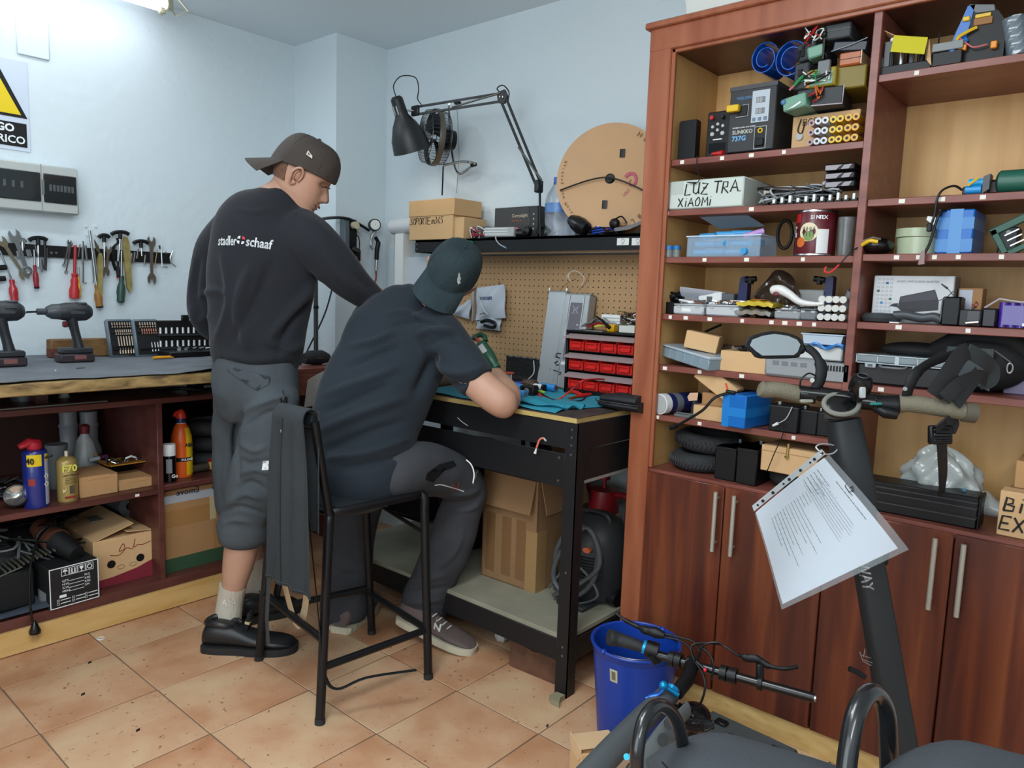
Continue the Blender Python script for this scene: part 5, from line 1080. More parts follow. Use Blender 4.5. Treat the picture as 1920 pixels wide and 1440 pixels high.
part(sb1,'lug',g(M_steel).bx(-w1/2,-w1/2+.008,.0,.003,L1,L1+.012,0,T1));part(sb1,'lug',g(M_steel).bx(w1/2-.008,w1/2,.0,.003,L1,L1+.012,0,T1))
sb2,T2,w2,L2=sbat('scooter_battery','silver battery pack with grey label strip, right of the leaning pair',(1034,714),(1082,722),(1062,548),(1106,552),2.40,2.50,.045)
part(sb2,'label_strip',g(mt('63626a',.5)).bx(-w2*.22,w2*.24,-.0012,0,L2*.30,L2*.90,.001,T2));part(sb2,'ridge',g(M_steel).bx(w2*.27,w2*.31,-.004,.001,.02,L2-.01,.001,T2).bx(-w2*.30,-w2*.26,-.004,.001,.02,L2-.01,.001,T2))
bm_=g(mt('a9abb2',.5)).tube([T2@Vector((x,-.002,z))for x,z in((-w2*.12,L2*.87),(w2*.14,L2*.78))],.0015,4).tube([T2@Vector((x,-.002,z))for x,z in((w2*.14,L2*.87),(-w2*.12,L2*.78))],.0015,4).tube([T2@Vector((x,-.002,z))for x,z in((-w2*.07,L2*.79),(-w2*.06,L2*.85),(w2*.08,L2*.85),(w2*.07,L2*.79),(-w2*.07,L2*.79))],.0012,4);part(sb2,'bin_symbol',bm_)
for k in range(7):part(sb2,'tick_mark',g(mt('a9abb2',.5)).bx(w2*.12,w2*.2,-.002,-.001,L2*(.36+.05*k),L2*(.375+.05*k),0,T2))
hand(sb2,'jon',.045,T2@TR((-w2*.30,-.002,.055),PI/2,0,0)@Matrix.Rotation(PI/2,4,'Z'),r=.002);part(sb2,'small_label',g(M_wht).bx(-w2*.36,-w2*.1,-.0015,-.0005,L2*.245,L2*.275,0,T2))
wr=thing('loose_wires','thin brown and white wires curling above the silver battery packs','wires',(0,0,0))
for col,pts in((mt('5c3a26',.5),[(1050,545),(1065,530),(1080,523)]),(mt('5c3a26',.5),[(1085,545),(1098,530),(1107,512)]),(M_wht,[(1062,522),(1067,512),(1080,508),(1095,520),(1090,535)]),(M_wht,[(1067,512),(1066,520),(1072,530)])):
 part(wr,'wire',g(col).tube(crom([PX(x,y,2.50)for x,y in pts],4),.0011,5))
od,w,h=XI('bin_organiser','black organiser with three rows of red bins on the right workbench','organiser',1056,1190,722,640,2.30,z0=TB)
h=.245;w=PX(1058,700,2.30).y-PX(1192,700,2.30).y;od.location=(2.30,(PX(1058,700,2.30).y+PX(1192,700,2.30).y)/2,TB)
part(od,'frame',g(M_blk).bx(-w/2,-w/2+.010,0,.17,0,h,.002).bx(w/2-.010,w/2,0,.17,0,h,.002).bx(-w/2,w/2,.0,.17,h-.006,h,.001).bx(-w/2,w/2,.165,.17,0,h).bx(-w/2,w/2,0,.17,0,.02,.001));
M_bin=mt('d02a26',.35)
for r_ in range(3):
 z=.022+.074*r_
 if r_<3:part(od,'shelf',g(M_blk).bx(-w/2+.01,w/2-.01,0,.165,z-.003,z))
 part(od,'clear_cover',g(mt('b9a6a6',.2,alpha=.6)).bx(-w/2+.004,w/2-.004,-.002,.036,0,.0015,0,TR((0,-.018,z+.046),.45)),'clear flap over a row of bins')
 for k in range(4):
  x=-w/2+.014+(w-.028)*(k+.5)/4;bw=(w-.028)/4*.46
  b=part(od,'bin',g(M_bin).bx(x-bw,x+bw,.004,.007,z,z+.034,.001).bx(x-bw,x-bw+.002,.004,.15,z,z+.045).bx(x+bw-.002,x+bw,.004,.15,z,z+.045).bx(x-bw,x+bw,.004,.15,z,z+.002))
  part(b,'grip',g(M_bin).bx(x-bw*.75,x+bw*.75,-.007,.004,z+.010,z+.014,.001).bx(x-bw*.75,x-bw*.65,-.007,.004,z+.010,z+.03).bx(x+bw*.65,x+bw*.75,-.007,.004,z+.010,z+.03).bx(x-bw*.75,x+bw*.75,-.004,.005,z+.027,z+.032,.001))
ot=TB+h
def lump(name,label,cat,px,py,X,z,gbf,**k):
 p=PX(px,py,X);return mono(name,gbf,label,cat,(X,p.y,z),RX,**k)
t,w_,h_=XI('controller_box','white finned controller box on top of the bin organiser','controller',1127,1160,624,608,2.42,rz=.1);t.location.z=ot+.028;part(t,'case',g(M_wht).bx(-w_/2,w_/2,0,.06,0,.035,.002));part(t,'fins',g(M_lgry).bx(-w_/2,w_/2,-.002,.062,.010,.012).bx(-w_/2,w_/2,-.002,.062,.022,.024));
lump('parts_tray','small translucent tray at the right end of the organiser top','tray',1174,640,2.33,ot,g(mt('c9ccc5',.4)).bx(-.035,.035,0,.06,0,.003).bx(-.035,.035,0,.002,0,.028).bx(-.035,.035,.058,.06,0,.028).bx(-.035,-.033,0,.06,0,.028).bx(.033,.035,0,.06,0,.028))
lump('yellow_part','small yellow plastic part on the organiser top','part',1143,630,2.36,ot,g(mt('e0ac12',.4)).bx(-.016,.016,0,.03,0,.028,.003))
lump('clear_bag','crumpled clear bag with red wires on the organiser top','bag',1115,632,2.37,ot,g(mt('b9bdbd',.2,alpha=.6)).sheet(lambda u,v:(-.07+.16*u,.0+.07*v,.012+.030*math.sin(u*PI)*(1+.3*math.sin(u*17+v*9))),16,10,.001).use(M_red).tube(crom([(-.05,.02,.012),(0,.03,.03),(.04,.02,.014)],4),.004,6).use(mt('c9b93a',.5)).tube(crom([(-.01,.01,.015),(.04,.02,.022),(.07,.02,.01)],4),.004,6))
lump('slim_tool','thin black tool handle lying across the clear bag','tool',1128,628,2.33,ot+.012,g(M_blk).tube([(-.03,0,.045),(.0,0,.03),(.035,0,.004)],[.003,.005,.007],8))
q=G();rr=random.Random(5)
for k in range(24):q.use(rr.choice((M_blk,mt('5c3a26',.5),M_wht,mt('6a6a3a',.5)))).tube(crom([(rr.uniform(-.05,.05),rr.uniform(0,.06),rr.uniform(.03,.075))for _ in range(4)],4),.002,5)
q.use(mt('4f5a48',.5)).bx(-.03,.02,.02,.06,.0,.04,.004);lump('wire_tangle','tangle of dark and white wires behind the translucent tray','wires',1172,622,2.42,ot,q,kind='stuff')
for i,(x,l)in enumerate(((1100,.05),(1112,.07))):lump('steel_bit',['flat steel strip at the left of the organiser top','second steel strip lying on the organiser top'][i],'strip',x,640,2.32,ot,g(M_steel).bx(-l/2,l/2,0,.006,0,.003,0,TR((0,0,0),0,0,.2*i)))
t,w_,h_=XI('headset_case','black moulded zip case on the workbench front corner','case',1103,1192,757,722,2.06,z0=TB,rz=0)
part(t,'lower_shell',g(mt('1a1b1e',.55,bump=.05,bs=200)).tube([(-w_/2+.02,.06,.018),(0,.06,.018),(w_/2,.06,.018)],[.035,.05,.05],18,flat=.36,up=(0,0,1)));part(t,'upper_shell',g(mt('1d1e22',.55,bump=.05,bs=200)).tube([(-w_/2+.025,.06,.034),(0,.06,.038),(w_/2-.01,.06,.038)],[.032,.048,.048],18,flat=.42,up=(0,0,1)));part(t,'zip',g(M_blkg).tube([(-w_/2-.012,.06,.027),(-w_/2+.02,.018,.027),(w_/2,.012,.027)],.0022,6))
def lead(name,label,cat,pts,r,m,X=None):
 return mono(name,g(m).tube(crom([at(x,y,'z',TB+dz)for x,y,dz in pts],6),r,8),label,cat)
M_rl=mt('c8261f',.4)
lead('red_test_lead','red test lead looping in front of the red bins','test lead',[(985,722,.012),(1020,745,.006),(1048,748,.006),(1075,728,.05),(1100,712,.09),(1160,712,.05)],.0032,M_rl)
lead('red_test_lead','red test lead curving over the plywood edge near the black case','test lead',[(1018,728,.012),(1012,745,.006),(1030,762,.006),(1060,758,.005),(1082,742,.006),(1108,738,.008)],.0035,M_rl)
lead('black_test_lead','black test lead looping left of the moulded case','test lead',[(1010,735,.01),(1040,750,.006),(1085,752,.006),(1098,742,.008),(1088,730,.02),(1110,715,.05),(1140,712,.05)],.0028,M_blk)
for i,(x0,y0,x1,y1)in enumerate(((1062,730,1092,740),(1072,736,1096,734),(1080,744,1108,739))):
 a,b=at(x0,y0,'z',TB+.01),at(x1,y1,'z',TB+.012);t=thing('crocodile_clip',['red crocodile clip nearest the teal cloth','middle red crocodile clip beside the black case','red crocodile clip nearest the plywood edge'][i],'clip',(0,0,0),0,'crocodile clips')
 part(t,'boot',g(M_rl).tube([a,a+(b-a)*.6,b],[.004,.008,.005],10));part(t,'jaw',g(mt('b98a3a',.3,.8)).tube([a+(a-b)*.5,a],[.002,.005],8))
for i,(x0,y0,x1,y1)in enumerate(((958,722,983,728),(960,735,985,740),(1016,724,1042,728))):
 a,b=at(x0,y0,'z',TB+.02),at(x1,y1,'z',TB+.02);t=thing('lithium_cell',['rear blue cell joined to the black block','front blue cell joined to the black block','blue cell lying in front of the silver packs'][i],'battery cell',(0,0,0));u=(b-a)
 part(t,'wrap',g(mt('1f86cc',.35)).cyl(a,b,.014,18));part(t,'cap',g(M_steel).cyl(b,b+u.normalized()*.003,.010,14))
mono('cell_holder',g(M_blk).bx(-.03,.03,-.022,.022,0,.04,.005).use(M_gry).ell((0,-.022,.02),.012,.006,.012,12,8),'black connector block capping the two blue cells','connector',at(992,742,'z',TB),RX+.2)
t=thing('soldering_iron','white and blue soldering iron handle lying on the teal mat','soldering iron',(0,0,0));a,b,c=at(952,716,'z',TB+.02),at(983,720,'z',TB+.02),at(1018,726,'z',TB+.02)
part(t,'blue_grip',g(mt('2636a0',.4)).tube([a,b],[.004,.009],10));part(t,'barrel',g(M_wht).cyl(b,c,.010,12));part(t,'collar',g(M_blk).cyl(c,c+(c-b).normalized()*.012,.012,12))
lead('green_wire','short bright green wire on the teal mat','wire',[(996,728,.02),(1010,733,.014),(1022,736,.01)],.005,mt('74c43a',.4))
sp_=PX(948,690,2.20)
t=thing('solder_reel','clear solder reel with red rim on the workbench','reel',(2.20,PX(950,700,2.2).y,TB+.01));part(t,'reel',g(mt('c4c6c2',.2,.6)).lathe([(0,0),(.028,0),(.03,.003),(.022,.006),(.022,.05),(0,.05)],24));part(t,'top_flange',g(mt('b5402c',.4)).lathe([(.0,.052),(.030,.052),(.031,.055),(.028,.057),(0,.057)],24),'red topped flange')
t,w_,h_=XI('foam_tray','black foam lined tray with ragged rim against the pegboard','tray',930,1007,715,672,2.42,z0=TB);part(t,'back',g(mt('17181a',.9,bump=.6,bs=90)).bx(-w_/2,w_/2,.06,.08,0,h_,.004));part(t,'side',g(mt('17181a',.9)).bx(w_/2-.015,w_/2,0,.08,0,h_*.9,.004));part(t,'base',g(mt('17181a',.9)).bx(-w_/2,w_/2,0,.08,0,.02,.004));
part(t,'ragged_rim',g(M_gry).tube([(-w_/2+w_*k/16,.06,h_+.003*math.sin(k*2.3))for k in range(17)],.003,5));part(t,'loose_wire',g(M_wht).tube(crom([(w_*.3,0,.02),(w_*.42,0,.05),(w_*.40,.0,.10)],4),.002,5))
mono('brown_case',g(mt('4a352c',.5)).bx(-.03,.04,0,.05,0,.04,.012),'small dark brown leather pouch beside the solder reel','pouch',(2.24,PX(985,700,2.24).y,TB),RX)
mono('thumb_nut',g(mt('8e1f28',.4)).cyl((0,0,0),(0,0,.022),.016,16).use(M_blk).cyl((0,0,.0),(0,0,.008),.02,16),'dark red topped knob near the hand','knob',(at(948,712,'z',TB).x-.05,at(950,712,'z',TB).y+.02,TB))
a,b=PX(896,637,2.10),PX(932,692,2.06);a=dp(893,634,2.80);b=dp(931,690,2.72);u=(b-a).normalized();s=u.cross(CF).normalized();n_=s.cross(u)
T=Matrix(((s.x,n_.x,u.x,a.x),(s.y,n_.y,u.y,a.y),(s.z,n_.z,u.z,a.z),(0,0,0,1)));L=(b-a).length
t=thing('glue_gun','dark green hand tool with metal tip held above the workbench','hand tool',(0,0,0));M_gr=mt('1f4f3b',.4)
part(t,'body',g(M_gr).tube([T@Vector((0,0,L*q))for q in(.18,.24,.6,.85,.95)],[.014,.024,.026,.021,.014],14));part(t,'handle',g(M_gr).tube([T@Vector((x,0,L*z))for x,z in((.022,.22),(.030,.10),(.022,-.02),(.0,-.06),(-.012,-.02))],[.010,.010,.011,.010,.012],10));part(t,'red_plunger',g(mt('b8443c',.4)).cyl(T@Vector((0,0,0)),T@Vector((0,0,L*.2)),.006,10))
part(t,'collar',g(mt('2a5a48',.4)).cyl(T@Vector((0,0,L*.93)),T@Vector((0,0,L*1.02)),.018,14,.016));part(t,'metal_tip',g(M_steel).cyl(T@Vector((0,0,L*1.02)),T@Vector((0,0,L*1.35)),.006,10,.0015));part(t,'grey_label',g(M_lgry).bx(-.012,.008,-.028,-.024,L*.33,L*.58,.001,T));part(t,'red_trigger',g(mt('b8302c',.4)).tube([T@Vector((-.02,0,L*.5)),T@Vector((-.032,0,L*.65)),T@Vector((-.02,0,L*.8))],.004,8))
def pouch(label,pts,X,extra,grp=None):
 t=thing('hanging_pouch',label,'pouch',(0,0,0));a,b,c,d=[PX(x,y,X)for x,y in pts]
 part(t,'bag',g(mt('b9c2cc',.25,var=.05,vs=9)).sheet(lambda u,v:tuple(a*(1-u)*(1-v)+b*u*(1-v)+c*u*v+d*(1-u)*v+Vector((-.016*math.sin(u*PI)*math.sin(v*PI)-.004*math.sin(u*9+v*7),0,0))),16,16,.004));return t,a,b,c,d
t,a,b,c,d=pouch('white zip pouch with blue lettering hanging on the pegboard',[(895,540),(946,533),(948,596),(893,600)],2.52,0)
text(t,'YOROJES',.019,frame(PX(899,562,2.498),(0,-1,.05),(-1,0,0)),mt('1c2f6e',.5),bold=.02);part(t,'string',g(M_wht).tube(crom([PX(901,568,2.49),PX(908,582,2.49),PX(914,590,2.49)],4),.002,5).use(M_steel).tube([PX(906+6*math.cos(k),590+3*math.sin(k),2.49)for k in np.linspace(0,6,10)],.002,5));part(t,'hook',g(M_steel).tube([PX(936,538,2.545),PX(936,528,2.54),PX(935,534,2.51)],.002,6))
t,a,b,c,d=pouch('clear lower bag with black cable inside hanging under the white pouch',[(894,594),(940,592),(938,620),(894,616)],2.53,0);part(t,'black_cable',g(M_blk).tube(crom([PX(902,604,2.505),PX(914,600,2.50),(PX(928,606,2.50)),PX(925,614,2.50),PX(908,610,2.50)],5),.007,8))
t,a,b,c,d=pouch('white tray shaped pack hanging behind the cap brim',[(852,580),(884,560),(880,598),(845,588)],2.52,0)
mono('grey_strip',g(M_lgry).bx(2.53,2.547,PX(889,560,2.54).y-.004,PX(889,560,2.54).y+.004,PX(889,602,2.54).z,PX(889,540,2.54).z,.002),'narrow grey strip hanging left of the white pouch','strip')
# ---------------- overhead shelf contents
OT=OZ+.0005
def OB(name,label,cat,px0,px1,pyt,X,rz=0,**k):return XI(name,label,cat,px0,px1,447,pyt,X,z0=OT,rz=rz,**k)
t,w_,h_=OB('carton','brown cardboard box with handwriting and a lid on the overhead shelf','box',767,866,392,2.405)
part(t,'body',g(M_cardl).bx(-w_/2,w_/2*.66,0,.17,0,h_*.82,.002));w0=-w_/2;
part(t,'lid',g(mt('c9a272',.8,var=.05,vs=6)).bx(w0-.002,w_/2*.66+.012,-.004,.176,h_*.78,h_*1.32,.002));part(t,'side_flap',g(M_cardl).bx(w_/2*.64,w_/2,.01,.16,0,h_*.7,.002))
hand(t,'SOPORTE m365',.030,TR((w0+.008,-.0015,h_*.52),PI/2),r=.0013,adv=.82)
t,w_,h_=OB('gift_box','dark grey product box with orange print beside the cardboard box','box',926,1006,388,2.50);part(t,'carton',g(mt('3a3836',.35)).bx(-w_/2,w_/2*.62,0,.08,0,h_,.002));part(t,'side',g(mt('2e2d2c',.4)).bx(w_/2*.62,w_/2,.0,.08,0,h_,.002));text(t,'Carryalight',.02,TR((-.02,-.0008,h_*.68),PI/2),mt('c9b9a4',.5));text(t,'bike lamp set',.011,TR((-.02,-.0008,h_*.55),PI/2),mt('b5643c',.5));part(t,'orange_print',g(mt('b8702c',.5)).bx(-.02,.03,-.001,0,h_*.18,h_*.28,.001));
for k in range(4):part(t,'side_dot',g(M_lgry).cyl((w_*.42,-.001,h_*(.3+.15*k)),(w_*.42,.001,h_*(.3+.15*k)),.004,10))
t,w_,h_=OB('controller','ribbed silver motor controller with wires at the shelf edge','controller',911,960,426,2.41,rz=.15);part(t,'case',g(M_lgry).bx(-w_/2,w_/2,0,.05,0.004,h_,.003));part(t,'ribs',g(M_wht).bx(-w_/2,w_/2*.6,-.002,.0,h_*.3,h_*.38).bx(-w_/2,w_/2*.6,-.002,.0,h_*.55,h_*.63).bx(-w_/2,w_/2*.6,-.002,.0,h_*.8,h_*.88));part(t,'hanging_cable',g(M_lgry).tube(crom([(-.01,-.008,.004),(.0,-.02,-.01),(.02,-.022,-.03),(.05,-.015,-.045)],5),.0028,6).use(mt('2f8fc4',.4)).tube([(.045,-.017,-.043),(.055,-.014,-.047)],.004,6))
q=G();rr=random.Random(11)
for k in range(12):q.use((M_wht,mt('c0304a',.4),mt('d9c08a',.5),M_blk)[k%4]).tube(crom([(rr.uniform(-.05,.02),rr.uniform(0,.06),.005),(rr.uniform(-.05,.04),rr.uniform(0,.05),rr.uniform(.02,.055)),(rr.uniform(0,.06),rr.uniform(0,.03),rr.uniform(.01,.03))],5),.0022,5)
mono('wire_bundle',q,'loose white and red wires left of the silver controller','wires',(2.42,PX(893,440,2.42).y,OT),RX,kind='stuff')
t,w_,h_=OB('dark_box','low dark charger lying behind the loose wires','charger',872,915,425,2.46);part(t,'case',g(M_gry).bx(-w_/2,w_/2,0,.06,0,h_,.006))
lump_o=[('roll_end','black and brown round horn with concentric rings on the shelf','horn',990,2.41),('black_clamp','curved black plastic clamp on the shelf right of the horn','clamp',1020,2.42)]
t=thing('horn','round black horn with brown rings on the overhead shelf','horn',(2.42,PX(990,440,2.42).y,OT+.024),RX);part(t,'bell',g(M_blk).lathe([(.0,.03),(.02,.02),(.024,0),(.02,-.004),(.016,0)],22,TR((0,0,0),PI/2)));part(t,'inner_ring',g(mt('8a5c2c',.4)).lathe([(.017,-.001),(.012,-.004),(.008,0),(0,-.003)],20,TR((0,0,0),PI/2)))
t=thing('clamp','curved black plastic clamp right of the round horn','clamp',(2.43,PX(1018,440,2.43).y,OT),RX);part(t,'jaw',g(M_blk).tube(crom([(-.03,0,.03),(-.01,0,.005),(.02,0,.008),(.03,0,.02)],4),.008,8));part(t,'upper_jaw',g(M_blk).tube(crom([(-.025,.01,.036),(.0,.01,.042),(.03,.01,.02)],4),.008,8))
mono('motor_stub',g(M_blk).cyl((0,0,.02),(.03,.02,.02),.018,14).use(mt('d86070',.5)).bx(-.01,.01,-.005,.0,.03,.042,.001).use(M_gry).ell((-.02,0,.022),.02,.02,.02,12,8),'dark lump of motor parts with a pink sticker behind the controller','motor',(2.44,PX(968,435,2.44).y,OT),RX)
t,w_,h_=OB('water_bottle','clear plastic water bottle with blue cap and label','bottle',1010,1048,330,2.42);r=w_/2;t.location.x+=r
part(t,'bottle',g(mt('dfe9f2',.06,trans=.8,alpha=.5)).lathe([(0,0),(r,.004),(r*.95,h_*.15),(r,h_*.3),(r,h_*.62),(r*.85,h_*.72),(r*.35,h_*.90),(r*.33,h_*.93),(0,h_*.93)],26));part(t,'cap',g(mt('3a6cc0',.35)).lathe([(r*.40,h_*.91),(r*.40,h_),(0,h_)],18));part(t,'label',g(mt('5c86bc',.4,var=.3,vs=30)).lathe([(r+.001,h_*.40),(r+.001,h_*.56)],26));part(t,'neck_ring',g(mt('3a6cc0',.35)).lathe([(r*.42,h_*.885),(r*.42,h_*.90)],18))
mono('bubble_bag',g(mt('c5cdd6',.2,alpha=.75)).sheet(lambda u,v:(-.07+.14*u,.0+.02*math.sin(u*8+v*3),.0+.13*v*(.7+.3*math.sin(u*3))),14,12,.003),'crumpled clear plastic bag beside the water bottle','bag',(2.52,PX(1048,440,2.52).y,OT),RX)
SXc=2.50;ce=PX(1135,353,2.46);rad=(PX(1135,243,2.46).z-PX(1135,455,2.46).z)/2
t=thing('cable_reel','large round cardboard reel with printed lettering leaning on the wall','reel',(2.46,PX(1143,350,2.46).y,OT+rad+.001),RX)
ry=rad*.86
t.rotation_euler=(-.10,0,RX+.35)
rg=g(mt('c29c74',.7,var=.05,vs=5));rg.lathe([(.02,-.004),(rad,-.004),(rad,.0),(.02,.0)],56,TR((0,0,0),PI/2));part(t,'front_disc',rg);part(t,'back_disc',g(mt('a8895f',.7,var=.05,vs=5)).lathe([(0,.0),(rad,.0),(rad,.005),(0,.005)],56,TR((0,.075,0),PI/2)))
part(t,'core',g(M_blk).cyl((0,.008,0),(0,.07,0),rad*.72,36))
part(t,'centre_hole',g(M_blk).cyl((.0,.0045,.0),(0,-.0052,.0),.014,20).use(M_blk).bx(-.007,.007,.0,-.0,0,0))
for sx,sz in((.03,.095),(-.025,-.10)):part(t,'slot',g(M_blk).tube([(sx*1.0+.012,-.0045,sz-.016),(sx*1.0+.012,-.0045,sz+.016)],.0105,12,flat=.1,up=(0,1,0)))
def arc_text(parent,s,R_,a0,da,size,T,mat,col=None):
 for i,ch in enumerate(s):
  if ch==' ':continue
  a=a0-da*i;text(parent,ch,size,T@Matrix.Rotation(a,4,'Z')@TR((R_,0,0),0,0,-PI/2),mat,name='lettering',align='CENTER')
Tf=TR((0,-.0046,0),PI/2);M_pr=mt('6e5138',.7)
arc_text(t,'HEAT SHRINKABLE',rad*.86,1.0,.155,.026,Tf,M_pr);
T_l=Tf@Matrix.Rotation(PI,4,'Z')
arc_text(t,'Kaiheng New Material',rad*.88,2.78,-.073,.016,Tf,M_pr)
part(t,'swirl_logo',g(mt('b8546a',.6)).tube([(.085+.0014*k*math.cos(.42*k+1),-.0046,-.012+.0018*k*math.sin(.42*k+1))for k in range(2,20)],[.002+.0003*k for k in range(18)],6,flat=.3,up=(0,1,0)));text(t,'HXC',.016,TR((.062,-.0046,-.072),PI/2,-.9),mt('b8546a',.6))
part(t,'shrink_tube',g(M_blk).tube(crom([(-rad*.9,-.015,-.045),(-.08,-.02,-.01),(0,-.022,-.002),(.09,-.02,-.03),(rad*.98,-.01,-.09)],8),.003,8),'thin black tube bowed across the front')
t=thing('bike_light','rounded black lamp shell lying in front of the cardboard reel','lamp',(2.40,PX(1086,425,2.40).y,OT+.03),RX);part(t,'shell',g(M_blkg).lathe([(0,-.055),(.018,-.05),(.03,-.02),(.033,.01),(.028,.04),(0,.05)],22,TR((0,0,.008),0,PI/2+.5)))
t=thing('white_cradle','white plastic bracket behind the rounded black lamp','bracket',(2.43,PX(1106,425,2.43).y,OT+.012),RX);part(t,'arm',g(M_wht).bx(-.04,.045,0,.03,.02,.038,.005,TR((0,0,0),0,.35)));part(t,'pivot',g(M_blk).cyl((.03,-.004,.016),(.03,.034,.016),.006,10))
q=G();rr=random.Random(21)
for k in range(26):q.use((M_blk,M_blk,mt('1f3fa0',.4),mt('6a1c20',.5))[k%4]).tube(crom([(rr.uniform(-.09,.1),rr.uniform(-.0,.05),rr.uniform(.004,.03))for _ in range(4)],4),.0035,6)
mono('cable_pile',q,'pile of black and blue cable ends at the front of the overhead shelf','cables',(2.41,PX(1122,440,2.41).y,OT),RX,kind='stuff')
t=thing('black_buckle','black round buckle with a curled strap at the right shelf end','buckle',(2.42,PX(1152,425,2.42).y,OT+.02),RX);part(t,'disc',g(M_blk).ell((0,0,.02),.022,.016,.02,16,10));part(t,'strap',g(M_blk).tube(crom([(.0,0,.035),(.03,.0,.045),(.055,0,.02)],5),.003,6))
mono('grey_bracket',g(mt('77797b',.5)).sheet(lambda u,v:(-.07+.15*u,.03*v,.015+.04*u*u+.008*v),8,5,.012),'grey curved plastic piece under the reel at the shelf end','bracket',(2.40,PX(1182,430,2.40).y,OT),RX)
t,w_,h_=XI('green_box','small green plastic box with white sticker on the shelf front','box',843,883,473,452,2.385);part(t,'case',g(mt('0f9a6a',.4)).bx(-w_/2,w_/2,0,.014,0,h_,.002));part(t,'sticker',g(M_wht).bx(-w_/2+.002,-w_*.18,-.001,.0,h_*.3,h_*.9));part(t,'dark_window',g(mt('0a6a4a',.5)).bx(.0,w_*.4,-.001,0,h_*.25,h_*.85))
t=thing('paper_roll','white paper roll sticking out beside the cardboard box','roll',(0,0,0));a=PX(738,426,2.50);part(t,'roll',g(mt('cfd3d6',.6)).cyl(a,a+Vector((0,-.16,.004)),.038,28));part(t,'end_cap',g(mt('dfe2e4',.5)).ell(a,.037,.012,.037,20,10));
part(os_,'bracket',g(M_wht).bx(2.47,2.53,a.y-.11,a.y-.05,OT-.30,a.z-.036))
mono('wall_cabinet',g(mt('c3ccd4',.5)).bx(2.50,WB,PX(830,600,2.5).y,PX(745,480,2.5).y,1.02,PX(745,482,2.5).z,.004),'pale grey panel cabinet on the wall below the paper roll','cabinet')
LXp=2.30
def lp(x,y,X=LXp):return PX(x,y,X)
t=thing('desk_lamp','black articulated desk lamp clamped to the overhead shelf','lamp',(0,0,0));M_lm=mt('1c1f22',.45)
b0=PX(1010,352,2.42);el=PX(942,182,2.36);hd_=PX(778,208,2.28)
part(t,'clamp_post',g(M_blk).cyl(PX(1013,450,2.42),PX(1012,350,2.42),.005,10).bx(2.405,2.45,b0.y-.012,b0.y+.012,OZ,OZ+.012,.002));part(t,'base_joint',g(M_lm).bx(-.018,.018,-.012,.012,-.02,.03,.004,Matrix.Translation(b0)))
off=Vector((0,-.012,.016));
for k,s in enumerate((-1,1)):
 part(t,'lower_arm',g(M_lm).tube([b0+Vector((0,s*.014,.01)),el+Vector((0,s*.016-.004,-.006))],.006,4));part(t,'upper_arm',g(M_lm).tube([el+Vector((0,.006,s*.016)),hd_+Vector((0,0,s*.016))],.006,4))
part(t,'elbow',g(M_lm).prism([(-.028,.02),(.012,.028),(.030,0),(.014,-.028),(-.020,-.022)],-.005,.005,frame(el,(0,-1,0),(-1,0,0))));part(t,'elbow_ring',g(M_steel).tube([el+Vector((-.007,.008*math.cos(k),.008*math.sin(k)))for k in np.linspace(0,2*PI,12,endpoint=False)],.002,5,closed=True))
part(t,'spring',g(mt('6e6e66',.4,.7)).cyl(el+Vector((-.004,.006,.016)),el+(hd_-el)*.55+Vector((-.004,0,-.010)),.004,8));part(t,'spring',g(mt('6e6e66',.4,.7)).cyl(b0+Vector((-.004,-.016,.03)),b0+(el-b0)*.45+Vector((-.004,.018,0)),.0045,8))
part(t,'head_joint',g(M_lm).bx(-.008,.008,-.026,.02,-.022,.022,.004,Matrix.Translation(hd_)));
s0,s1=PX(742,180,2.20),PX(773,282,2.30);u=(s1-s0).normalized();T=Matrix.Translation(s0)@u.to_track_quat('Z','Y').to_matrix().to_4x4();L=(s1-s0).length;
sh=part(t,'lamp_shade',g(M_lm).lathe([(0,0),(.018,.002),(.027,.012),(.029,L*.26),(.031,L*.36),(.055,L*.52),(.078,L*.76),(.086,L*1.0),(.083,L*1.0),(.074,L*.76),(.052,L*.55),(.026,L*.38),(.0,L*.36)],36,T));part(sh,'bulb',g(mt('fff2dc',.3,emit=1.5)).ell(T@Vector((0,0,L*.62)),.024,.024,.03,16,10))
for k in range(3):part(sh,'vent_slot',g(M_lgry).bx(.0285,.030,-.003,.003,L*.16,L*.33,.001,T@TR((0,0,0),0,0,-2.0+.6*k)))
part(t,'head_pin',g(M_steel).cyl(hd_,T@Vector((0,0,L*.25)),.004,8))
part(t,'cord',g(M_blk).tube(crom([T@Vector((0,0,0)),PX(738,160,2.22),PX(752,143,2.24),PX(778,145,2.26),PX(785,165,2.27),PX(783,185,2.28),PX(790,196,2.28)],6),.0025,6).tube(crom([el+Vector((0,.008,.015)),PX(932,166,2.36),PX(943,160,2.36),PX(954,172,2.36),PX(953,188,2.36)],6),.0025,6))
lmp=bpy.data.lights.new('desk_lamp_bulb','POINT');lmp.energy=1.2;lmp.color=(1,.86,.7);lmp.shadow_soft_size=.02
lo_=bpy.data.objects.new('desk_lamp_bulb',lmp);COL.objects.link(lo_);lo_.location=T@Vector((0,0,L*.8))
t=thing('wall_fan','metal cage fan with chrome stand hooked on the wall','fan',(0,0,0));fc_=PX(815,258,2.44);ax_=Vector((-.90,.42,.03)).normalized();T=Matrix.Translation(fc_)@ax_.to_track_quat('Z','Y').to_matrix().to_4x4();rf=.125
M_cg=mt('4f5254',.35,.8)
cg=g(M_cg)
for r_,z in((rf,0),(rf*.99,.012),(rf*.93,.045),(rf*.93,-.045),(rf*.45,.06),(rf*.45,-.06)):cg.tube([(r_*math.cos(a),r_*math.sin(a),z)for a in np.linspace(0,2*PI,40,endpoint=False)],.0018 if abs(z)>.02 else.003,5,closed=True,T=T)
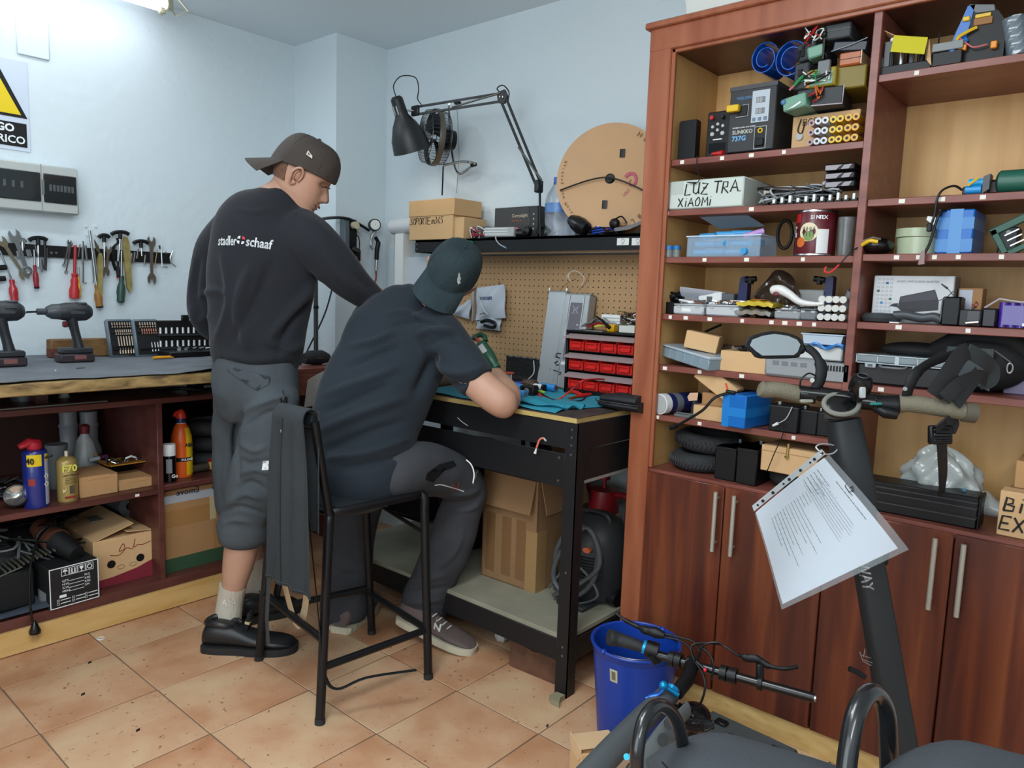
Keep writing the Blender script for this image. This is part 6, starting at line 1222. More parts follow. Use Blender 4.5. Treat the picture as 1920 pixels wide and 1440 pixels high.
for k in range(40):
 a=2*PI*k/40;cs,sn=math.cos(a),math.sin(a);cg.tube([(r_*cs,r_*sn,z)for r_,z in((rf*.2,.062),(rf*.45,.060),(rf*.93,.045),(rf,.006),(rf*.93,-.045),(rf*.45,-.06),(rf*.2,-.062))],.0011,4,T=T)
part(t,'cage',cg);part(t,'rim_band',g(mt('6f665c',.4,.5)).lathe([(rf+.002,-.012),(rf+.004,0),(rf+.002,.012)],44,T));part(t,'hub',g(M_lgry).lathe([(0,.066),(rf*.2,.064),(rf*.22,.05),(rf*.1,.02),(0,.02)],20,T));part(t,'motor',g(M_blk).lathe([(0,-.1),(rf*.35,-.095),(rf*.38,-.05),(0,-.04)],20,T))
for k in range(4):
 bl_=part(t,'blade',g(M_blk).sheet(lambda u,v:(rf*(.15+.75*u)*math.cos(v*1.1-.2*u),rf*(.15+.75*u)*math.sin(v*1.1-.2*u),-.02+.04*v),6,6,.002,T=T@Matrix.Rotation(k*PI/2,4,'Z')))
M_ch=mt('a7a9aa',.2,1);part(t,'stand',g(M_ch).tube(crom([PX(842,195,2.46),PX(842,210,2.54),PX(845,260,2.56),PX(852,310,2.56),PX(862,326,2.56),PX(880,315,2.56),PX(890,308,2.50),PX(880,304,2.47),PX(860,304,2.46),PX(832,310,2.44)],6),.006,8));part(t,'foot_cap',g(M_blk).cyl(PX(884,310,2.50),PX(892,308,2.50),.009,10));part(t,'foot_cap',g(M_blk).cyl(PX(854,192,2.58),PX(862,194,2.58),.01,10))
part(t,'cord',g(M_blk).tube([PX(831,312,2.48),PX(830,340,2.52),PX(829,366,2.55)],.0035,6));part(t,'pull_cord',g(M_gry).tube([PX(857,205,2.60),PX(861,290,2.61),PX(856,362,2.61)],.001,4))
PYf=3.18
def pp(x,y,d=.0):p=PY(x,y,PYf-d);return p
a,b=pp(645,505,.04),pp(667,412,.04)
t=thing('power_strip','black power strip with glowing red switch mounted on the pillar','power strip',(0,0,0));part(t,'body',g(mt('56646c',.4)).bx(a.x,a.x+.030,PYf-.045,PYf,a.z,b.z,.003).use(M_blk).bx(a.x+.022,b.x+.006,PYf-.048,PYf-.004,a.z-.012,b.z-.0,.006));cxm=(a.x+.022+b.x)/2+.004
for k,z in enumerate((.86,.58,.38)):p_=part(t,'socket',g(M_blkg).cyl((cxm,PYf-.050,a.z+(b.z-a.z)*z),(cxm,PYf-.045,a.z+(b.z-a.z)*z),.019,18))
part(t,'white_plug',g(mt('c9bfa4',.4)).cyl((cxm,PYf-.075,a.z+(b.z-a.z)*.88),(cxm,PYf-.048,a.z+(b.z-a.z)*.88),.018,18).cyl((cxm,PYf-.07,a.z+(b.z-a.z)*.86),(cxm+.035,PYf-.05,a.z+(b.z-a.z)*.74),.006,8));part(t,'red_switch',g(mt('ff2a18',.3,emit=2.5)).bx(cxm-.009,cxm+.009,PYf-.051,PYf-.047,a.z+(b.z-a.z)*.10,a.z+(b.z-a.z)*.21,.002),'glowing red switch');part(t,'black_plug',g(M_blk).tube([(cxm,PYf-.05,a.z+(b.z-a.z)*.42),(cxm+.012,PYf-.075,a.z+(b.z-a.z)*.36),(cxm+.030,PYf-.06,a.z+(b.z-a.z)*.18)],[.017,.014,.006],10));part(t,'cable',g(M_blk).tube(crom([pp(668,440,.05),pp(674,452,.04),pp(673,500,.03),pp(676,520,.03)],5),.003,6).tube(crom([pp(672,470,.05),pp(673,500,.04),pp(672,540,.03)],5),.003,6))
t=thing('tyre_inflator','tyre inflator with round gauge hanging on a red air hose','gauge',(0,0,0));gc=pp(704,422,.05)
part(t,'gauge_boot',g(M_rub).cyl(gc+Vector((-.012,-.012,0)),gc+Vector((.006,.02,0)),.031,24));part(t,'gauge_face',g(M_wht).cyl(gc+Vector((-.0135,-.015,0)),gc+Vector((-.012,-.012,0)),.025,24));T=Matrix.Translation(gc+Vector((-.014,-.016,0)))
part(t,'needle',g(M_blk).cyl(gc+Vector((-.014,-.016,0)),gc+Vector((-.004,-.016,.014)),.001,5));part(t,'body',g(M_steel).tube(crom([gc+Vector((0,0,-.03)),pp(697,445,.05),pp(696,460,.05)],4),.009,10));part(t,'handle',g(M_blk).tube(crom([pp(704,445,.05),pp(709,455,.05),pp(707,468,.05),pp(706,487,.05)],4),[.010]*4+[.013]*5+[.012]*4,10));part(t,'trigger',g(M_steel).tube(crom([pp(696,446,.055),pp(694,460,.06),pp(699,468,.055)],4),.004,8));part(t,'coupling',g(M_steel).cyl(pp(706,488,.05),pp(705,508,.05),.009,10));part(t,'air_hose',g(mt('8a3a34',.5)).tube(crom([pp(705,508,.05),pp(705,522,.05),pp(701,536,.05),pp(696,560,.05)],5),.005,8))
part(t,'rubber_hose',g(M_blk).tube(crom([pp(692,432,.05),pp(676,422,.05),pp(655,411,.05),pp(630,408,.06),pp(600,412,.2),pp(585,425,.35)],6),.0075,10),'black rubber hose')
# ---------------- under the bench
LS=.2065
t,w_,h_=XI('tool_carton','big open cardboard box of tools on the lower bench shelf','box',902,1062,1090,905,2.00,z0=LS,rz=.0)
a=at(902,1077,'z',LS);b=at(1003,1113,'z',LS);c=at(1064,1068,'z',LS)
t.location=(b.x,b.y,LS);ex=(a-b);ey=(c-b);wX=ex.length;wY=min(ey.length,.34);t.rotation_euler.z=math.atan2(ex.y,ex.x);H_=.42;M_cx=mt('8b6a48',.8,var=.1,vs=5)
part(t,'wall',g(M_cx).bx(0,wX,-.004,0,0,H_));part(t,'wall',g(M_cx).bx(0,.004,-wY,0,0,H_));part(t,'wall',g(M_cx).bx(wX-.004,wX,-wY,0,0,H_));part(t,'wall',g(M_cx).bx(0,wX,-wY,-wY+.004,0,H_));part(t,'base',g(M_cx).bx(0,wX,-wY,0,0,.004))
part(t,'flap',g(M_cx).sheet(lambda u,v:(.01+(wX-.02)*u,.004+.03*v,H_-.12*v),6,4,.004));part(t,'flap',g(M_cx).sheet(lambda u,v:(-.003-.03*v,-.01-(wY-.02)*u,H_-.12*v),6,4,.004));part(t,'flap',g(M_cx).sheet(lambda u,v:(wX*u,-wY-.02*v,H_+.11*v),6,4,.004))
for x0 in(.02,.10,.17):part(t,'tape_strip',g(mt('7d5c3c',.4)).bx(wX-x0-.045,wX-x0,.0,.0006,.03,H_*.62))
part(t,'tape_strip',g(mt('9a7a50',.5)).bx(-.0008,.05,.0004,.001,0,H_*.55).bx(-.0010,-.0004,-.06,.0,0,H_*.55))
fill=G();rr=random.Random(31)
for k in range(40):fill.use(rr.choice((M_blk,M_blk,M_gry,M_steeld))).tube(crom([(rr.uniform(.02,wX-.02),-rr.uniform(.02,wY-.02),rr.uniform(H_-.09,H_-.01))for _ in range(3)],3),rr.uniform(.003,.008),5)
part(t,'contents',fill.use(M_blk).bx(.01,wX-.01,-wY+.01,-.01,H_-.12,H_-.09),kind='stuff')
def bp(x,y,z):return t.matrix_basis@Vector((x,y,z))
h0=bp(wX*.33,-.10,H_-.06);t2=thing('hammer','wooden handled hammer standing upside down in the tool carton','hammer',h0);part(t2,'handle',g(mt('8a4a22',.5,var=.2,vs=20)).tube([(0,0,-.1),(.0,-.01,.06),(-.005,-.02,.14)],[.012,.015,.013],10));part(t2,'head',g(M_blk).bx(-.03,.04,-.032,-.008,.14,.17,.004).cyl((-.01,-.02,.17),(.02,-.03,.22),.011,10))
mono('black_bar',g(M_blk).bx(-.008,.008,-.006,.006,0,.24,.002),'flat black bar standing in the tool carton','bar',bp(wX*.78,-.16,H_-.1))
mono('wide_board',g(M_blk).bx(-.05,.05,-.008,.008,0,.34,.002,TR((0,0,0),0,-.35)),'wide dark board leaning up from the tool carton','board',bp(wX*.35,-.2,H_-.1))
t,w_,h_=XI('computer_tower','black box standing on the lower bench shelf behind the stool','computer',722,790,1045,880,2.32,z0=LS);part(t,'case',g(M_blk).bx(-w_/2,w_/2,0,.2,.012,.33,.01));part(t,'foot',g(M_blkg).bx(-w_/2+.01,w_/2-.01,.01,.19,0,.013,.002));
t=thing('shop_bag','large dark rolled bag hanging under the bench behind the knee','bag',(2.30,PX(880,900,2.30).y,.0));part(t,'body',g(M_blk).lathe([(0,.26),(.10,.27),(.135,.4),(.14,.55),(.12,.66),(0,.68)],26));part(t,'strap',g(M_blkm).tube([(-.02,.1,.6),(-.1,.1,.65),(-.1,0,.68)],.008,6));part(t,'base',g(M_blkm).cyl((0,0,LS),(0,0,.27),.10,20))
t=thing('led_wire','short wire with red sleeve and white plug hanging from the bench beam','wire',(0,0,0));part(t,'red_sleeve',g(mt('d06a58',.5)).tube(crom([PX(1019,821,1.86),PX(1012,824,1.855),PX(1008,834,1.853),PX(1006,840,1.853)],4),.0035,6));part(t,'white_plug',g(M_wht).tube([PX(1006,840,1.853),PX(1003,850,1.853)],[.002,.005],6));part(t,'grey_end',g(M_lgry).tube([PX(1019,821,1.86),PX(1024,827,1.862)],.003,6))
mono('beam_wire',g(M_lgry).tube(crom([PX(858,783,1.862),PX(864,789,1.86),PX(872,795,1.862),PX(877,798,1.862)],4),.0015,5),'thin pale wire poking out of the bench beam','wire')
sy=PX(1132,900,2.48);t=thing('pressure_sprayer','red pressure sprayer with pump handle standing on the lower shelf against the wall','sprayer',(2.44,PX(1132,940,2.44).y,LS));M_rd=mt('8e1a24',.4)
zt_=PX(1130,900,2.44).z-LS;zb_=PX(1130,958,2.44).z-LS
part(t,'tank',g(mt('b7a8a0',.4)).lathe([(0,0),(.085,.01),(.09,.08),(.09,zb_-.06),(.07,zb_),(0,zb_)],26));part(t,'head',g(M_rd).lathe([(.06,zb_),(.062,zb_+.03),(.055,zt_-.035),(.02,zt_-.03),(0,zt_-.03)],22));part(t,'pump_handle',g(M_rd).cyl((0,0,zt_-.03),(0,0,zt_+.01),.008,10).cyl((0,0,zt_+.005),(0,0,zt_+.022),.022,14));part(t,'grip',g(M_rd).tube(crom([(0,-.05,zt_-.05),(0,-.10,zt_-.045),(0,-.13,zt_-.08),(0,-.135,zt_-.13)],4),.013,10));part(t,'spout',g(M_rd).cyl((0,.05,zt_-.06),(0,.085,zt_-.035),.012,10))
vx=2.22;vc=PX(1140,1050,vx);t=thing('vacuum_cleaner','dark vacuum cleaner with grey hose looped around it beside the bookcase','vacuum cleaner',(vx,vc.y+.045,LS));t.scale=(1,1,1-LS/PX(1140,965,vx).z);M_vc=mt('2a2b2d',.5);M_hs=mt('4b4d50',.5)
vt=PX(1140,965,vx).z
part(t,'body',g(M_vc).lathe([(0,.02),(.10,.02),(.115,.08),(.11,vt*.7),(.085,vt*.92),(.04,vt),(0,vt)],26));part(t,'wheel',g(M_blk).cyl((-.02,.09,.05),(-.02,.12,.05),.05,20));part(t,'wheel',g(M_blk).cyl((-.02,-.12,.05),(-.02,-.09,.05),.05,20));part(t,'handle',g(M_vc).tube(crom([(-.02,.06,vt*.85),(-.03,.05,vt*1.02),(-.03,-.05,vt*1.02),(-.02,-.06,vt*.85)],4),.011,8));part(t,'orange_knob',g(mt('c0603c',.5)).cyl((-.105,-.03,vt*.66),(-.12,-.03,vt*.66),.016,12))
for k in range(8):part(t,'vent_rib',g(M_blkg).tube([(-.112*math.cos(a)*1.0-.004,.112*math.sin(a),.17+.018*k)for a in np.linspace(-.8,.8,8)],.004,6))
part(t,'hose',g(M_hs).tube(crom([(-.10,.11,.03),(-.13,.09,.3),(-.12,.02,.48),(-.12,-.07,.42),(-.14,-.08,.2),(-.15,.0,.06),(-.14,.09,.12),(-.15,.06,.3),(-.15,-.05,.5),(-.14,-.1,.3),(-.16,-.02,.14),(-.15,.08,.03)],8),.0105,10),'grey corrugated hose');part(t,'cable',g(M_gry).tube(crom([(-.13,.12,.05),(-.15,.0,.26),(-.14,-.1,.12),(-.14,0,.015),(-.13,.1,.02)],8),.005,8));part(t,'foot_nozzle',g(M_vc).bx(-.17,-.06,-.06,.06,0,.03,.008))
mono('light_bulb',g(mt('c8cac4',.2,alpha=.85)).lathe([(0,0),(.022,.01),(.028,.03),(.016,.055),(.010,.06),(.010,.075),(0,.076)],18,TR((0,0,.026),PI/2)),'clear light bulb lying on the floor under the bench','bulb',at(921,1218,'z',0)+Vector((.05,.03,0)),1.0)
mono('wood_scrap',g(mt('5c3d2c',.8,var=.3,vs=20)).prism([(0,0),(.24,-.01),(.25,.05),(.20,.10),(.1,.085),(0,.1)],0,.03,TR((0,0,0),PI/2)),'broken chipboard scrap under the bench near the front leg','wood scrap',(1.93,1.60,.001),-PI/2+.05)
mono('paper_wad',g(mt('8d886c',.7)).prism([(0,0),(.03,.008),(.055,.0),(.06,.03),(.03,.045),(.01,.03)],0,.018),'crumpled foil wrapper at the foot of the bench leg','litter',at(1048,1328,'z',0),.3)
for i,(x,y)in enumerate(((141,1198),(165,1245),(1025,1365),(152,1305),(255,1373))):
 mono('floor_speck',g((M_wht,M_blk,M_steel,M_blk,M_blk)[i]).prism([(0,0),(.012,.002),(.014,.008),(.003,.006)],0,.004)if i else g(M_wht).tube([(.012*math.cos(a),.012*math.sin(a),.002)for a in np.linspace(0,2*PI,14,endpoint=False)],.002,6,closed=True),['small white washer on the floor near the plinth','dark crumb on the second tile from the plinth','shiny scrap on the floor left of the blue bucket','dark speck in the middle of a left floor tile','dark speck on the floor near the lower left tile joint'][i],'litter',at(x*1.0+(48 if i==0 else 0),y,'z',0))
# ================================================================ bookcase contents
IX=BX+.02
def SI(name,label,cat,px0,px1,pyt,zs,X=IX,rz=0,group=None,pym=None):
 """item standing on shelf height zs"""
 m=(px0+px1)/2
 def yb(px):
  lo,hi=0.,1440.
  for _ in range(30):
   q=(lo+hi)/2
   if PX(px,q,X).z>zs:lo=q
   else:hi=q
  return PX(px,lo,X)
 a,b=yb(px0),yb(px1);t=thing(name,label,cat,(X,(a.y+b.y)/2,zs),RX+rz,group)
 return t,a.y-b.y,PX(m,pyt,X).z-zs
S1,S2,S3,S4,S5,S6=[z+.0005 for z in ZL];S7=.7485;R1,R2,R3,R4,R5=[z+.0005 for z in ZR];R6=S7
def boxy(t,m,w,d,h,c=.004,nm='case',z=0,y=0):return part(t,nm,g(m).bx(-w/2,w/2,y,y+d,z,z+h,c))
def wires(n,rx,ry,rz_,cols,r=.0022,seed=1,q=None):
 q=q or G();rr=random.Random(seed)
 for k in range(n):q.use(cols[k%len(cols)]).tube(crom([(rr.uniform(*rx),rr.uniform(*ry),rr.uniform(*rz_))for _ in range(4)],4),r,5)
 return q
M_bb1=mt('0f66b8',.35);M_bb2=mt('1f7cc8',.3,var=.05,vs=10);M_blk2=mt('0e0f12',.4,spec=.35)
M_yel=mt('d9b21c',.4);M_org=mt('c8641c',.4);M_grn=mt('6f9c88',.5);M_foam=mt('303437',.6,var=.1,vs=14)
# ---- on top of the bookcase
tz=2.151
t,w,h=SI('storage_box','off white plastic storage box resting on top of the bookcase','box',1281,1450,5,tz,BX-.02);part(t,'body',g(mt('c9ccc6',.45)).prism([(-w/2+.012,0),(w/2-.012,0),(w/2,.075),(-w/2,.075)],0,.28,TR((0,.28,0),PI/2)));part(t,'lid',g(mt('d5d7d2',.45)).bx(-w/2-.008,w/2+.008,-.008,.288,.075,.088,.005));part(t,'latch',g(mt('bfc2bd',.4)).bx(-.03,.03,-.012,-.006,.05,.085,.003))
# ---- shelf 1 (left)
t,w,h=SI('battery_pack','small upright black battery case at the left of the top shelf','battery',1270,1302,228,S1);part(t,'case',g(M_blk2).prism([(-w/2,0),(w/2,0),(w/2,.03),(w*.3,.042),(-w*.3,.042),(-w/2,.03)],0,h));part(t,'cap',g(M_blk).bx(-w/2+.002,w/2-.002,.002,.03,h,h+.004,.001))
t,w,h=SI('bench_power_supply','narrow black tester with knobs and red terminal beside the spot welder','tester',1322,1365,209,S1,rz=.0);boxy(t,M_blk2,w,.09,h,.003)
part(t,'terminal',g(M_red).cyl((-w*.25,-.012,h*.86),(-w*.25,0,h*.86),.006,12),'red terminal');part(t,'terminal',g(M_blk).cyl((w*.2,-.012,h*.86),(w*.2,0,h*.86),.006,12));
for x,z in((-.22,.5),(.22,.5),(-.22,.66),(.22,.66),(0,.58),(0,.71)):part(t,'knob',g(M_lgry).cyl((w*x,-.006,h*z),(w*x,0,h*z),.0045 if z>.55 else.006,12))
part(t,'display',g(mt('0c0f12',.15)).bx(-w*.36,w*.36,-.0012,0,h*.08,h*.3));part(t,'label_line',g(M_wht).bx(-w*.2,w*.2,-.001,0,h*.37,h*.39))
mono('red_clip',g(M_red).tube([(-.02,0,.008),(.02,-.008,.006)],[.004,.009],8),'red plastic clip lying in front of the spot welder','clip',(IX-.005,PX(1348,285,IX).y,S1),RX)
t,w,h=SI('spot_welder','black battery spot welder with displays and large model lettering','spot welder',1362,1449,148,S1,IX,.0);h=PX(1370,165,IX).z-S1
boxy(t,mt('26282b',.55),w,.2,h-.006,.003,z=.006);part(t,'lid_edge',g(mt('3a3c40',.5)).bx(-w/2-.001,w/2+.001,-.002,.2,h-.012,h));Tf=lambda x,z:TR((x,-.0009,z),PI/2)
pn=part(t,'display_panel',g(mt('aeb9c2',.4)).bx(-.01*w+.0,w*.36,-.0015,0,h*.44,h*.90,.001));
for z in(.70,.54):part(pn,'digit_window',g(mt('6d747a',.3)).bx(w*.08,w*.27,-.0025,-.0014,h*z+.004,h*z+.020));text(pn,'88',.019,TR((w*.085,-.0028,h*z+.005),PI/2),M_lgry)
for k in range(3):part(pn,'push_button',g(mt('5d7186',.4)).bx(w*(.02+.12*k),w*(.09+.12*k),-.0028,-.0014,h*.46,h*.51))
text(t,'SUNKKO',.0155,Tf(-w*.40,h*.30),mt('b9bdb2',.5),bold=.02);text(t,'737G',.0195,Tf(-w*.40,h*.20),mt('6fa6d8',.5),bold=.03);text(t,'Intelligent pulse spot welder',.0062,Tf(-w*.40,h*.385),M_twht);text(t,'WELDING',.012,Tf(-w*.34,h*.80),mt('4a7ea8',.5),bold=.01)
part(t,'rocker_switch',g(M_lgry).bx(w*.08,w*.34,-.0012,0,h*.05,h*.38,.001).use(M_blk).bx(w*.095,w*.325,-.0016,-.001,h*.06,h*.37).use(M_blkg).bx(w*.12,w*.30,-.008,-.001,h*.09,h*.20,.002));part(t,'jack',g(M_yel).tube([(w*.21+.006*math.cos(a),-.002,h*.315+.006*math.sin(a))for a in np.linspace(0,2*PI,14,endpoint=False)],.002,6,closed=True))
part(t,'inlet',g(M_blk).bx(-w*.32,-w*.10,-.002,0,h*.56,h*.70,.001).use(M_lgry).tube([(-w*.34,-.002,h*.55),(-w*.08,-.002,h*.55),(-w*.08,-.002,h*.72),(-w*.2,-.002,h*.72)],.0012,4));part(t,'yellow_plug',g(M_yel).bx(-w*.50,-w*.24,-.022,-.004,h*.62,h*.72,.002),'yellow plug')
for x in(-w*.3,w*.3):part(t,'rubber_foot',g(M_blk).cyl((x,.02,0),(x,.02,.006),.008,10))
part(t,'top_knob',g(M_wht).ell((-w*.2,.05,h+.004),.008,.008,.006,10,6))
for i,(cx,cy,r0,r1,lab)in enumerate(((1433,110,30,34,'left coil of glossy blue heat shrink film above the welder'),(1482,112,34,40,'right coil of glossy blue heat shrink film above the welder'))):
 c=PX(cx,cy,IX+.03);t=thing('film_coil',lab,'coil',(IX+.03,c.y,c.z),RX);k=2.19/FPX;r0*=k;
 M_bl=mt('0f62c8',.15,coat=.6)
 pts=[(r0*(1-.055*a)*math.cos(a)*.92,0,r0*(1-.055*a)*math.sin(a))for a in np.linspace(0,9,60)]
 part(t,'film',g(M_bl).sheet(lambda u,v:(r0*(1-.05*u*11)*math.cos(u*11+.6)*.9,.10*v,r0*(1-.05*u*11)*math.sin(u*11+.6)*(1+.0*v)),80,4,.0022))
t,w,h=SI('parts_carton','cardboard box with marker writing behind the yellow cell packs','box',1482,1608,212,S1,IX+.05);boxy(t,M_cardl,w,.15,h,.002);hand(t,'BCS L',.018,TR((-w/2+.03,-.001,h*.72),PI/2),r=.0012);
part(t,'cable_loop',g(M_blk).tube(crom([(-w*.36,-.004,h*.9),(-w*.40,-.005,h*.6),(-w*.34,-.005,h*.5),(-w*.3,-.004,h*.8)],5),.0016,6));part(t,'round_tag',g(M_lgry).cyl((-w*.37,-.006,h*.42),(-w*.37,-.002,h*.42),.010,16))
M_cell=mt('c7ccd2',.35,.3)
def cells(nx,nz,r,mw,t,x0=0,z0=0,y0=0,L=.05,mcell=None):
 for i in range(nx):
  for j in range(nz):
   x,z=x0+(i*2+1)*r,z0+(j*2+1)*r
   c_=part(t,'cell',g(mw).lathe([(0,0),(r*.96,0),(r*.98,L),(0,L)],14,TR((x,y0+L,z),PI/2)));part(c_,'terminal',g(mcell or M_blk).cyl((x,y0-.0015,z),(x,y0,z),r*.42,10))
for i,(a,b,mw,lab)in enumerate(((1512,1524,mt('a8888a',.4),'narrow pack of three pinkish cells left of the grey one'),(1524,1550,mt('c3c7cc',.35),'grey pack of six cells standing in front of the carton'),(1552,1578,M_yel,'yellow pack of six cells next to the grey pack'),(1580,1608,mt('d39c18',.4),'amber pack of six cells at the stile end of the top shelf'))):
 t,w,h=SI('cell_pack',lab,'battery pack',a,b,(222,217,214,210)[i],S1,IX-.005);n=1 if i==0 else 2;r=w/(2*n);hh=h
 for k in range(n):
  for j in range(3):cz=hh/6*(2*j+1);c_=part(t,'cell',g(mw).cyl((-w/2+(2*k+1)*r,0,cz),(-w/2+(2*k+1)*r,.05,cz),min(r,hh/6)*1.0,14));part(c_,'terminal',g(M_blk).cyl((-w/2+(2*k+1)*r,-.0012,cz),(-w/2+(2*k+1)*r,0,cz),r*.42,10))
def pack(label,px0,px1,py0,py1,X,d,m,rz=0,ry=0,extra=None,name='battery_pack',c=.004,rib=0):
 a=PX(px0,py1,X);b=PX(px1,py1,X);top=PX((px0+px1)/2,py0,X);z=PX((px0+px1)/2,py1,X).z;w=a.y-b.y;h=top.z-z
 t=thing(name,label,'battery pack',(X,(a.y+b.y)/2,z),rot=(0,0,RX+rz));T=TR((0,0,0),0,ry)
 part(t,'body',g(m).bx(-w/2,w/2,0,d,0,h,c,T))
 for k in range(rib):x=-w/2+w*(k+1)/(rib+1);part(t,'wrap_line',g(M_gry).bx(x-.0006,x+.0006,-.0008,d,h*.05,h*.97,0,T))
 return t,w,h,T
t,w,h,T=pack('black foam wrapped battery pack with pale edge above the cell box',1522,1578,163,198,IX+.0,.16,M_foam,rz=.15,rib=0,c=.003);part(t,'shrink_seam',g(mt('b8aeb4',.5)).tube([T@Vector(q)for q in((-w/2,-.002,.003),(w/2,-.002,.002),(w/2+.001,-.002,h))],.0018,6));part(t,'wires',wires(5,(-w*.6,-w*.1),(-.02,0),(h*.2,h*1.1),(M_red,M_blk,M_org),.0022,4))
t,w,h,T=pack('pale green wrapped battery sticking out left of the foam pack',1467,1512,178,204,IX-.02,.10,M_grn,rz=-.1,ry=-.15);part(t,'white_tape',g(M_wht).prism([(-.02,.0),(.0,.004),(.02,.014),(.016,.018),(-.004,.008)],0,.001,TR((0,-.001,0),PI/2)));part(t,'blue_tip',g(mt('4a7aa0',.4)).ell((-w/2,.0,h*.6),.008,.006,.008,10,6))
t,w,h,T=pack('olive cardboard tray with green circuit board in the battery heap',1510,1565,128,162,IX-.005,.17,mt('9c8a2c',.5),rz=-.05);part(t,'circuit_board',g(mt('7fa08c',.5)).bx(-w*.36,w*.42,-.002,0,h*.08,h*.75));part(t,'copper_tab',g(mt('a8741c',.4)).bx(-w*.49,-w*.34,-.003,0,h*.02,h*.9));part(t,'grey_module',g(mt('6d7276',.5)).bx(-w*.08,w*.34,-.012,0,h*.5,h*1.35,.003));part(t,'wires',wires(6,(-w*.7,w*.4),(-.016,-.004),(h*.1,h*.9),(M_blk,M_wht,mt('1f8a4a',.4),M_wht),.002,8))
t,w,h,T=pack('large olive wrapped battery block at the stile side of the heap',1568,1622,122,165,IX+.02,.18,mt('7d6d22',.5),rz=.1)
t,w,h,T=pack('orange brown pair of cells under the black flap',1572,1614,96,122,IX+.01,.10,mt('a85a2c',.35),rz=0);part(t,'groove',g(M_blk).bx(-w/2,w/2,-.001,0,h*.46,h*.5));part(t,'end_strip',g(mt('d8b898',.4)).bx(w/2-.002,w/2+.001,-.001,.1,0,h))
t,w,h,T=pack('black battery module with side slots at the left of the heap',1494,1530,78,112,IX-.01,.12,M_foam,rz=-.2,ry=-.12);part(t,'slot',g(M_blk).bx(-w*.3,-w*.12,-.004,0,h*.2,h*.8,.001));part(t,'slot',g(M_blk).bx(-w*.48,-w*.36,-.003,0,h*.1,h*.6,.001));part(t,'wires',wires(6,(-w*.2,w*.7),(-.012,0),(h*.7,h*1.8),(M_wht,M_red,M_blk),.0018,12))
t,w,h,T=pack('grey green pack with white straps in the middle of the heap',1516,1546,84,106,IX-.02,.06,M_grn,rz=.2,ry=-.2);part(t,'strap',g(M_blk).bx(w*.32,w*.46,-.003,.03,-.01,h*1.5,.001))
t,w,h,T=pack('dark grey ridged battery on top of the heap',1545,1594,43,72,IX+.0,.14,mt('3d4244',.6,var=.1,vs=18),rz=.05);part(t,'ridge',g(M_gry).bx(-w*.48,w*.5,-.002,0,h*.52,h*.56));part(t,'wires',wires(4,(-w*.9,-w*.4),(-.01,0),(-h*.2,h*.8),(M_blk,M_wht),.002,15))
t,w,h,T=pack('dark module below the circuit tray at the left',1486,1514,118,168,IX-.005,.10,M_foam,rz=-.1);part(t,'socket',g(M_blk).bx(-w*.2,w*.1,-.004,0,h*.5,h*.75,.001));part(t,'plug_lead',g(mt('1f8a4a',.4)).tube([(-w*.3,-.01,h*.15),(w*.3,-.012,h*.45)],.004,8).use(mt('c46a7a',.4)).tube([(-w*.6,-.012,0),(-w*.3,-.01,h*.15)],.003,6))
t,w,h,T=pack('black and blue plastic flap lying over the orange cells',1560,1624,76,96,IX+.005,.14,mt('161c2c',.4),rz=.1,ry=.12);part(t,'pale_edge',g(mt('8f9aa0',.4)).tube([(-w/2,-.002,h*.2),(0,-.004,h*.5),(w/2,-.002,h*1.0)],.0014,5))
t,w,h,T=pack('grey module wedged below the green battery',1494,1540,162,178,IX+.005,.10,M_foam,rz=0)
# ---- shelf 2 (left)
t,w,h=SI('foam_box','white foam box labelled by hand with black marker capitals','box',1252,1392,336,S2,IX-.012);M_fm=mt('c2ccc4',.6,bump=.05,bs=120);boxy(t,M_fm,w,.24,h,.004,z=.001)
part(t,'tape',g(mt('b3bdb6',.3)).bx(-w*.49,-w*.3,-.001,0,h*.55,h*.98));hand(t,'LUZ TRA.',.034,TR((-w*.27,-.0012,h*.50),PI/2),r=.0022,adv=1.0);hand(t,'XIAOMI',.026,TR((-w*.36,-.0012,h*.10),PI/2),r=.0018,adv=1.12)
t=thing('probe_lead','thin black probe lead dangling in front of the foam box','lead',(0,0,0));part(t,'wire',g(M_blk).tube(crom([PX(1307,292,IX-.025),PX(1306,312,IX-.03),PX(1311,330,IX-.03),PX(1309,341,IX-.02),PX(1300,342,IX-.02)],5),.0014,6));part(t,'tip',g(M_blk).tube([PX(1305,343,IX-.02),PX(1288,342,IX-.02)],[.003,.001],8))
for i in range(3):
 t,w,h,T=pack(['lowest black and grey plastic bracket in the stack','middle black and grey plastic bracket in the stack','top black and grey plastic bracket in the stack'][i],1545,1603,352-16*i-14,352-16*i,IX,.08,M_blk,name='plastic_bracket');t['category']='bracket';t['group']='stacked black brackets'
 part(t,'grey_face',g(mt('8f8a90',.4)).prism([(-w*.45,h*.15),(-w*.1,h*.15),(-w*.02,h*.5),(w*.1,h*.8),(-w*.45,h*.8)],0,.0012,TR((0,-.0005,0),PI/2)).prism([(w*.05,h*.2),(w*.3,h*.2),(w*.4,h*.8),(w*.15,h*.75)],0,.0012,TR((0,-.0005,0),PI/2)))
rr=random.Random(41)
for i in range(11):
 x=1444+15*i;t,w,h=SI('charge_socket','small black board with white socket, number %s from the foam box end of the row'%('one two three four five six seven eight nine ten eleven'.split()[i]),'circuit board',x,x+13,364,S2,IX-.008);part(t,'board',g(M_blk).bx(-w/2,w/2,0,.03,0,.008,.001));part(t,'socket',g(M_wht).bx(-w*.2,w*.2,-.002,.01,.004,.016+.004*(i%3),.001))
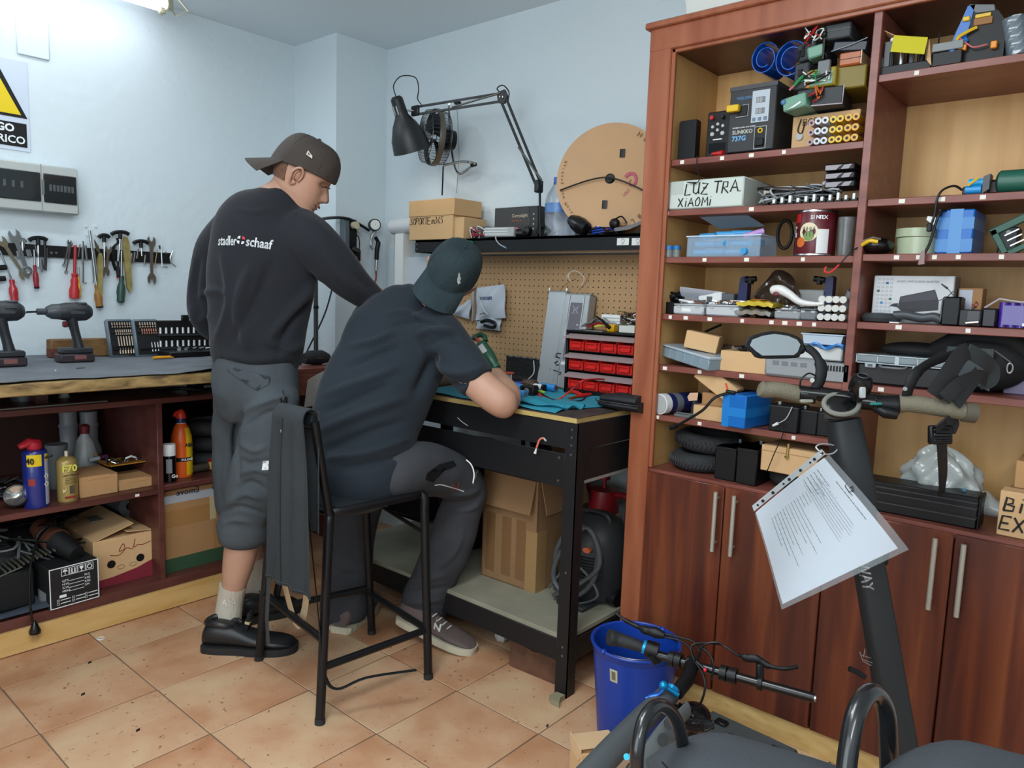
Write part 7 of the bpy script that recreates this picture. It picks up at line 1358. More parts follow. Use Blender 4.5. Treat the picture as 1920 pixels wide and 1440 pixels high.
q=wires(36,(-.13,.10),(.0,.10),(.005,.06),(M_blk,M_gry,M_steeld,M_lgry),.003,51);q.use(mt('5c5a58',.3,.3)).sheet(lambda u,v:(-.02+.14*u,.03+.05*v,.02+.05*u+.008*math.sin(u*20+v*7)),16,5,.002);q.use(mt('8f8890',.3,.2)).bx(.05,.12,.02,.05,.05,.062,.002)
mono('spare_parts_heap',q,'heap of grey and black plastic spare parts on the second shelf','parts',(IX,PX(1500,370,IX).y,S2),RX,kind='stuff')
t,w,h=SI('white_wedge','pale wedge of foam leaning behind the spare parts','foam',1432,1500,345,S2,IX+.09);part(t,'wedge',g(mt('cfc8ba',.7)).prism([(-w/2,.02),(w/2,.01),(w/2,h*.75),(-w/2,h*.8)],0,.01,TR((0,0,0),PI/2)))
# ---- shelf 3 (left)
for i,(a,b)in enumerate(((1245,1262),(1261,1275))):
 t,w,h=SI('small_jar',['nearer small clear jar with blue lid at the shelf end','second small clear jar with blue lid beside the first'][i],'jar',a,b,461,S3,IX+.01*i);r=w/2;part(t,'glass',g(mt('a9b4b4',.15,trans=.5,alpha=.7)).lathe([(0,0),(r*.9,0),(r*.9,h*.7),(0,h*.7)],18));part(t,'lid',g(mt('1668a8',.4)).lathe([(r,h*.68),(r,h),(0,h)],18))
t,w,h=SI('cell_tub','clear plastic tub heaped with blue cells and one lilac cell','tub',1287,1424,437,S3,IX-.006);M_tb=mt('b4cfe4',.15,alpha=.28);h*=.92
part(t,'wall',g(M_tb).bx(-w/2,w/2,0,.003,0,h).bx(-w/2,w/2,.12,.123,0,h).bx(-w/2,-w/2+.003,0,.123,0,h).bx(w/2-.003,w/2,0,.123,0,h).bx(-w/2,w/2,0,.123,0,.003));part(t,'rim',g(mt('c9dcea',.2,alpha=.8)).bx(-w/2-.003,w/2+.003,-.003,.0,h-.004,h).bx(-w/2-.003,-w/2,0,.126,h-.004,h).bx(w/2,w/2+.003,0,.126,h-.004,h))
lid=part(t,'lid',g(mt('9fb2c2',.2,alpha=.8)).sheet(lambda u,v:(-w*.50+w*.62*u+w*.22*v,.02+.09*v,h+.075-.045*v+.004*u),4,4,.003),'frosted lid standing open');tub=t
rr=random.Random(61);cl=[]
cellpos=[(-.055,.03,.012,.2),(-.02,.02,.012,-.1),(.02,.03,.012,.3),(.055,.02,.012,1.4),(-.05,.025,.034,.15),(-.01,.02,.034,2.6),(.03,.03,.034,.1),(.06,.05,.036,1.3),(-.045,.03,.056,-.25),(-.005,.035,.060,.1),(.03,.04,.062,.05),(.0,.07,.04,.4),(-.04,.08,.035,.2),(.045,.085,.04,.1)]
for i,(x,y,z,a)in enumerate(cellpos):
 sc_=w/.17;z=z*1.12+.002
 t=thing('lithium_cell','blue wrapped round cell loose in the clear tub on the third shelf','battery cell',(tub.location.x+y,tub.location.y-x*sc_,S3+z),RX+a,group='blue cells in the clear tub');part(t,'wrap',g(mt('3f97cf',.35)).cyl((-.03,0,0),(.03,0,0),.0095,16));part(t,'cap',g(M_steel).cyl((.03,0,0),(.0315,0,0),.007,12))
t=thing('lithium_cell','lilac round cell sticking out of the clear tub','battery cell',(tub.location.x+.03,tub.location.y-w*.36,S3+h+.004),rot=(0,-.25,RX+.1));part(t,'wrap',g(mt('b48cc8',.4)).cyl((-.03,0,0),(.03,0,0),.0095,16));part(t,'cap',g(M_steel).cyl((.03,0,0),(.0315,0,0),.007,12))
t,w,h=SI('ring_mirror','round black ring mount standing behind the tub on the third shelf','mount',1455,1482,412,S3,IX+.10);part(t,'ring',g(M_blk).tube([(w*.5*math.cos(a),0,h*.62+h*.36*math.sin(a))for a in np.linspace(0,2*PI,26,endpoint=False)],.005,8,closed=True));part(t,'arm',g(M_blk).tube([(w*.5,0,h*.6),(w*.8,0,h*.55),(w*.8,0,0)],.005,8))
t,w,h=SI('paint_can','dark red metal paint can with garden picture label','can',1491,1563,397,S3,IX+.036);r=w/2;part(t,'can',g(mt('5a1620',.35)).lathe([(0,0),(r*.97,0),(r,.004),(r,h*.94),(r*.97,h*.96),(0,h*.96)],34));part(t,'rim',g(M_steel).lathe([(r*.98,h*.945),(r*1.015,h*.96),(r*1.0,h),(r*.93,h),(r*.92,h*.96)],34));part(t,'rim',g(M_steel).lathe([(r*.97,0),(r*1.012,.002),(r*1.0,.006)],34))
def wrapT(a,z,R_=r):return TR((R_*math.sin(a),-R_*math.cos(a),z),PI/2,0,a)
part(t,'white_panel',g(M_wht).lathe([(r+.0006,h*.06),(r+.0006,h*.58)],10,None,-PI*.5+.38,-PI*.5+.98));part(t,'red_panel',g(M_red).lathe([(r+.0006,h*.74),(r+.0006,h*.92)],10,None,-PI*.5-1.1,-PI*.5-.55));part(t,'white_panel',g(M_wht).lathe([(r+.0006,h*.42),(r+.0006,h*.66)],8,None,-PI*.5-1.3,-PI*.5-.85))
pt_=g(mt('d8cfae',.5));
def disc_on(gb,a0,z0,R1,seg=20,off=.001):
 vs=[(0,0)]+[(R1*math.cos(2*PI*k/seg),R1*math.sin(2*PI*k/seg))for k in range(seg)]
 P=[((r+off)*math.sin(a0+x/r),-(r+off)*math.cos(a0+x/r),z0+z)for x,z in vs];gb.add(P,[(0,1+k,1+(k+1)%seg)for k in range(seg)])
disc_on(pt_,-.05,h*.52,.026);part(t,'picture_disc',pt_);pt_=g(mt('6f8a4a',.5));disc_on(pt_,-.02,h*.43,.014,off=.0014);part(t,'garden_patch',pt_);pt_=g(M_org);disc_on(pt_,-.45,h*.30,.014,off=.0016);part(t,'seal',pt_)
for k in range(4):part(t,'tree_mark',g(M_txt).tube([((r+.0018)*math.sin(a_),-(r+.0018)*math.cos(a_),h*.52+z)for a_,z in((-.3+.17*k,-.012),(-.3+.17*k,.004),(-.34+.17*k,.010),(-.27+.17*k,.014),(-.25+.17*k,.008),(-.3+.17*k,.002))],.0007,4))
for i,ch in enumerate('SINTEX'):text(t,ch,.014,wrapT(.02+.13*i,h*.80,r+.0008),M_twht,bold=.02)
text(t,'TE',.016,wrapT(-.98,h*.52,r+.0012),M_txt,bold=.02)
t,w,h=SI('clear_cups','stack of clear plastic cups between the paint can and the stile','cup',1566,1600,408,S3,IX+.03);r=w/2;part(t,'cup',g(mt('b8bcbc',.08,trans=.7,alpha=.4)).lathe([(r*.8,0),(r,h),(r*.94,h),(r*.75,.003),(0,.003)],22));part(t,'inner_cup',g(mt('b8bcbc',.08,trans=.7,alpha=.4)).lathe([(r*.7,.006),(r*.88,h*1.0),(r*.84,h),(r*.66,.01)],22))
# ---- shelf 4 (left)
M_pw=mt('b7bcc0',.4)
def case4(label,a,b,top,X=IX-.004,d=.10,m=M_pw,lab=None,rz=0):
 t,w,h=SI('charger_case',label,'case',a,b,top,S4,X,rz);part(t,'shell',g(m).bx(-w/2,w/2,0,d,0,h*.62,.005));part(t,'rim',g(m).bx(-w/2+.002,w/2-.002,-.001,d,h*.62,h*.72,.002));part(t,'contents',wires(14,(-w*.42,w*.42),(.01,d-.01),(h*.7,h*.98),(M_steel,M_gry,M_wht,mt('8a4a30',.5)),.003,int(a)),kind='stuff')
 if lab:part(t,'label',g(M_wht).bx(-w*.2,w*.1,-.001,0,h*.2,h*.42))
 for x in(-w*.3,w*.3):part(t,'notch',g(M_lgry).bx(x-.006,x+.006,-.0015,0,h*.46,h*.6,.001))
 return t
case4('white plastic case with paper label at the left of the fourth shelf',1261,1318,562,lab=1);case4('white plastic case with two notches right of the labelled one',1322,1383,563)
case4('clear grey case holding circuit boards near the gold bag',1450,1500,572,m=mt('8f9598',.3));case4('second clear grey case holding black parts',1498,1530,570,m=mt('6d7276',.3))
t,w,h=SI('black_box','low black box in the left corner of the fourth shelf','box',1240,1262,566,S4,IX+.02);boxy(t,M_blk,w,.1,h,.002);part(t,'cables',wires(12,(-w*.3,w*.7),(.02,.1),(h,h*1.9),(M_blk,),.004,71),kind='stuff')
t,w,h=SI('paper_folder','crumpled pale folder leaning behind the white cases','folder',1275,1330,538,S4,IX+.07);part(t,'sheet',g(mt('9b9fa8',.6)).sheet(lambda u,v:(-w/2+w*u*1.3,.01*math.sin(v*5)+.02*u,h*(.2+.8*v)*(1-.15*u)),10,8,.004))
t,w,h=SI('switch_box','small white electrical box behind the labelled case','electrical box',1307,1350,547,S4,IX+.075);boxy(t,M_wht,w,.05,h,.003);part(t,'window',g(M_gry).bx(-w*.12,w*.12,-.001,0,h*.55,h*.8));part(t,'grey_side',g(M_gry).bx(w*.5,w*1.0,.004,.05,0,h*.95,.002))
for i,(a,b,sgn)in enumerate(((1379,1398,1),(1537,1557,-1))):
 t,w,h=SI('bench_clamp',['navy blue spool arm with black knob, left of the pair','navy blue spool arm with black knob, right of the pair'][i],'clamp',a,b,517,S4,IX+.09);part(t,'arm',g(mt('1d2350',.4)).prism([(-w*.55,0),(w*.45,0),(w*.45,h*.97),(w*.2,h),(-w*.3,h*.95)],0,.03,TR((0,.03,0),PI/2)));part(t,'knob',g(M_blk).cyl((sgn*w*.3,-.004,h*.90),(sgn*w*1.3,-.004,h*.93),.009,10).bx(sgn*w*.8-.006,sgn*w*.8+.006,-.012,.01,h*.80,h*.98,.002))
t,w,h=SI('foil_bag','brown crumpled foil bag standing behind the white lever','bag',1416,1498,507,S4,IX+.08);part(t,'bag',g(mt('3c3029',.25,coat=.3)).sheet(lambda u,v:(-w/2+w*u,.012*math.sin(u*11+v*6)+.01*math.sin(v*13),h*v*(math.sin(u*PI*.9+.2)*.55+.45)),22,16,.004))
for i,(lab,z,mm)in enumerate((('silver foil packet with yellow edge lying under the orange one',0,mt('a7a8a2',.2,.6)),('yellow and orange foil packet lying on the silver one',.026,mt('c8b23c',.3)))):
 t=thing('foil_packet',lab,'packet',(IX-.005,PX(1412+3*i,580,IX).y,S4+z),RX);part(t,'pouch',g(mm).sheet(lambda u,v:(-.055+.11*u,.09*v,.012+.010*math.sin(u*PI)*math.sin(v*PI+.4)+.002*math.sin(u*23+v*9)),18,8,.012));
 if i:part(t,'orange_patch',g(M_org).sheet(lambda u,v:(-.012+.04*u,.01+.04*v,.0285),4,3,.001))
t=thing('white_lever','long white curved plastic lever lying across the fourth shelf','lever',(IX,0,S4),0);t.location.y=0;P=[PX(x,y,IX-.005)for x,y in((1446,545),(1462,543),(1480,552),(1500,566),(1525,570),(1545,569))]
t.location=(0,0,0);part(t,'lever',g(mt('d8d9d6',.35)).tube(crom(P,5),[.010,.012,.014,.014,.014,.014,.014,.0135,.013,.0125,.012,.0115,.011,.0105,.010,.0095,.009,.0085,.008,.0075,.007,.006,.006,.005,.005,.004][:len(crom(P,5))],12));part(t,'pivot_hole',g(mt('6a2a34',.5)).ell(PX(1455,551,IX-.016),.004,.009,.007,10,6))
t,w,h=SI('cell_block','block of white round cell holders at the stile end of the fourth shelf','holder',1531,1584,553,S4,IX-.004);n=4
for i in range(4):
 for j in range(3):x=-w/2+w/8*(2*i+1);z=h/6*(2*j+1);part(t,'holder_ring',g(mt('c9cbc6',.45)).cyl((x,0,z),(x,.04,z),min(w/8,h/6)*1.02,14))
for i in(1,):part(t,'square_hole',g(M_blk).bx(-w*.30,-w*.20,-.001,0,h*.25,h*.38));part(t,'square_hole',g(M_blk).bx(w*.20,w*.30,-.001,0,h*.25,h*.38))
t,w,h=SI('film_cup','translucent cup leaning behind the white cell holders','cup',1570,1590,528,S4,IX+.07);part(t,'cup',g(mt('9fa5a8',.2,alpha=.6)).lathe([(.018,0),(.026,.06),(.024,.06),(.016,.003)],20,TR((0,.02,.03),.2,.5)))
t,w,h=SI('clear_box','clear lidded parts box behind the white lever','box',1492,1540,543,S4,IX+.08);boxy(t,mt('8c8f8e',.3),w,.06,h,.003)
# ---- shelf 5 (left)
t=thing('organiser_box','clear compartment organiser box tilted over the edge of the fifth shelf','organiser',(IX-.02,PX(1288,675,IX).y,S5+.012),rot=(.0,.12,RX-.35));w=.215
part(t,'base',g(mt('a9c0cc',.15,trans=.3,alpha=.7)).bx(-w/2,w/2,0,.12,0,.034,.003));part(t,'lid',g(mt('b9cad6',.2,alpha=.8)).bx(-w/2-.002,w/2+.002,-.002,.122,.034,.042,.002));
for k in range(5):part(t,'divider',g(mt('8fa8b4',.3)).bx(-w/2+w*(k+1)/6-.001,-w/2+w*(k+1)/6+.001,-.001,.12,.002,.034))
part(t,'contents',wires(12,(-w*.45,w*.3),(.01,.1),(.006,.028),(M_gry,mt('5f8a8a',.4),M_lgry),.004,83),kind='stuff')
t,w,h=SI('small_carton','small plain cardboard box sitting on the tilted organiser','box',1283,1340,640,S5+.055,IX-.0,.25);part(t,'carton',g(M_cardl).bx(-w/2,w/2,0,.09,0,.055,.002,TR((0,0,0),0,.16)))
t,w,h=SI('brown_pouch','flat dark brown pouch behind the small carton','pouch',1330,1374,645,S5+.02,IX+.1);boxy(t,mt('4a352a',.6),w,.02,h,.01)
t,w,h=SI('carton_tray','long cardboard tray holding silver parts on the fifth shelf','box',1349,1452,660,S5,IX-.012);part(t,'carton',g(M_cardl).bx(-w/2,w/2,0,.10,0,h,.002));
for k in range(5):x=-w*.3+w*.14*k;part(t,'metal_part',g((M_steel,M_blk,M_steel,M_blk,M_gry)[k]).cyl((x,.01,h+.006),(x+.03,.05,h+.010),.009,12))
t=thing('measuring_tool','thin black pointed tool leaning at the back of the fifth shelf','tool',(0,0,0));part(t,'rod',g(M_blk).cyl(PX(1322,622,2.3),PX(1352,609,2.3),.004,8));part(t,'tip',g(M_gry).cyl(PX(1318,624,2.3),PX(1322,622,2.3),.003,8))
t,w,h=SI('grey_charger','silver grey charger housing with slots overhanging the fifth shelf','charger',1431,1540,690,S5-.0,IX-.03);boxy(t,mt('8d9194',.4),w,.14,max(h,.055),.008)
for k in range(4):part(t,'slot',g(mt('6f7376',.4)).bx(-w*.35+k*w*.16,-w*.24+k*w*.16,-.001,0,.034,.046,.001))
for k in range(8):part(t,'vent',g(M_blk).bx(w*.5+.003+k*.008,w*.5+.007+k*.008,.004,.006,.03,.045))
part(t,'vent_panel',g(mt('8d9194',.4)).bx(w*.5,w*.5+.07,.006,.14,0,.052,.003))
t,w,h=SI('white_bin','white rectangular tray holding another tray and a blue bag','tray',1480,1578,652,S5+.055,IX+.01);boxy(t,mt('c4c6c2',.4),w,.12,.04,.004)
t,w,h=SI('blue_white_tub','pale blue plastic tub stacked on top at the stile end','tub',1503,1580,626,S5+.10,IX+.0);part(t,'tub',g(mt('a9bac9',.35)).prism([(-w/2+.006,0),(w/2-.006,0),(w/2,h),(-w/2,h)],0,.1,TR((0,.1,0),PI/2)));part(t,'rim',g(mt('b4c4d2',.35)).bx(-w/2-.003,w/2+.003,-.003,.103,h-.004,h,.001))
mono('blue_bag',g(mt('2a7ac4',.3)).sheet(lambda u,v:(-.04+.09*u,.04*v,.008+.008*math.sin(u*9+v*5)),10,6,.006),'blue plastic bag poking out between the pale tubs','bag',(IX-.002,PX(1545,668,IX).y,S5+.088),RX)
# ---- shelf 6 (left)
t,w,h=SI('wipes_tube','white and navy cylindrical tub lying on its side on the sixth shelf','tub',1224,1252,742,S6,IX-.01,-.25);r=.034;part(t,'tub',g(mt('d4d6d6',.4)).cyl((0,-.005,r),(.0,.02,r),r,28));part(t,'lid',g(mt('a9adad',.5)).cyl((0,-.008,r),(0,-.004,r),r*.86,28));part(t,'label',g(mt('1c2458',.35)).cyl((0,.02,r),(0,.17,r),r*.97,28));part(t,'label_band',g(mt('6a7078',.4)).cyl((0,.045,r),(0,.075,r),r*.975,28));
t=thing('brake_bracket','grey metal bracket lying near the shelf edge below the cardboard boxes','bracket',(IX,PX(1283,770,IX).y,S6),RX);part(t,'plate',g(mt('7a827e',.4,.5)).prism([(-.035,0),(.04,-.002),(.045,.02),(.0,.03),(-.03,.02)],0,.008));part(t,'bar',g(M_gry).bx(-.03,.04,.0,.008,.008,.014,.002));part(t,'boss',g(mt('3d4040',.4)).cyl((.015,.06,0),(.015,.06,.032),.02,16))
t=thing('flap_carton','cardboard box standing on the sixth shelf with its lid tipped open','box',(IX,PX(1330,790,IX).y,S6),RX);w=.115;part(t,'base',g(M_cardl).bx(-w/2,w/2,0,.10,0,.045,.002));part(t,'inner',g(M_card2).bx(-w*.35,w*.5,.02,.06,.045,.085,.002));part(t,'lid',g(M_cardl).bx(-.065,.075,-.004,.05,-.012,.045,.002,TR((-.0,.0,.11),0,.55)));part(t,'flap',g(mt('c9a488',.8)).prism([(0,0),(.028,.005),(.030,.03),(.002,.026),(-.006,.012)],0,.002,TR((-w*.62,-.004,.055),PI/2)))
t,w,h=SI('blue_battery','glossy blue shrink wrapped battery block overhanging the sixth shelf','battery',1351,1397,739,S6+.0,IX-.055,-.12);d=.15;part(t,'block',g(M_bb1).bx(-w/2,w/2,0,d,0,h,.003));part(t,'tape_band',g(M_bb2).bx(-w/2-.0006,w/2+.0006,-.0008,d,h*.33,h*.6));part(t,'tape_band',g(M_bb2).bx(-w/2-.0004,-w*.2,-.0006,d,0,h));part(t,'lead',g(M_blk).tube(crom([(-w*.2,.0,h+.004),(-w*.7,-.02,h*.85),(-w*1.1,-.03,h*.45),(-w*1.6,-.035,h*.15),(-w*2.3,-.03,-.02)],6),.0045,8));part(t,'connector',g(M_blk).cyl((-w*.35,-.004,h+.006),(.0,.0,h+.004),.006,10).use(mt('d84a2c',.4)).cyl((-w*.3,-.004,h+.012),(-w*.4,-.004,h+.03),.003,8));part(t,'lead_end',g(M_blk).cyl((-w*2.3,-.03,-.02),(-w*2.6,-.03,-.03),.008,10))
for i,(a,b,tp_,X)in enumerate(((1440,1494,760,IX-.01),(1492,1530,768,IX+.01),(1524,1552,772,IX+.015))):
 t,w,h=SI('lead_battery',['black sealed battery with white plug wire in front','middle black sealed battery on the sixth shelf','black sealed battery partly hidden by the scooter stem'][i],'battery',a,b,tp_,S6,X);boxy(t,M_blk2,w,.09,h,.003);part(t,'lid_line',g(M_gry).bx(-w/2-.0006,w/2+.0006,-.0006,.09,h*.94,h*.95));part(t,'terminal',g(M_steel).bx(-w*.3,-w*.2,.02,.03,h,h+.008))
 if i==0:part(t,'plug_wire',g(M_lgry).tube(crom([(w*.3,-.006,h*1.0),(w*.15,-.012,h*.55),(-w*.1,-.014,h*.34)],5),.0016,6).use(M_wht).cyl((-w*.1,-.014,h*.34),(-w*.28,-.015,h*.22),.005,8,.003));part(t,'black_wire',g(M_blk).tube(crom([(.0,-.012,h*.4),(.01,-.02,0),(-.01,-.02,-.06),(-.03,-.015,-.12)],5),.0016,6))
t,w,h=SI('dark_pouch','grey rumpled pouch behind the tipped cardboard lid','pouch',1330,1400,712,S6+.06,IX+.09);part(t,'pouch',g(mt('2c2b2a',.6)).sheet(lambda u,v:(-w/2+w*u,.02*v,h*(.1+.9*v)*(1-.5*u)),8,6,.02))
mono('dark_cable_roll',g(M_blk).ell((0,0,.03),.05,.04,.03,16,10),'dark rolled strap behind the navy tub','strap',(IX+.13,PX(1300,750,2.28).y,S6),RX)
# ---- bottom shelf (left)
M_ty=mt('26282a',.8,bump=.15,bs=90)
for i,(a,b,zoff,X,lab)in enumerate(((1243,1345,0,IX+.02,'lower scooter tyre with zigzag tread lying at the bottom left'),(1250,1372,.062,IX+.04,'upper scooter tyre lying on the zigzag one'))):
 t,w,h=SI('tyre',lab,'tyre',a,b,830,S7+zoff,X);R_=w/2;t.location.x+=R_*.75
 t.rotation_euler=(0,.04*i,RX);part(t,'carcass',g(M_ty).tube([((R_-.028)*math.cos(a_),(R_-.028)*math.sin(a_),.031)for a_ in np.linspace(0,2*PI,40,endpoint=False)],.0285,14,closed=True))
 tg_=g(mt('3a3d40',.7))if i==0 else g(M_ty)
 for k in range(26):
  a_=PI+PI*k/25;tg_.tube([((R_+.0008)*math.cos(a_-.05),(R_+.0008)*math.sin(a_-.05),.018),((R_+.0022)*math.cos(a_+.03),(R_+.0022)*math.sin(a_+.03),.031),((R_+.0008)*math.cos(a_-.05),(R_+.0008)*math.sin(a_-.05),.045)],.0016,5)
 part(t,'tread',tg_,kind='stuff')
for i,(a,b,tp_,X)in enumerate(((1338,1377,838,IX-.002),(1378,1416,841,IX-.008))):
 t,w,h=SI('lead_battery',['left of two matching black sealed batteries beside the tyres','right of two matching black sealed batteries beside the tyres'][i],'battery',a,b,tp_,S7,X);boxy(t,M_blk2,w,.15,h,.003);part(t,'lid',g(M_blk).bx(-w/2-.0008,w/2+.0008,-.0008,.15,h*.9,h*1.0,.002));part(t,'terminal',g(M_steel).bx(-.004,.004,.10,.104,h,h+.012))
t,w,h=SI('tyre','dark tyre mostly hidden under the cardboard box at the stile','tyre',1436,1520,880,S7,IX+.05);part(t,'carcass',g(M_ty).tube([((w/2-.02)*math.cos(a_),.05+(w/2-.02)*math.sin(a_),.028)for a_ in np.linspace(0,2*PI,30,endpoint=False)],.026,12,closed=True))
t,w,h=SI('plain_carton','plain cardboard box with a brass valve on its edge at the bottom shelf','box',1424,1530,845,S7+.054,IX-.004,-.04);part(t,'carton',g(M_cardl).bx(-w/2,w/2,0,.13,0,.078,.002));part(t,'lid_line',g(M_card2).bx(-w/2,w/2,-.0006,0,.060,.062));part(t,'valve',g(mt('b9a464',.3,.8)).cyl((-w*.02,-.003,.05),(-w*.01,-.002,.092),.004,10).cyl((-w*.02,-.003,.05),(-w*.02,-.003,.056),.007,6),'brass tyre valve')
# ================ right unit
t,w,h=SI('cap_tray','black tray full of black and silver caps on the top right shelf','tray',1643,1745,100,R1,IX-.005);boxy(t,M_blk,w,.12,.022,.002,nm='tray')
rr=random.Random(91)
for k in range(10):
 x=-w*.45+w*.095*k;part(t,'capacitor',g((M_gry,M_steel,M_blk)[k%3]).cyl((x,.01+.03*(k%2),.02),(x,.01+.03*(k%2),.045+.012*((k*5)%3)),.0065,12));
part(t,'grey_heatsink',g(M_gry).bx(-w*.40,-w*.22,.005,.03,.02,.085,.001));part(t,'white_cap',g(M_wht).ell((-w*.24,.0,.085),.007,.007,.006,10,6));part(t,'yellow_card',g(mt('c9c02a',.6)).sheet(lambda u,v:(-w*.2+w*.62*u,-.012-.02*v,.092-.045*v-.02*u),4,4,.0015),'yellow card');part(t,'card_flap',g(M_cardl).sheet(lambda u,v:(-w*.42+w*.25*u,.0+.03*v,.112-.02*u-.006*v),3,3,.0015));part(t,'brown_flap',g(M_cardl).prism([(w*.42,.02),(w*.52,.004),(w*.44,.07)],0,.003,TR((0,-.004,0),PI/2)))
t,w,h=SI('grey_trough','dark box with a light grey front bar beside the yellow card','box',1745,1803,72,R1,IX-.008);boxy(t,M_blk,w,.1,h*.55,.003);part(t,'front_bar',g(mt('6f7678',.4)).bx(-w/2,w/2,-.004,.01,h*.55,h*.85,.001));part(t,'pin',g(M_blk).cyl((-w*.35,.01,h*.85),(-w*.35,.01,h*1.3),.002,6))
t,w,h=SI('wrapped_battery','big black and blue wrapped battery with yellow connectors on top right','battery',1763,1880,8,R1,IX+.01);part(t,'body',g(M_blk).prism([(-w*.45,0),(w*.5,0),(w*.5,h*.6),(w*.35,h*.82),(-w*.1,h*.98),(-w*.3,h*.6)],0,.15,TR((0,.15,0),PI/2)));part(t,'blue_wrap',g(M_bb1).prism([(-w*.47,h*.08),(-w*.15,h*.08),(-w*.10,h*.55),(-w*.02,h*.98),(-w*.14,h*.98)],0,.152,TR((0,.15,0),PI/2)));part(t,'grey_top',g(mt('6d7274',.5)).prism([(-w*.12,h*1.0),(w*.28,h*.92),(w*.3,h*.82),(-.0,h*.84)],0,.1,TR((0,.098,0),PI/2)))
part(t,'circuit_board',g(mt('8a5a1c',.5)).bx(-w*.02,w*.28,-.004,.02,h*.62,h*.74,.001).use(M_yel).bx(.0,w*.25,-.006,.0,h*.74,h*.80,.001).bx(-w*.2,-w*.08,-.008,0,h*.72,h*.80,.002));part(t,'leads',g(M_yel).tube(crom([(w*.05,-.008,h*.58),(-w*.1,-.012,h*.52),(-w*.24,-.012,h*.44),(-w*.22,-.01,h*.30)],5),.004,6).use(mt('c46a6a',.4)).tube(crom([(-w*.22,-.012,h*.45),(-w*.05,-.014,h*.3),(w*.05,-.014,h*.24),(w*.25,-.012,h*.26)],5),.002,5));part(t,'yellow_connector',g(mt('e08a1c',.4)).bx(-w*.22,-w*.08,-.016,-.002,h*.22,h*.32,.002));part(t,'yellow_connector',g(mt('e08a1c',.4)).bx(w*.30,w*.40,-.014,-.0,h*.18,h*.30,.002));part(t,'blue_strap',g(M_bb1).tube([(-w*.5,-.006,h*.16),(-w*.3,-.012,h*.24),(-w*.1,-.004,h*.42)],.007,8))
t,w,h=SI('silver_bag','grey antistatic bag with purple edge at the right frame edge','bag',1882,1930,35,R1,IX+.02);part(t,'bag',g(mt('6f7d86',.2,coat=.4)).sheet(lambda u,v:(-w/2+w*u,.02*math.sin(u*7+v*3),h*v),12,10,.03));part(t,'purple_edge',g(mt('5a58a8',.4)).bx(w*.2,w*.4,-.014,0,h*.1,h*.8,.003))
t,w,h=SI('battery_bundle','small battery bundle with blue cells and a black tail wire','battery',1803,1852,333,R2,IX+.0);boxy(t,mt('16181c',.4),w,.05,h*.5,.003);part(t,'cell',g(mt('1f8ed0',.3)).cyl((-w*.35,.0,h*.28),(w*.25,.0,h*.28),h*.26,14));part(t,'cell',g(mt('1fa0d8',.3)).cyl((-w*.3,.01,h*.72),(w*.3,.01,h*.72),h*.24,14));part(t,'yellow_wires',g(M_yel).tube([(-w*.25,-.012,h*.5),(w*.1,-.012,h*.9)],.003,6));part(t,'black_end',g(mt('4b4d50',.5)).prism([(w*.3,0),(w*.55,.01),(w*.55,h*1.15),(w*.3,h)],0,.04,TR((0,.03,0),PI/2)))
part(t,'tail_wire',g(M_blk).tube(crom([(-w*.5,0,.012),(-w*.8,-.01,.022),(-w*1.2,-.02,.012),(-w*1.35,-.028,-.01),(-w*1.4,-.028,-.05),(-w*1.5,-.028,-.075)],6),.003,6));part(t,'tail_plug',g(M_blk).bx(-w*1.65,-w*1.45,-.034,-.022,-.09,-.07,.002))
t,w,h=SI('maroon_battery','dark maroon block between the blue bundle and the green cylinder','battery',1850,1882,336,R2,IX+.02);boxy(t,mt('3a1a18',.4),w,.06,h,.006)
t=thing('green_cylinder','dark green wrapped cylinder lying at the right frame edge','battery',(IX+.02,PX(1905,345,IX).y,R2+.028),RX);part(t,'wrap',g(mt('1f5a4a',.35)).cyl((-.035,0,0),(.06,0,0),.028,24));part(t,'end',g(mt('184a3c',.4)).ell((-.035,0,0),.01,.027,.027,14,10))
t,w,h=SI('head_torch','black rounded headlight with yellow strip and red tipped wires','lamp',1606,1668,443,R3,IX-.02);part(t,'shell',g(M_blkg).ell((0,.04,h*.5),w*.5,.05,h*.48,24,14));part(t,'yellow_strip',g(M_yel).tube(crom([(-w*.35,.0,h*.5),(-w*.1,-.010,h*.72),(w*.15,-.008,h*.66)],5),.005,8));part(t,'steel_clip',g(M_steel).tube([(-w*.4,.0,h*.7),(0,-.008,h*.92),(w*.2,0,h*.82)],.003,6));part(t,'wire',g(M_blk).tube(crom([(-w*.45,.0,h*.4),(-w*.6,-.02,h*.1),(-w*.8,-.03,-.02),(-w*.95,-.03,-.035)],5),.0018,6).use(mt('d03038',.4)).tube(crom([(-w*.9,-.03,-.03),(-w*1.15,-.03,-.05),(-w*1.35,-.03,-.048),(-w*1.3,-.03,-.035)],5),.0025,6))
for i in range(2):
 t,w,h=SI('tape_roll',['wide pale green roll of glass tape, lower of two','narrow pale green roll of glass tape stacked on the wide one'][i],'tape',1670,1752,445,R3+(.046 if i else 0),IX+.01);R_=w/2;hh=.044 if i==0 else.022;t.location.x+=R_;part(t,'roll',g(mt('a8b496',.25,coat=.2)).lathe([(R_*.7,0),(R_,0),(R_,hh),(R_*.7,hh),(R_*.7,0)],44));part(t,'core',g(M_cardl).lathe([(R_*.65,0),(R_*.7,0),(R_*.7,hh),(R_*.65,hh),(R_*.65,0)],44))
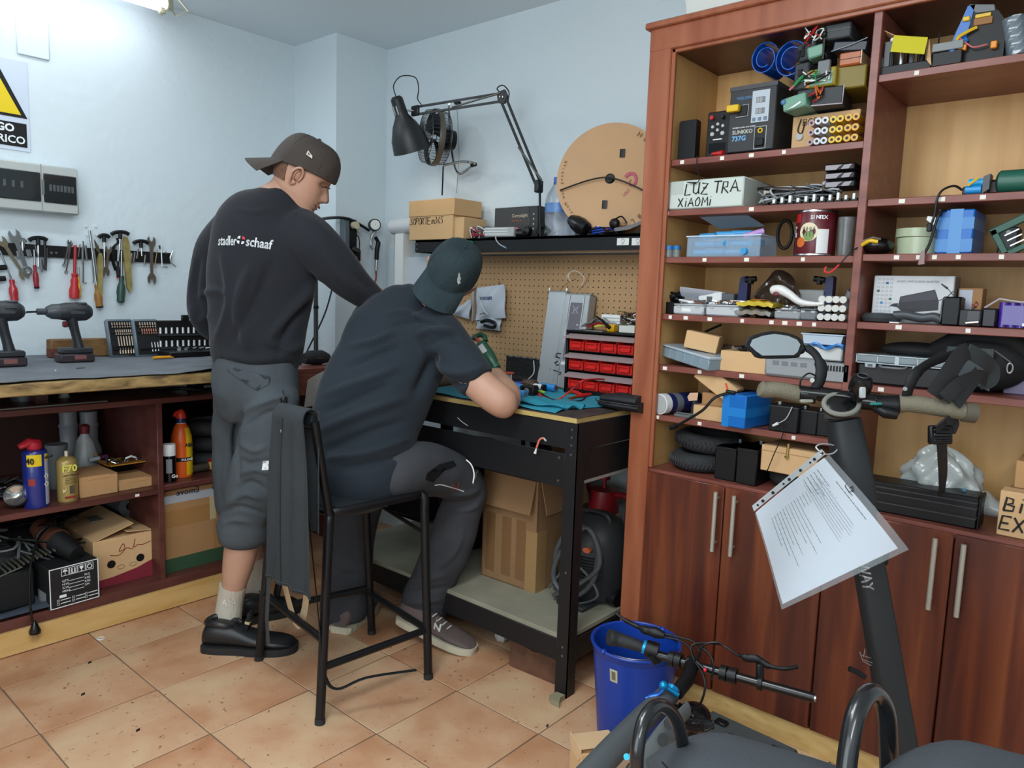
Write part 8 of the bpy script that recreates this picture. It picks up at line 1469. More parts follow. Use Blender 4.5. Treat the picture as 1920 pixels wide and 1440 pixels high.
t,w,h=SI('blue_battery','large blue battery box crossed with translucent tape bands','battery',1752,1820,393,R3,IX-.005,.0);d=.16;part(t,'block',g(M_bb1).bx(-w/2,w/2,0,d,0,h,.003));part(t,'tape_band',g(mt('4788c4',.3)).bx(-w*.16,w*.20,-.0012,d,-.0004,h+.001));part(t,'tape_band',g(mt('3a7ebe',.3)).bx(-w/2-.0008,w/2+.0008,-.0008,d,h*.55,h*.82));part(t,'tape_band',g(mt('3a7ebe',.3)).bx(-w/2-.0008,w/2+.0008,-.0008,d,h*.04,h*.33))
part(t,'power_lead',g(M_blk).tube(crom([(-w*.30,-.002,h*.99),(-w*.42,-.02,h*.9),(-w*.52,-.022,h*.55),(-w*.6,-.026,h*.2),(-w*.72,-.032,-.006)],6),.0035,8));part(t,'lead_plug',g(mt('8a6a66',.4)).prism([(-w*.84,-.03),(-w*.66,-.028),(-w*.68,.006),(-w*.78,.004)],0,.012,TR((0,-.026,0),PI/2)));part(t,'connector',g(M_wht).prism([(-w*.85,h*.8),(-w*.72,h*.72),(-w*.52,h*.62),(-w*.5,h*.82),(-w*.66,h*.86),(-w*.82,h*.88)],0,.012,TR((0,.02,0),PI/2)).use(M_blk).bx(-w*.5,-w*.38,-.01,0,h*.86,h*1.03,.002))
t,w,h=SI('dark_charger','dark charger standing behind the green frame','charger',1868,1905,425,R3,IX+.09);boxy(t,mt('2f3436',.5),w,.06,h,.004);part(t,'white_dot',g(M_lgry).cyl((0,-.001,h*.8),(0,0,h*.8),.006,10))
t=thing('vent_cover','dark green plastic frame with slots leaning at the right frame edge','plastic frame',(IX-.0,PX(1912,468,IX).y,R3+.004),rot=(0,-.5,RX));M_gf=mt('1f5040',.45)
part(t,'border',g(M_gf).bx(-.035,-.02,0,.012,0,.075,.002).bx(-.035,.08,0,.012,.06,.078,.002).bx(-.035,.08,0,.012,0,.014,.002));
for k in range(3):part(t,'slot',g(M_steel).bx(-.012,.02,.002,.004,.02+.014*k,.023+.014*k))
t,w,h=SI('adapter_box','white product box printed with a black power adapter','box',1632,1781,517,R4,IX+.05);M_wb=mt('c6c9cb',.5);part(t,'carton',g(M_wb).bx(-w/2,w/2,0,.07,0,h,.002));part(t,'side',g(mt('77726a',.6)).bx(w/2,w/2+.0015,.002,.068,.002,h-.002));
for i in range(4):
 for j in range(11):
  c_=mt('b3b7ba',.6);
  if(i,j)in((2,9),):c_=mt('1f5a9a',.5)
  if(i,j)in((0,7),(3,5)):c_=mt('1f5a3a',.5)
  if(i,j)==(1,4):c_=mt('2a7ab0',.5)
  if(i,j)==(2,1):c_=mt('c05a2c',.5)
  part(t,'print_square',g(c_).bx(-w*.45+i*.0105,-w*.45+i*.0105+.007,-.0008,0,h*.06+j*h*.084,h*.06+j*h*.084+.006))
Tp=TR((0,-.0006,0),PI/2)
part(t,'adapter_print',g(mt('232229',.5)).prism([(-w*.16,h*.32),(-w*.08,h*.22),(w*.34,h*.30),(w*.34,h*.48),(w*.28,h*.72),(-w*.14,h*.56)],0,.0006,Tp).prism([(-w*.27,h*.36),(-w*.16,h*.33),(-w*.16,h*.42),(-w*.22,h*.41)],0,.0006,Tp).tube([(w*.34,-.001,h*.5),(w*.42,-.001,h*.55),(w*.5,-.001,h*.70)],.001,4).tube([(w*.5,-.001,h*.62),(w*.43,-.001,h*.75)],.001,4).tube([(w*.43,-.001,h*.75),(w*.35,-.001,h*.84)],[.003,.0015],5));part(t,'adapter_highlight',g(mt('3a3942',.5)).prism([(-w*.13,h*.44),(w*.32,h*.52),(w*.28,h*.70),(-w*.13,h*.55)],.0006,.001,Tp));text(t,'AC/DC SWITCHING ADAPTER',.0075,TR((-w*.2,-.0008,h*.86),PI/2),mt('8a8f94',.6));text(t,'AC ADAPTER',.009,TR((w*.22,-.0008,h*.08),PI/2),M_txt)
t,w,h=SI('magnifier_handle','dark grey curved handle tool lying in front of the adapter box','tool',1614,1762,585,R4,IX+.0);part(t,'handle',g(mt('3d4347',.45)).tube(crom([(-w*.1,.02,.020),(w*.05,.02,.022),(w*.25,.02,.016),(w*.4,.02,.020),(w*.5,.02,.012)],5),[.012]*21,12));part(t,'disc',g(mt('34393c',.5)).lathe([(0,0),(.045,.002),(.05,.012),(.04,.024),(0,.026)],26,TR((-w*.28,.03,0))));part(t,'paper_tab',g(M_wht).bx(-w*.12,-.0,-.004,.03,-.0,.003))
t,w,h=SI('dark_adapter','tall black power brick in front of the adapter box corner','adapter',1762,1797,556,R4,IX-.0);boxy(t,M_blk,w,.06,h,.004);part(t,'silver_edge',g(M_steeld).tube([(-w*.5,-.001,h*.15),(-w*.48,-.001,h*.85),(-w*.3,-.001,h)],.0016,5))
t,w,h=SI('white_tag_carton','small brown carton with white label behind the power brick','box',1790,1836,540,R4,IX+.08);boxy(t,M_card2,w,.06,h,.002);part(t,'white_label',g(mt('b4b8c4',.5)).bx(-w*.45,w*.1,-.001,0,h*.15,h*.95))
t,w,h=SI('relay_box','square dark module with small screen right of the power brick','module',1795,1838,580,R4,IX+.005);boxy(t,mt('1f2124',.5),w,.07,h,.003);part(t,'window',g(mt('3a3d40',.4)).bx(-w*.1,w*.4,-.001,0,h*.3,h*.9));part(t,'bolt',g(M_steel).cyl((-w*.1,-.012,.008),(w*.45,-.012,.012),.005,10));part(t,'wires',wires(3,(0,w*.3),(-.004,.01),(h*.9,h*1.5),(mt('7a3a2a',.5),M_blk),.0018,101))
t,w,h=SI('dark_block','dark purple black block beside the purple battery','battery',1838,1866,578,R4,IX+.01);boxy(t,mt('18141f',.4),w,.08,h,.004)
t,w,h=SI('purple_battery','purple shrink wrapped battery with ribbed sides at the frame edge','battery',1866,1935,563,R4,IX+.0);M_pu=mt('3c1f86',.25,coat=.5)
for k in range(4):part(t,'cell_rib',g(M_pu).tube([(-w/2+w/8*(2*k+1),.03,.002),(-w/2+w/8*(2*k+1),.03,h*.92)],w/8*1.08,14));
part(t,'core',g(M_pu).bx(-w/2+.004,w/2-.004,.02,.10,.002,h*.9,.006));part(t,'top_tape',g(mt('a9a2a8',.4)).tube([(-w*.9,.02,h*.7),(-w*.5,.02,h*1.04),(w*.1,.01,h*.94),(w*.5,.01,h*.95)],.0025,6));part(t,'price_mark',g(M_wht).bx(w*.24,w*.3,-.012,-.008,h*.1,h*.2))
t,w,h=SI('tool_case','black tool case with clear latched lid on the fifth right shelf','case',1602,1768,652,R5,IX+.0);h=PX(1685,668,IX).z-R5
part(t,'base',g(mt('1b1c1e',.45)).bx(-w/2+.004,w/2-.004,0,.22,0,h*.72,.006));part(t,'clear_lid',g(mt('8f9ca2',.15,alpha=.75)).bx(-w/2,w/2,-.004,.224,h*.72,h,.004));part(t,'lid_rim',g(mt('b4c2c8',.25)).bx(-w/2-.001,w/2+.001,-.006,-.003,h*.97,h).bx(-w/2-.001,w/2+.001,-.006,-.003,h*.70,h*.73).bx(-.01,0,-.006,-.003,h*.73,h*.97).bx(-w/2,-w/2+.003,-.006,-.003,h*.7,h).bx(w/2-.003,w/2,-.006,-.003,h*.7,h).bx(-w*.25,-w*.24,-.006,-.003,h*.7,h).bx(w*.2,w*.21,-.006,-.003,h*.7,h))
for x in(-w*.32,w*.22):part(t,'latch',g(mt('a3b1b6',.3)).bx(x-.014,x+.014,-.010,-.004,h*.56,h*.74,.002).use(M_gry).bx(x-.006,x+.006,-.011,-.009,h*.60,h*.68))
part(t,'handle',g(mt('5d6366',.4)).tube(crom([(-w*.20,-.006,h*.68),(-w*.18,-.018,h*.62),(w*.06,-.018,h*.62),(w*.09,-.006,h*.68)],4),.003,8))
for k in range(4):part(t,'round_icon',g(M_lgry).tube([(-w*.24+.018*k+.005*math.cos(a),.002,h*.30+.005*math.sin(a))for a in np.linspace(0,2*PI,12,endpoint=False)],.0007,4,closed=True).tube([(-w*.24+.018*k-.002,.002,h*.30-.002),(-w*.24+.018*k+.002,.002,h*.30+.003)],.0009,4))
t=thing('shoulder_bag','black fabric bag with silver zip pull filling the right of the shelf','bag',(IX+.09,PX(1825,680,IX).y,R5),RX);M_bg=mt('141517',.85,bump=.2,bs=140)
part(t,'body',g(M_bg).ell((0,0,.075),.115,.085,.075,30,18));part(t,'top_fold',g(M_bg).tube(crom([(-.10,-.02,.10),(-.02,-.05,.145),(.06,-.04,.14),(.11,-.02,.10)],5),.022,12));part(t,'grey_flap',g(mt('30393c',.5)).sheet(lambda u,v:(-.06+.10*u,-.088-.01*math.sin(u*PI),.06+.055*v-.05*u*(1-v)),10,8,.004));part(t,'zip_pull',g(M_steel).tube([(.075+.006*math.cos(a),-.075,.07+.012*math.sin(a))for a in np.linspace(0,2*PI,16,endpoint=False)],.0022,6,closed=True));part(t,'zip',g(M_gry).tube([(.04,-.07,.11),(.075,-.074,.085)],.002,6))
t=thing('seat_disc','black saddle shaped pad lying on the tool case','pad',(IX+.1,PX(1700,660,IX).y,R5+h+.002),RX);part(t,'pad',g(mt('1a1b1d',.8)).ell((0,0,.012),.09,.06,.022,24,12))
t,w,h=SI('lilac_box','lilac printed box behind the black bag at the right frame edge','box',1880,1960,650,R5,IX+.10);boxy(t,mt('8a82a0',.5),w,.08,h,.002);text(t,'warning',.014,TR((-w*.35,-.001,h*.86),PI/2),mt('4a4460',.5));part(t,'figure_print',g(M_txt).prism([(-.02,h*.3),(.0,h*.3),(-.004,h*.45),(.0,h*.65),(-.018,h*.7),(-.024,h*.5)],0,.001,TR((0,-.001,0),PI/2)))
t=thing('plastic_bag','bulging translucent plastic bag on the bottom shelf of the right bay','bag',(IX+.12,PX(1755,920,IX).y,R6),RX);M_bagm=mt('b3b9b6',.18,coat=.4,alpha=.75)
def bagf(u,v):
 a=u*2*PI;k=math.sin(v*PI*.98+.02)**.6;rx,ry=.115*k*(1-.35*v),.07*k*(1-.3*v);n_=.008*math.sin(a*5+v*9)+.006*math.sin(a*9-v*13)
 return((rx+n_)*math.cos(a)-.02*v,(ry+n_)*math.sin(a),.004+.175*v+.006*math.sin(a*4))
part(t,'film',g(M_bagm).sheet(bagf,48,22,.001));part(t,'twisted_tail',g(M_bagm).tube(crom([(.09,-.02,.05),(.14,-.04,.04),(.19,-.05,.035)],5),[.035,.032,.028,.024,.02,.016,.014,.014,.014,.016,.018],12));part(t,'blue_button',g(mt('3a6a80',.4)).ell((.055,-.07,.085),.006,.004,.006,10,6));part(t,'contents',g(mt('c2c6c2',.5)).ell((-.02,0,.05),.085,.05,.05,20,12))
t=thing('long_battery','long black aluminium scooter battery lying at the front of the cupboard top','battery',(0,0,0));X0=BX+.03
a=PX(1600,905,2.20);bl_=at(1640,975,'z',R6);e1=at(1826,1003,'z',R6+.001);e0=at(1640,962,'z',R6+.001)
dv=Vector((0,-1,0));c0=Vector((BX+.012,PX(1596,960,BX).y,R6+.001));c1=Vector((BX+.02,PX(1826,1000,BX).y,R6+.001));L=(c1-c0).length;T=frame(c0,c1-c0,(0,0,1));hb=.082;db=.085
T=Matrix.Translation(c0)@Matrix.Rotation(math.atan2((c1-c0).y,(c1-c0).x),4,'Z')
part(t,'extrusion',g(mt('131416',.4,.3)).bx(0,L,0,db,0,hb,.003,T));part(t,'end_plate',g(M_blk).bx(L,L+.006,-.001,db+.001,-.0,hb+.001,.002,T));
for z in(.30,.62,.80):part(t,'rail',g(mt('4a4c50',.3,.6)).bx(0,L-.002,-.0025,.001,hb*z,hb*z+.003,0,T));part(t,'recess',g(M_blk).bx(0,L,-.0015,.001,hb*z+.003,hb*z+.008,0,T))
for i,(a_,b_,tp_,X,z0,lab)in enumerate(((1867,1960,915,IX+.0,0,'cardboard box with bold handwritten black capitals at the lower right edge'),(1880,1965,900,IX+.06,.055,'second cardboard box behind and above the handwritten one'),(1900,1965,830,IX+.07,.11,'taller cardboard box at the right frame edge'))):
 t,w,h=SI('spares_carton',lab,'box',a_,b_,tp_,R6+z0,X);
 if i==0:h=PX(1885,920,X).z-R6
 if i==1:h=.04
 if i==2:h=.07
 boxy(t,M_cardl if i==0 else M_card,w,.055 if i==0 else.12,h,.002)
 if i==0:hand(t,'BICI',h*.30,TR((-w/2+.010,-.0015,h*.58),PI/2),r=.0026,adv=1.1);hand(t,'EXTRA',h*.30,TR((-w/2+.005,-.0015,h*.14),PI/2),r=.0026,adv=1.0)
t,w,h=SI('spares_carton','low flat carton supporting the stacked boxes at the lower right','box',1884,1965,940,R6,IX+.06);boxy(t,M_card,w,.12,.054,.002)
# ================================================================ foreground
# ---- blue bucket
bc_=at(1150,1352,'z',0);t=thing('bucket','blue plastic bucket with wire handle standing in front of the bookcase','bucket',(1.86,1.075,0));M_bk=mt('123a96',.35)
Rb,Rt,Hb=.098,.128,.285
part(t,'body',g(M_bk).lathe([(0,.003),(Rb,.003),(Rb+.004,.0),(Rt-.002,Hb-.02),(Rt,Hb-.018),(Rt+.004,Hb),(Rt-.004,Hb),(Rb-.004,.008),(0,.008)],44));part(t,'rim',g(M_bk).tube([((Rt+.002)*math.cos(a),(Rt+.002)*math.sin(a),Hb)for a in np.linspace(0,2*PI,44,endpoint=False)],.005,8,closed=True))
part(t,'spout_tab',g(M_bk).lathe([(Rt+.004,Hb-.02),(Rt+.006,Hb+.004),(Rt-.002,Hb+.004)],8,None,-.9,-.3));part(t,'handle',g(M_steeld).tube(crom([(-.125,.03,Hb-.002),(-.105,-.07,Hb+.004),(-.02,-.125,Hb+.006),(.07,-.108,Hb-.0),(.12,-.02,Hb-.004)],6),.0025,8));part(t,'ear',g(M_bk).ell((-.128,.03,Hb+.002),.01,.01,.008,10,6));part(t,'ear',g(M_bk).ell((.125,-.02,Hb+.002),.01,.01,.008,10,6))
va=math.atan2(-1.075,-1.86)-.45;part(t,'price_sticker',g(mt('b5b39c',.6)).lathe([(Rb+.0235,.205),(Rb+.0285,.245)],5,None,va-.13,va+.07));part(t,'sticker_print',g(mt('6b6a50',.6)).lathe([(Rb+.0248,.212),(Rb+.0284,.238)],4,None,va-.08,va+.02))
# ---- small carton at the bottom
c=at(1130,1440,'z',.0);c=at(1116,1392,'z',.155);t=thing('open_carton','small cardboard box with rounded tab standing by the bucket','box',(c.x,c.y,0),-.62)
w,d,h=.105,.085,.155
part(t,'carton',g(M_cardl).bx(-w/2,w/2,-d/2,d/2,0,h,.0015));part(t,'lid',g(mt('d3b288',.8)).sheet(lambda u,v:(-w/2+w*u,-d/2+d*v,h+.002+.012*(1-v)),4,4,.002));part(t,'tab',g(mt('d3b288',.8)).prism([(0,0),(d,0),(d,-.02),(d*.8,-.04),(d*.2,-.04),(0,-.02)],0,.002,Matrix.Translation((-w/2-.002,-d/2,h+.012))@Matrix.Rotation(PI/2,4,'Z')@Matrix.Rotation(PI/2,4,'X')))
# ---- fallen electric scooter deck on the floor
pts=[at(x,y,'z',.05)for x,y in((1335,1330),(1498,1405),(1455,1440+30),(1300,1375))]
t=thing('charging_dock','flat dark grey deck board lying along the plinth','deck',(0,0,0));c0,c1,c2_,c3=[Vector((p.x,p.y,0))for p in pts]
xx=(c1-c0).normalized();L=(c1-c0).length;T=Matrix.Translation(c0)@Matrix.Rotation(math.atan2(xx.y,xx.x),4,'Z')
part(t,'board',g(mt('4a4f50',.7,bump=.1,bs=160)).bx(0,L,-.17,0,.03,.05,.006,T));part(t,'frame',g(M_blk).bx(-.006,L+.006,-.176,.006,.008,.036,.006,T));
for x,y in((.06,-.05),(L-.04,-.06),(.12,-.10)):part(t,'rubber_pad',g(M_blk).bx(x-.018,x+.018,y-.014,y+.014,.05,.060,.003,T))
for x in(.05,L-.05):part(t,'foot',g(M_rub).bx(x-.01,x+.01,-.15,-.02,0,.010,0,T))
# ---- main scooter: stem, handlebar, mirror, bag, paper
D=1.67
sc_=thing('electric_scooter','dark grey electric scooter with brown grips standing in the foreground','scooter',(0,0,0));M_st2=mt('202427',.55,bump=.04,bs=200);M_grip=mt('6f6a58',.7,bump=.25,bs=260)
st_t=dp(1578,770,1.66);st_b=dp(1700,1560,1.62);st_b.z=.14;
q1=dp(1622,1010,1.66);q2=dp(1665,1240,1.66);q3=dp(1692,1420,1.66);u=(q2-st_t).normalized();u=(q3-st_t).normalized()
base_pt=st_t+u*((.15-st_t.z)/u.z)
sx=u.cross(CF).normalized();sy_=sx.cross(u)
def stv(P_,x,y):return P_+sx*x+sy_*y
def stemloft(rows,m):
 gb=g(m);vs=[];fs=[];n=16
 for s_,wx,wy in rows:
  c=st_t+u*s_
  for j in range(n):
   a=2*PI*(j+.5)/n;vs.append(stv(c,wx*math.copysign(abs(math.cos(a))**.6,math.cos(a)),wy*math.copysign(abs(math.sin(a))**.6,math.sin(a))))
 for i in range(len(rows)-1):
  for j in range(n):fs.append((i*n+j,i*n+(j+1)%n,(i+1)*n+(j+1)%n,(i+1)*n+j))
 fs+=[tuple(range(n))[::-1],tuple((len(rows)-1)*n+j for j in range(n))]
 return gb.add(vs,fs)
Ls=(base_pt-st_t).length
stem=part(sc_,'stem',stemloft([(.02,.034,.032),(.10,.037,.036),(.17,.038,.036),(.20,.036,.033),(.24,.031,.027),(.5,.033,.028),(.8,.034,.030),(Ls,.035,.030)],M_st2))
part(sc_,'display_rim',stemloft([(-.008,.034,.031),(.0,.0352,.0332),(.012,.0352,.0332)],mt('4a4c4a',.45)),'grey display rim')
dn=(-u*.62-CF*.72+CR*-.05).normalized();dc=dp(1577,759,1.622)
Td=frame(dc,sx,dn);part(sc_,'display',g(M_blkg).lathe([(0,.006),(.026,.006),(.031,.003),(.033,-.012),(0,-.012)],30,Td@Matrix.Diagonal((1.08,.85,1,1))),'glossy oval display');part(sc_,'display_ring',g(mt('77786f',.5)).tube([Td@Vector((.034*1.08*math.cos(a),.034*.85*math.sin(a),.003))for a in np.linspace(0,2*PI,30,endpoint=False)],.0055,8,closed=True))
def dseg(name,a,b,da,db_,r0,r1,m,lab=None,n=16,k=1):
 A,B=dp(*a,da),dp(*b,db_);return part(sc_,name,g(m).cyl(A,B,r0,n,r1),lab),A,B
dseg('bar',(1500,735),(1700,757),1.67,1.60,.014,.014,M_blkg)
gp=crom([dp(1424,728,1.69),dp(1436,731,1.69),dp(1460,731,1.685),(dp(1500,740,1.68))],4);part(sc_,'grip',g(M_grip).tube(gp,[.014,.018,.0185,.0188]+[.0185]*(len(gp)-4),20),'brown textured left grip')
gp=crom([dp(1688,757,1.60),dp(1710,757,1.59),dp(1760,764,1.57),dp(1810,772,1.555),dp(1828,775,1.55)],4);part(sc_,'grip',g(M_grip).tube(gp,[.0205,.0195,.019,.0185]+[.0185]*(len(gp)-6)+[.0195,.0205],20),'brown textured right grip')
for(x,y,d_)in((1810,773,1.552),):part(sc_,'grip_end',g(mt('575045',.6)).cyl(dp(1806,772,1.553),dp(1828,775,1.55),.0208,20))
dseg('brake_clamp',(1500,738),(1530,742),1.675,1.665,.0195,.0195,M_blkg);part(sc_,'brake_clip',g(mt('8a8d80',.4)).bx(-.014,.014,-.006,.006,-.004,.004,.002,frame(dp(1512,752,1.655),CR,CU)))
dseg('bar_sleeve',(1535,738),(1572,744),1.66,1.65,.017,.017,M_blkg);dseg('bar_clamp',(1612,752),(1640,756),1.63,1.62,.017,.017,M_blkg);dseg('throttle_body',(1640,757),(1684,760),1.62,1.61,.0195,.023,M_blk)
part(sc_,'throttle_lever',g(M_blk).tube([dp(1640,764,1.60),dp(1660,774,1.585),dp(1682,778,1.58)],[.008,.012,.010],10));part(sc_,'teal_button',g(mt('2a7d78',.4)).bx(-.013,.013,-.004,.004,-.002,.004,.002,frame(dp(1642,758,1.585),CR,CU)),'teal button')
bcn=dp(1612,728,1.60);part(sc_,'bell',g(M_blkg).lathe([(0,.030),(.012,.030),(.020,.026),(.024,.012),(.023,-.004),(.014,-.018),(.010,-.03),(0,-.03)],24,frame(bcn,CR,(CU*.8-CF*.45-CR*.25))));part(sc_,'bell_button',g(mt('3a3c40',.3)).tube([frame(bcn,CR,(CU*.8-CF*.45-CR*.25))@Vector((.011*math.cos(a),.011*math.sin(a),.031))for a in np.linspace(0,2*PI,20,endpoint=False)],.0016,6,closed=True).use(M_lgry).bx(-.006,.006,-.005,.005,-.012,.012,.002,frame(dp(1617,736,1.575),CR,CU)))
mo=[(1399,648),(1404,636),(1425,628),(1450,624),(1478,628),(1497,636),(1504,646),(1498,662),(1490,668),(1425,669),(1412,660)]
mc=dp(1452,648,1.66);Pm=[dp(x,y,1.655+(.0002*(x-1452)))for x,y in mo]
mir=part(sc_,'mirror_frame',(lambda gb:gb.add([p-CF*.004 for p in Pm]+[p+CF*.014 for p in Pm],[tuple(range(11))[::-1],tuple(range(11,22))]+[(i,(i+1)%11,11+(i+1)%11,11+i)for i in range(11)]))(g(M_blkm)).tube(crom(Pm+[Pm[0]],3)[:-1],.004,8,closed=True),'black mirror housing')
Pi=[mc+(p-mc)*.90-CF*.0062 for p in Pm];part(mir,'glass',(lambda gb:gb.add([p for p in Pi]+[p+CF*.001 for p in Pi],[tuple(range(11))[::-1],tuple(range(11,22))]+[(i,(i+1)%11,11+(i+1)%11,11+i)for i in range(11)]))(g(mt('c4ccd0',.12,.85))),'mirror glass')
part(sc_,'mirror_arm',g(M_blkm).tube(crom([dp(1502,652,1.67),dp(1514,653,1.67),dp(1530,666,1.665),dp(1540,690,1.66),dp(1536,715,1.66),dp(1525,735,1.665)],5),[.006]*5+[.009]*8+[.013]*8+[.012]*5,12,flat=.6,up=tuple(CF)));part(sc_,'mirror_joint',g(M_blk).ell(dp(1503,654,1.67),.009,.009,.012,12,8));part(sc_,'arm_screw',g(M_lgry).cyl(dp(1523,713,1.645),dp(1523,713,1.655),.005,12));part(sc_,'brake_cable',g(M_blk).tube(crom([dp(1500,728,1.66),dp(1502,712,1.65),dp(1516,700,1.65),dp(1530,705,1.65)],5),.002,6))
part(sc_,'lever_arm',g(M_blkm).tube(crom([dp(1700,742,1.59),dp(1706,722,1.58),dp(1718,700,1.58),dp(1745,680,1.60),dp(1790,664,1.62)],5),[.011]*6+[.012]*6+[.010]*9,12,flat=.5,up=tuple(CF)));part(sc_,'arm_screw',g(M_steeld).cyl(dp(1697,729,1.572),dp(1697,729,1.58),.0045,14))
part(stem,'fold_line',g(M_blk).tube([stv(st_t+u*.195,.0355*math.cos(a),.034*math.sin(a))for a in np.linspace(0,2*PI,20,endpoint=False)],.0012,5,closed=True));part(sc_,'latch',g(M_blkm).tube([stv(st_t+u*.27,.028,-.012),stv(st_t+u*.31,.036,-.016),stv(st_t+u*.35,.03,-.01)],[.008,.011,.008],10))
part(sc_,'side_hook',g(M_blkm).tube(crom([dp(1622,1270,1.63),dp(1610,1262,1.63),dp(1598,1256,1.63),dp(1592,1254,1.63)],4),.006,8))
aw=stv(st_t,0,0);sA,sB=dp(1629,1026,1.58),dp(1650,1130,1.58);Tt=frame(sA,(sB-sA),-CF);tl=text(stem,'SEGWAY',.027,Tt@TR((.0,-.004,0)),mt('a9adab',.5),bold=.025,spacing=1.02);drape(tl,BVHTree.FromPolygons([v.co[:]for v in stem.data.vertices],[p.vertices[:]for p in stem.data.polygons]),.0015)
sct=part(stem,'scratches',g(mt('84888a',.6)).tube([dp(1612,1222,1.6),dp(1618,1240,1.6),dp(1634,1248,1.6)],.0008,4).tube([dp(1614,1228,1.6),dp(1633,1234,1.6)],.0006,4).tube([dp(1616,1236,1.6),dp(1636,1243,1.6)],.0006,4).tube([dp(1622,1216,1.6),dp(1619,1232,1.6)],.0006,4));drape(sct,BVHTree.FromPolygons([v.co[:]for v in stem.data.vertices],[p.vertices[:]for p in stem.data.polygons]),.0006)
bx0=base_pt;fw=Vector((.80,-.25,0)).normalized();bk_=-fw
part(sc_,'front_fork',g(M_blkm).cyl(bx0+u*-.02,Vector((bx0.x+fw.x*.05,bx0.y+fw.y*.05,.11)),.03,14));wc=Vector((bx0.x+fw.x*.05,bx0.y+fw.y*.05,.11));side=Vector((-fw.y,fw.x,0))
part(sc_,'front_wheel',g(M_rub).tube([wc+fw*(.085*math.cos(a))+Vector((0,0,.085*math.sin(a)))for a in np.linspace(0,2*PI,30,endpoint=False)],.024,12,closed=True).cyl(wc-side*.02,wc+side*.02,.065,20))
t=thing('carry_strap','black webbing straps looped over the right scooter grip down to the long battery','strap',(0,0,0));M_sp=mt('1b1c1e',.8,bump=.2,bs=300)
def strap(nm,pts,w_,m=M_sp):
 P=crom([dp(*p)for p in pts],6);return part(t,nm,g(m).tube(P,w_,8,flat=.12,up=tuple(CF)))
strap('strap',[(1752,742,1.545),(1775,705,1.55),(1800,668,1.58),(1815,658,1.60)],.020);strap('strap',[(1770,748,1.53),(1800,720,1.54),(1835,706,1.60),(1850,712,1.64)],.016);strap('strap',[(1790,756,1.535),(1812,728,1.55),(1835,700,1.60)],.017)
strap('strap',[(1765,790,1.54),(1766,830,1.62),(1768,900,1.82),(1762,940,2.00),(1756,970,2.02)],.0165);strap('strap_end',[(1775,788,1.55),(1790,792,1.57),(1782,812,1.58)],.011)
part(t,'buckle',g(M_blk).bx(-.024,.024,-.020,.020,-.006,.008,.003,frame(dp(1762,815,1.575),CR,-CF)).use(M_blkg).bx(-.018,.018,-.004,.004,.006,.011,.002,frame(dp(1762,815,1.575),CR,-CF)).bx(-.018,.018,.008,.013,.006,.011,.002,frame(dp(1762,815,1.575),CR,-CF)).bx(-.018,.018,-.014,-.009,.006,.011,.002,frame(dp(1762,815,1.575),CR,-CF)))
strap('grey_loop',[(1815,658,1.60),(1840,672,1.62),(1860,690,1.66),(1858,712,1.67),(1838,716,1.66)],.018,mt('2c3335',.6))
t=thing('plastic_sleeve','printed form in a clear punched sleeve tied to the scooter stem','document',(0,0,0))
DP=1.50
tl_,tr__,br_,bl2=dp(1410,948,DP-.02),dp(1540,842,DP+.05),dp(1694,1028,DP+.02),dp(1466,1141,DP-.04)
def quad(u_,v_,A=tl_,B=tr__,C_=br_,D_=bl2,off=0.):
 p=A*(1-u_)*(1-v_)+B*u_*(1-v_)+C_*u_*v_+D_*(1-u_)*v_;bow=.018*math.sin(u_*PI)*math.sin(v_*PI)+.010*math.sin(v_*PI*1.5)*(u_-.5)
 return p+CF*(bow+off)+CU*(.006*math.sin(v_*PI)*u_)
part(t,'paper',g(mt('ccd3dc',.6)).sheet(lambda a,b:quad(.02+.94*a+.0*b,.075+.90*b),24,24,.0012),'printed white sheet')
part(t,'sleeve',g(mt('cfd8dc',.12,alpha=.13)).sheet(lambda a,b:quad(a*1.02,.075+b*.94,off=-.002),24,24,.0005),'clear plastic film');part(t,'binding_strip',g(mt('b7bcbe',.25,alpha=.85)).sheet(lambda a,b:quad(a,.0+.055*b,off=-.001),20,2,.0008),'white punched binding strip')
for k,a in enumerate((.06,.13,.27,.42,.50,.66,.80,.86,.97)):
 c_=quad(a,.028,off=-.0025);part(t,'punched_hole',g(M_blk).lathe([(0,0),(.0032 if k%3 else.0022,0),(.0032 if k%3 else.0022,.0006),(0,.0006)],12,frame(c_,CR,-CF)))
def pline(a0,a1,b0,r=.00045,m=M_txt,nm='print_line',lab=None,dash=True,seed=0):
 gb=g(m);rr=random.Random(seed+int(b0*1000));x=a0
 while x<a1:
  e=min(a1,x+(rr.uniform(.01,.05)if dash else a1-a0));gb.tube([quad(b0,x+(e-x)*q,off=-.0015)for q in(0,.5,1)],r,4);x=e+.008
 return gb
tx=G();
for k in range(13):
 b0=.80-.045*k if False else.62-.042*k
 b0=.16+.036*k
 q=pline(.22-.0*k,(.50+.30*((k*7)%5)/5)if k<10 else.34,b0,seed=k)
 tx.use(M_txt);tx.add(q.v,q.f)
part(t,'body_text',tx,kind='stuff')
tx=G()
for k in range(8):q=pline(.16+.03*(k%3),.74-.02*(k%4),.62+.024*k,.0003,dash=False,seed=k);tx.use(mt('5c6470',.6));tx.add(q.v,q.f)
part(t,'form_rules',tx,kind='stuff');tx=G();
for k in range(5):q=pline(.12,.26+.05*(k%3),.64+.045*k,.0006,seed=20+k);tx.use(M_txt);tx.add(q.v,q.f)
q=pline(.30,.68,.90,.0008,seed=33);tx.add(q.v,q.f);part(t,'heading_text',tx,kind='stuff')
hs=G();rr=random.Random(77)
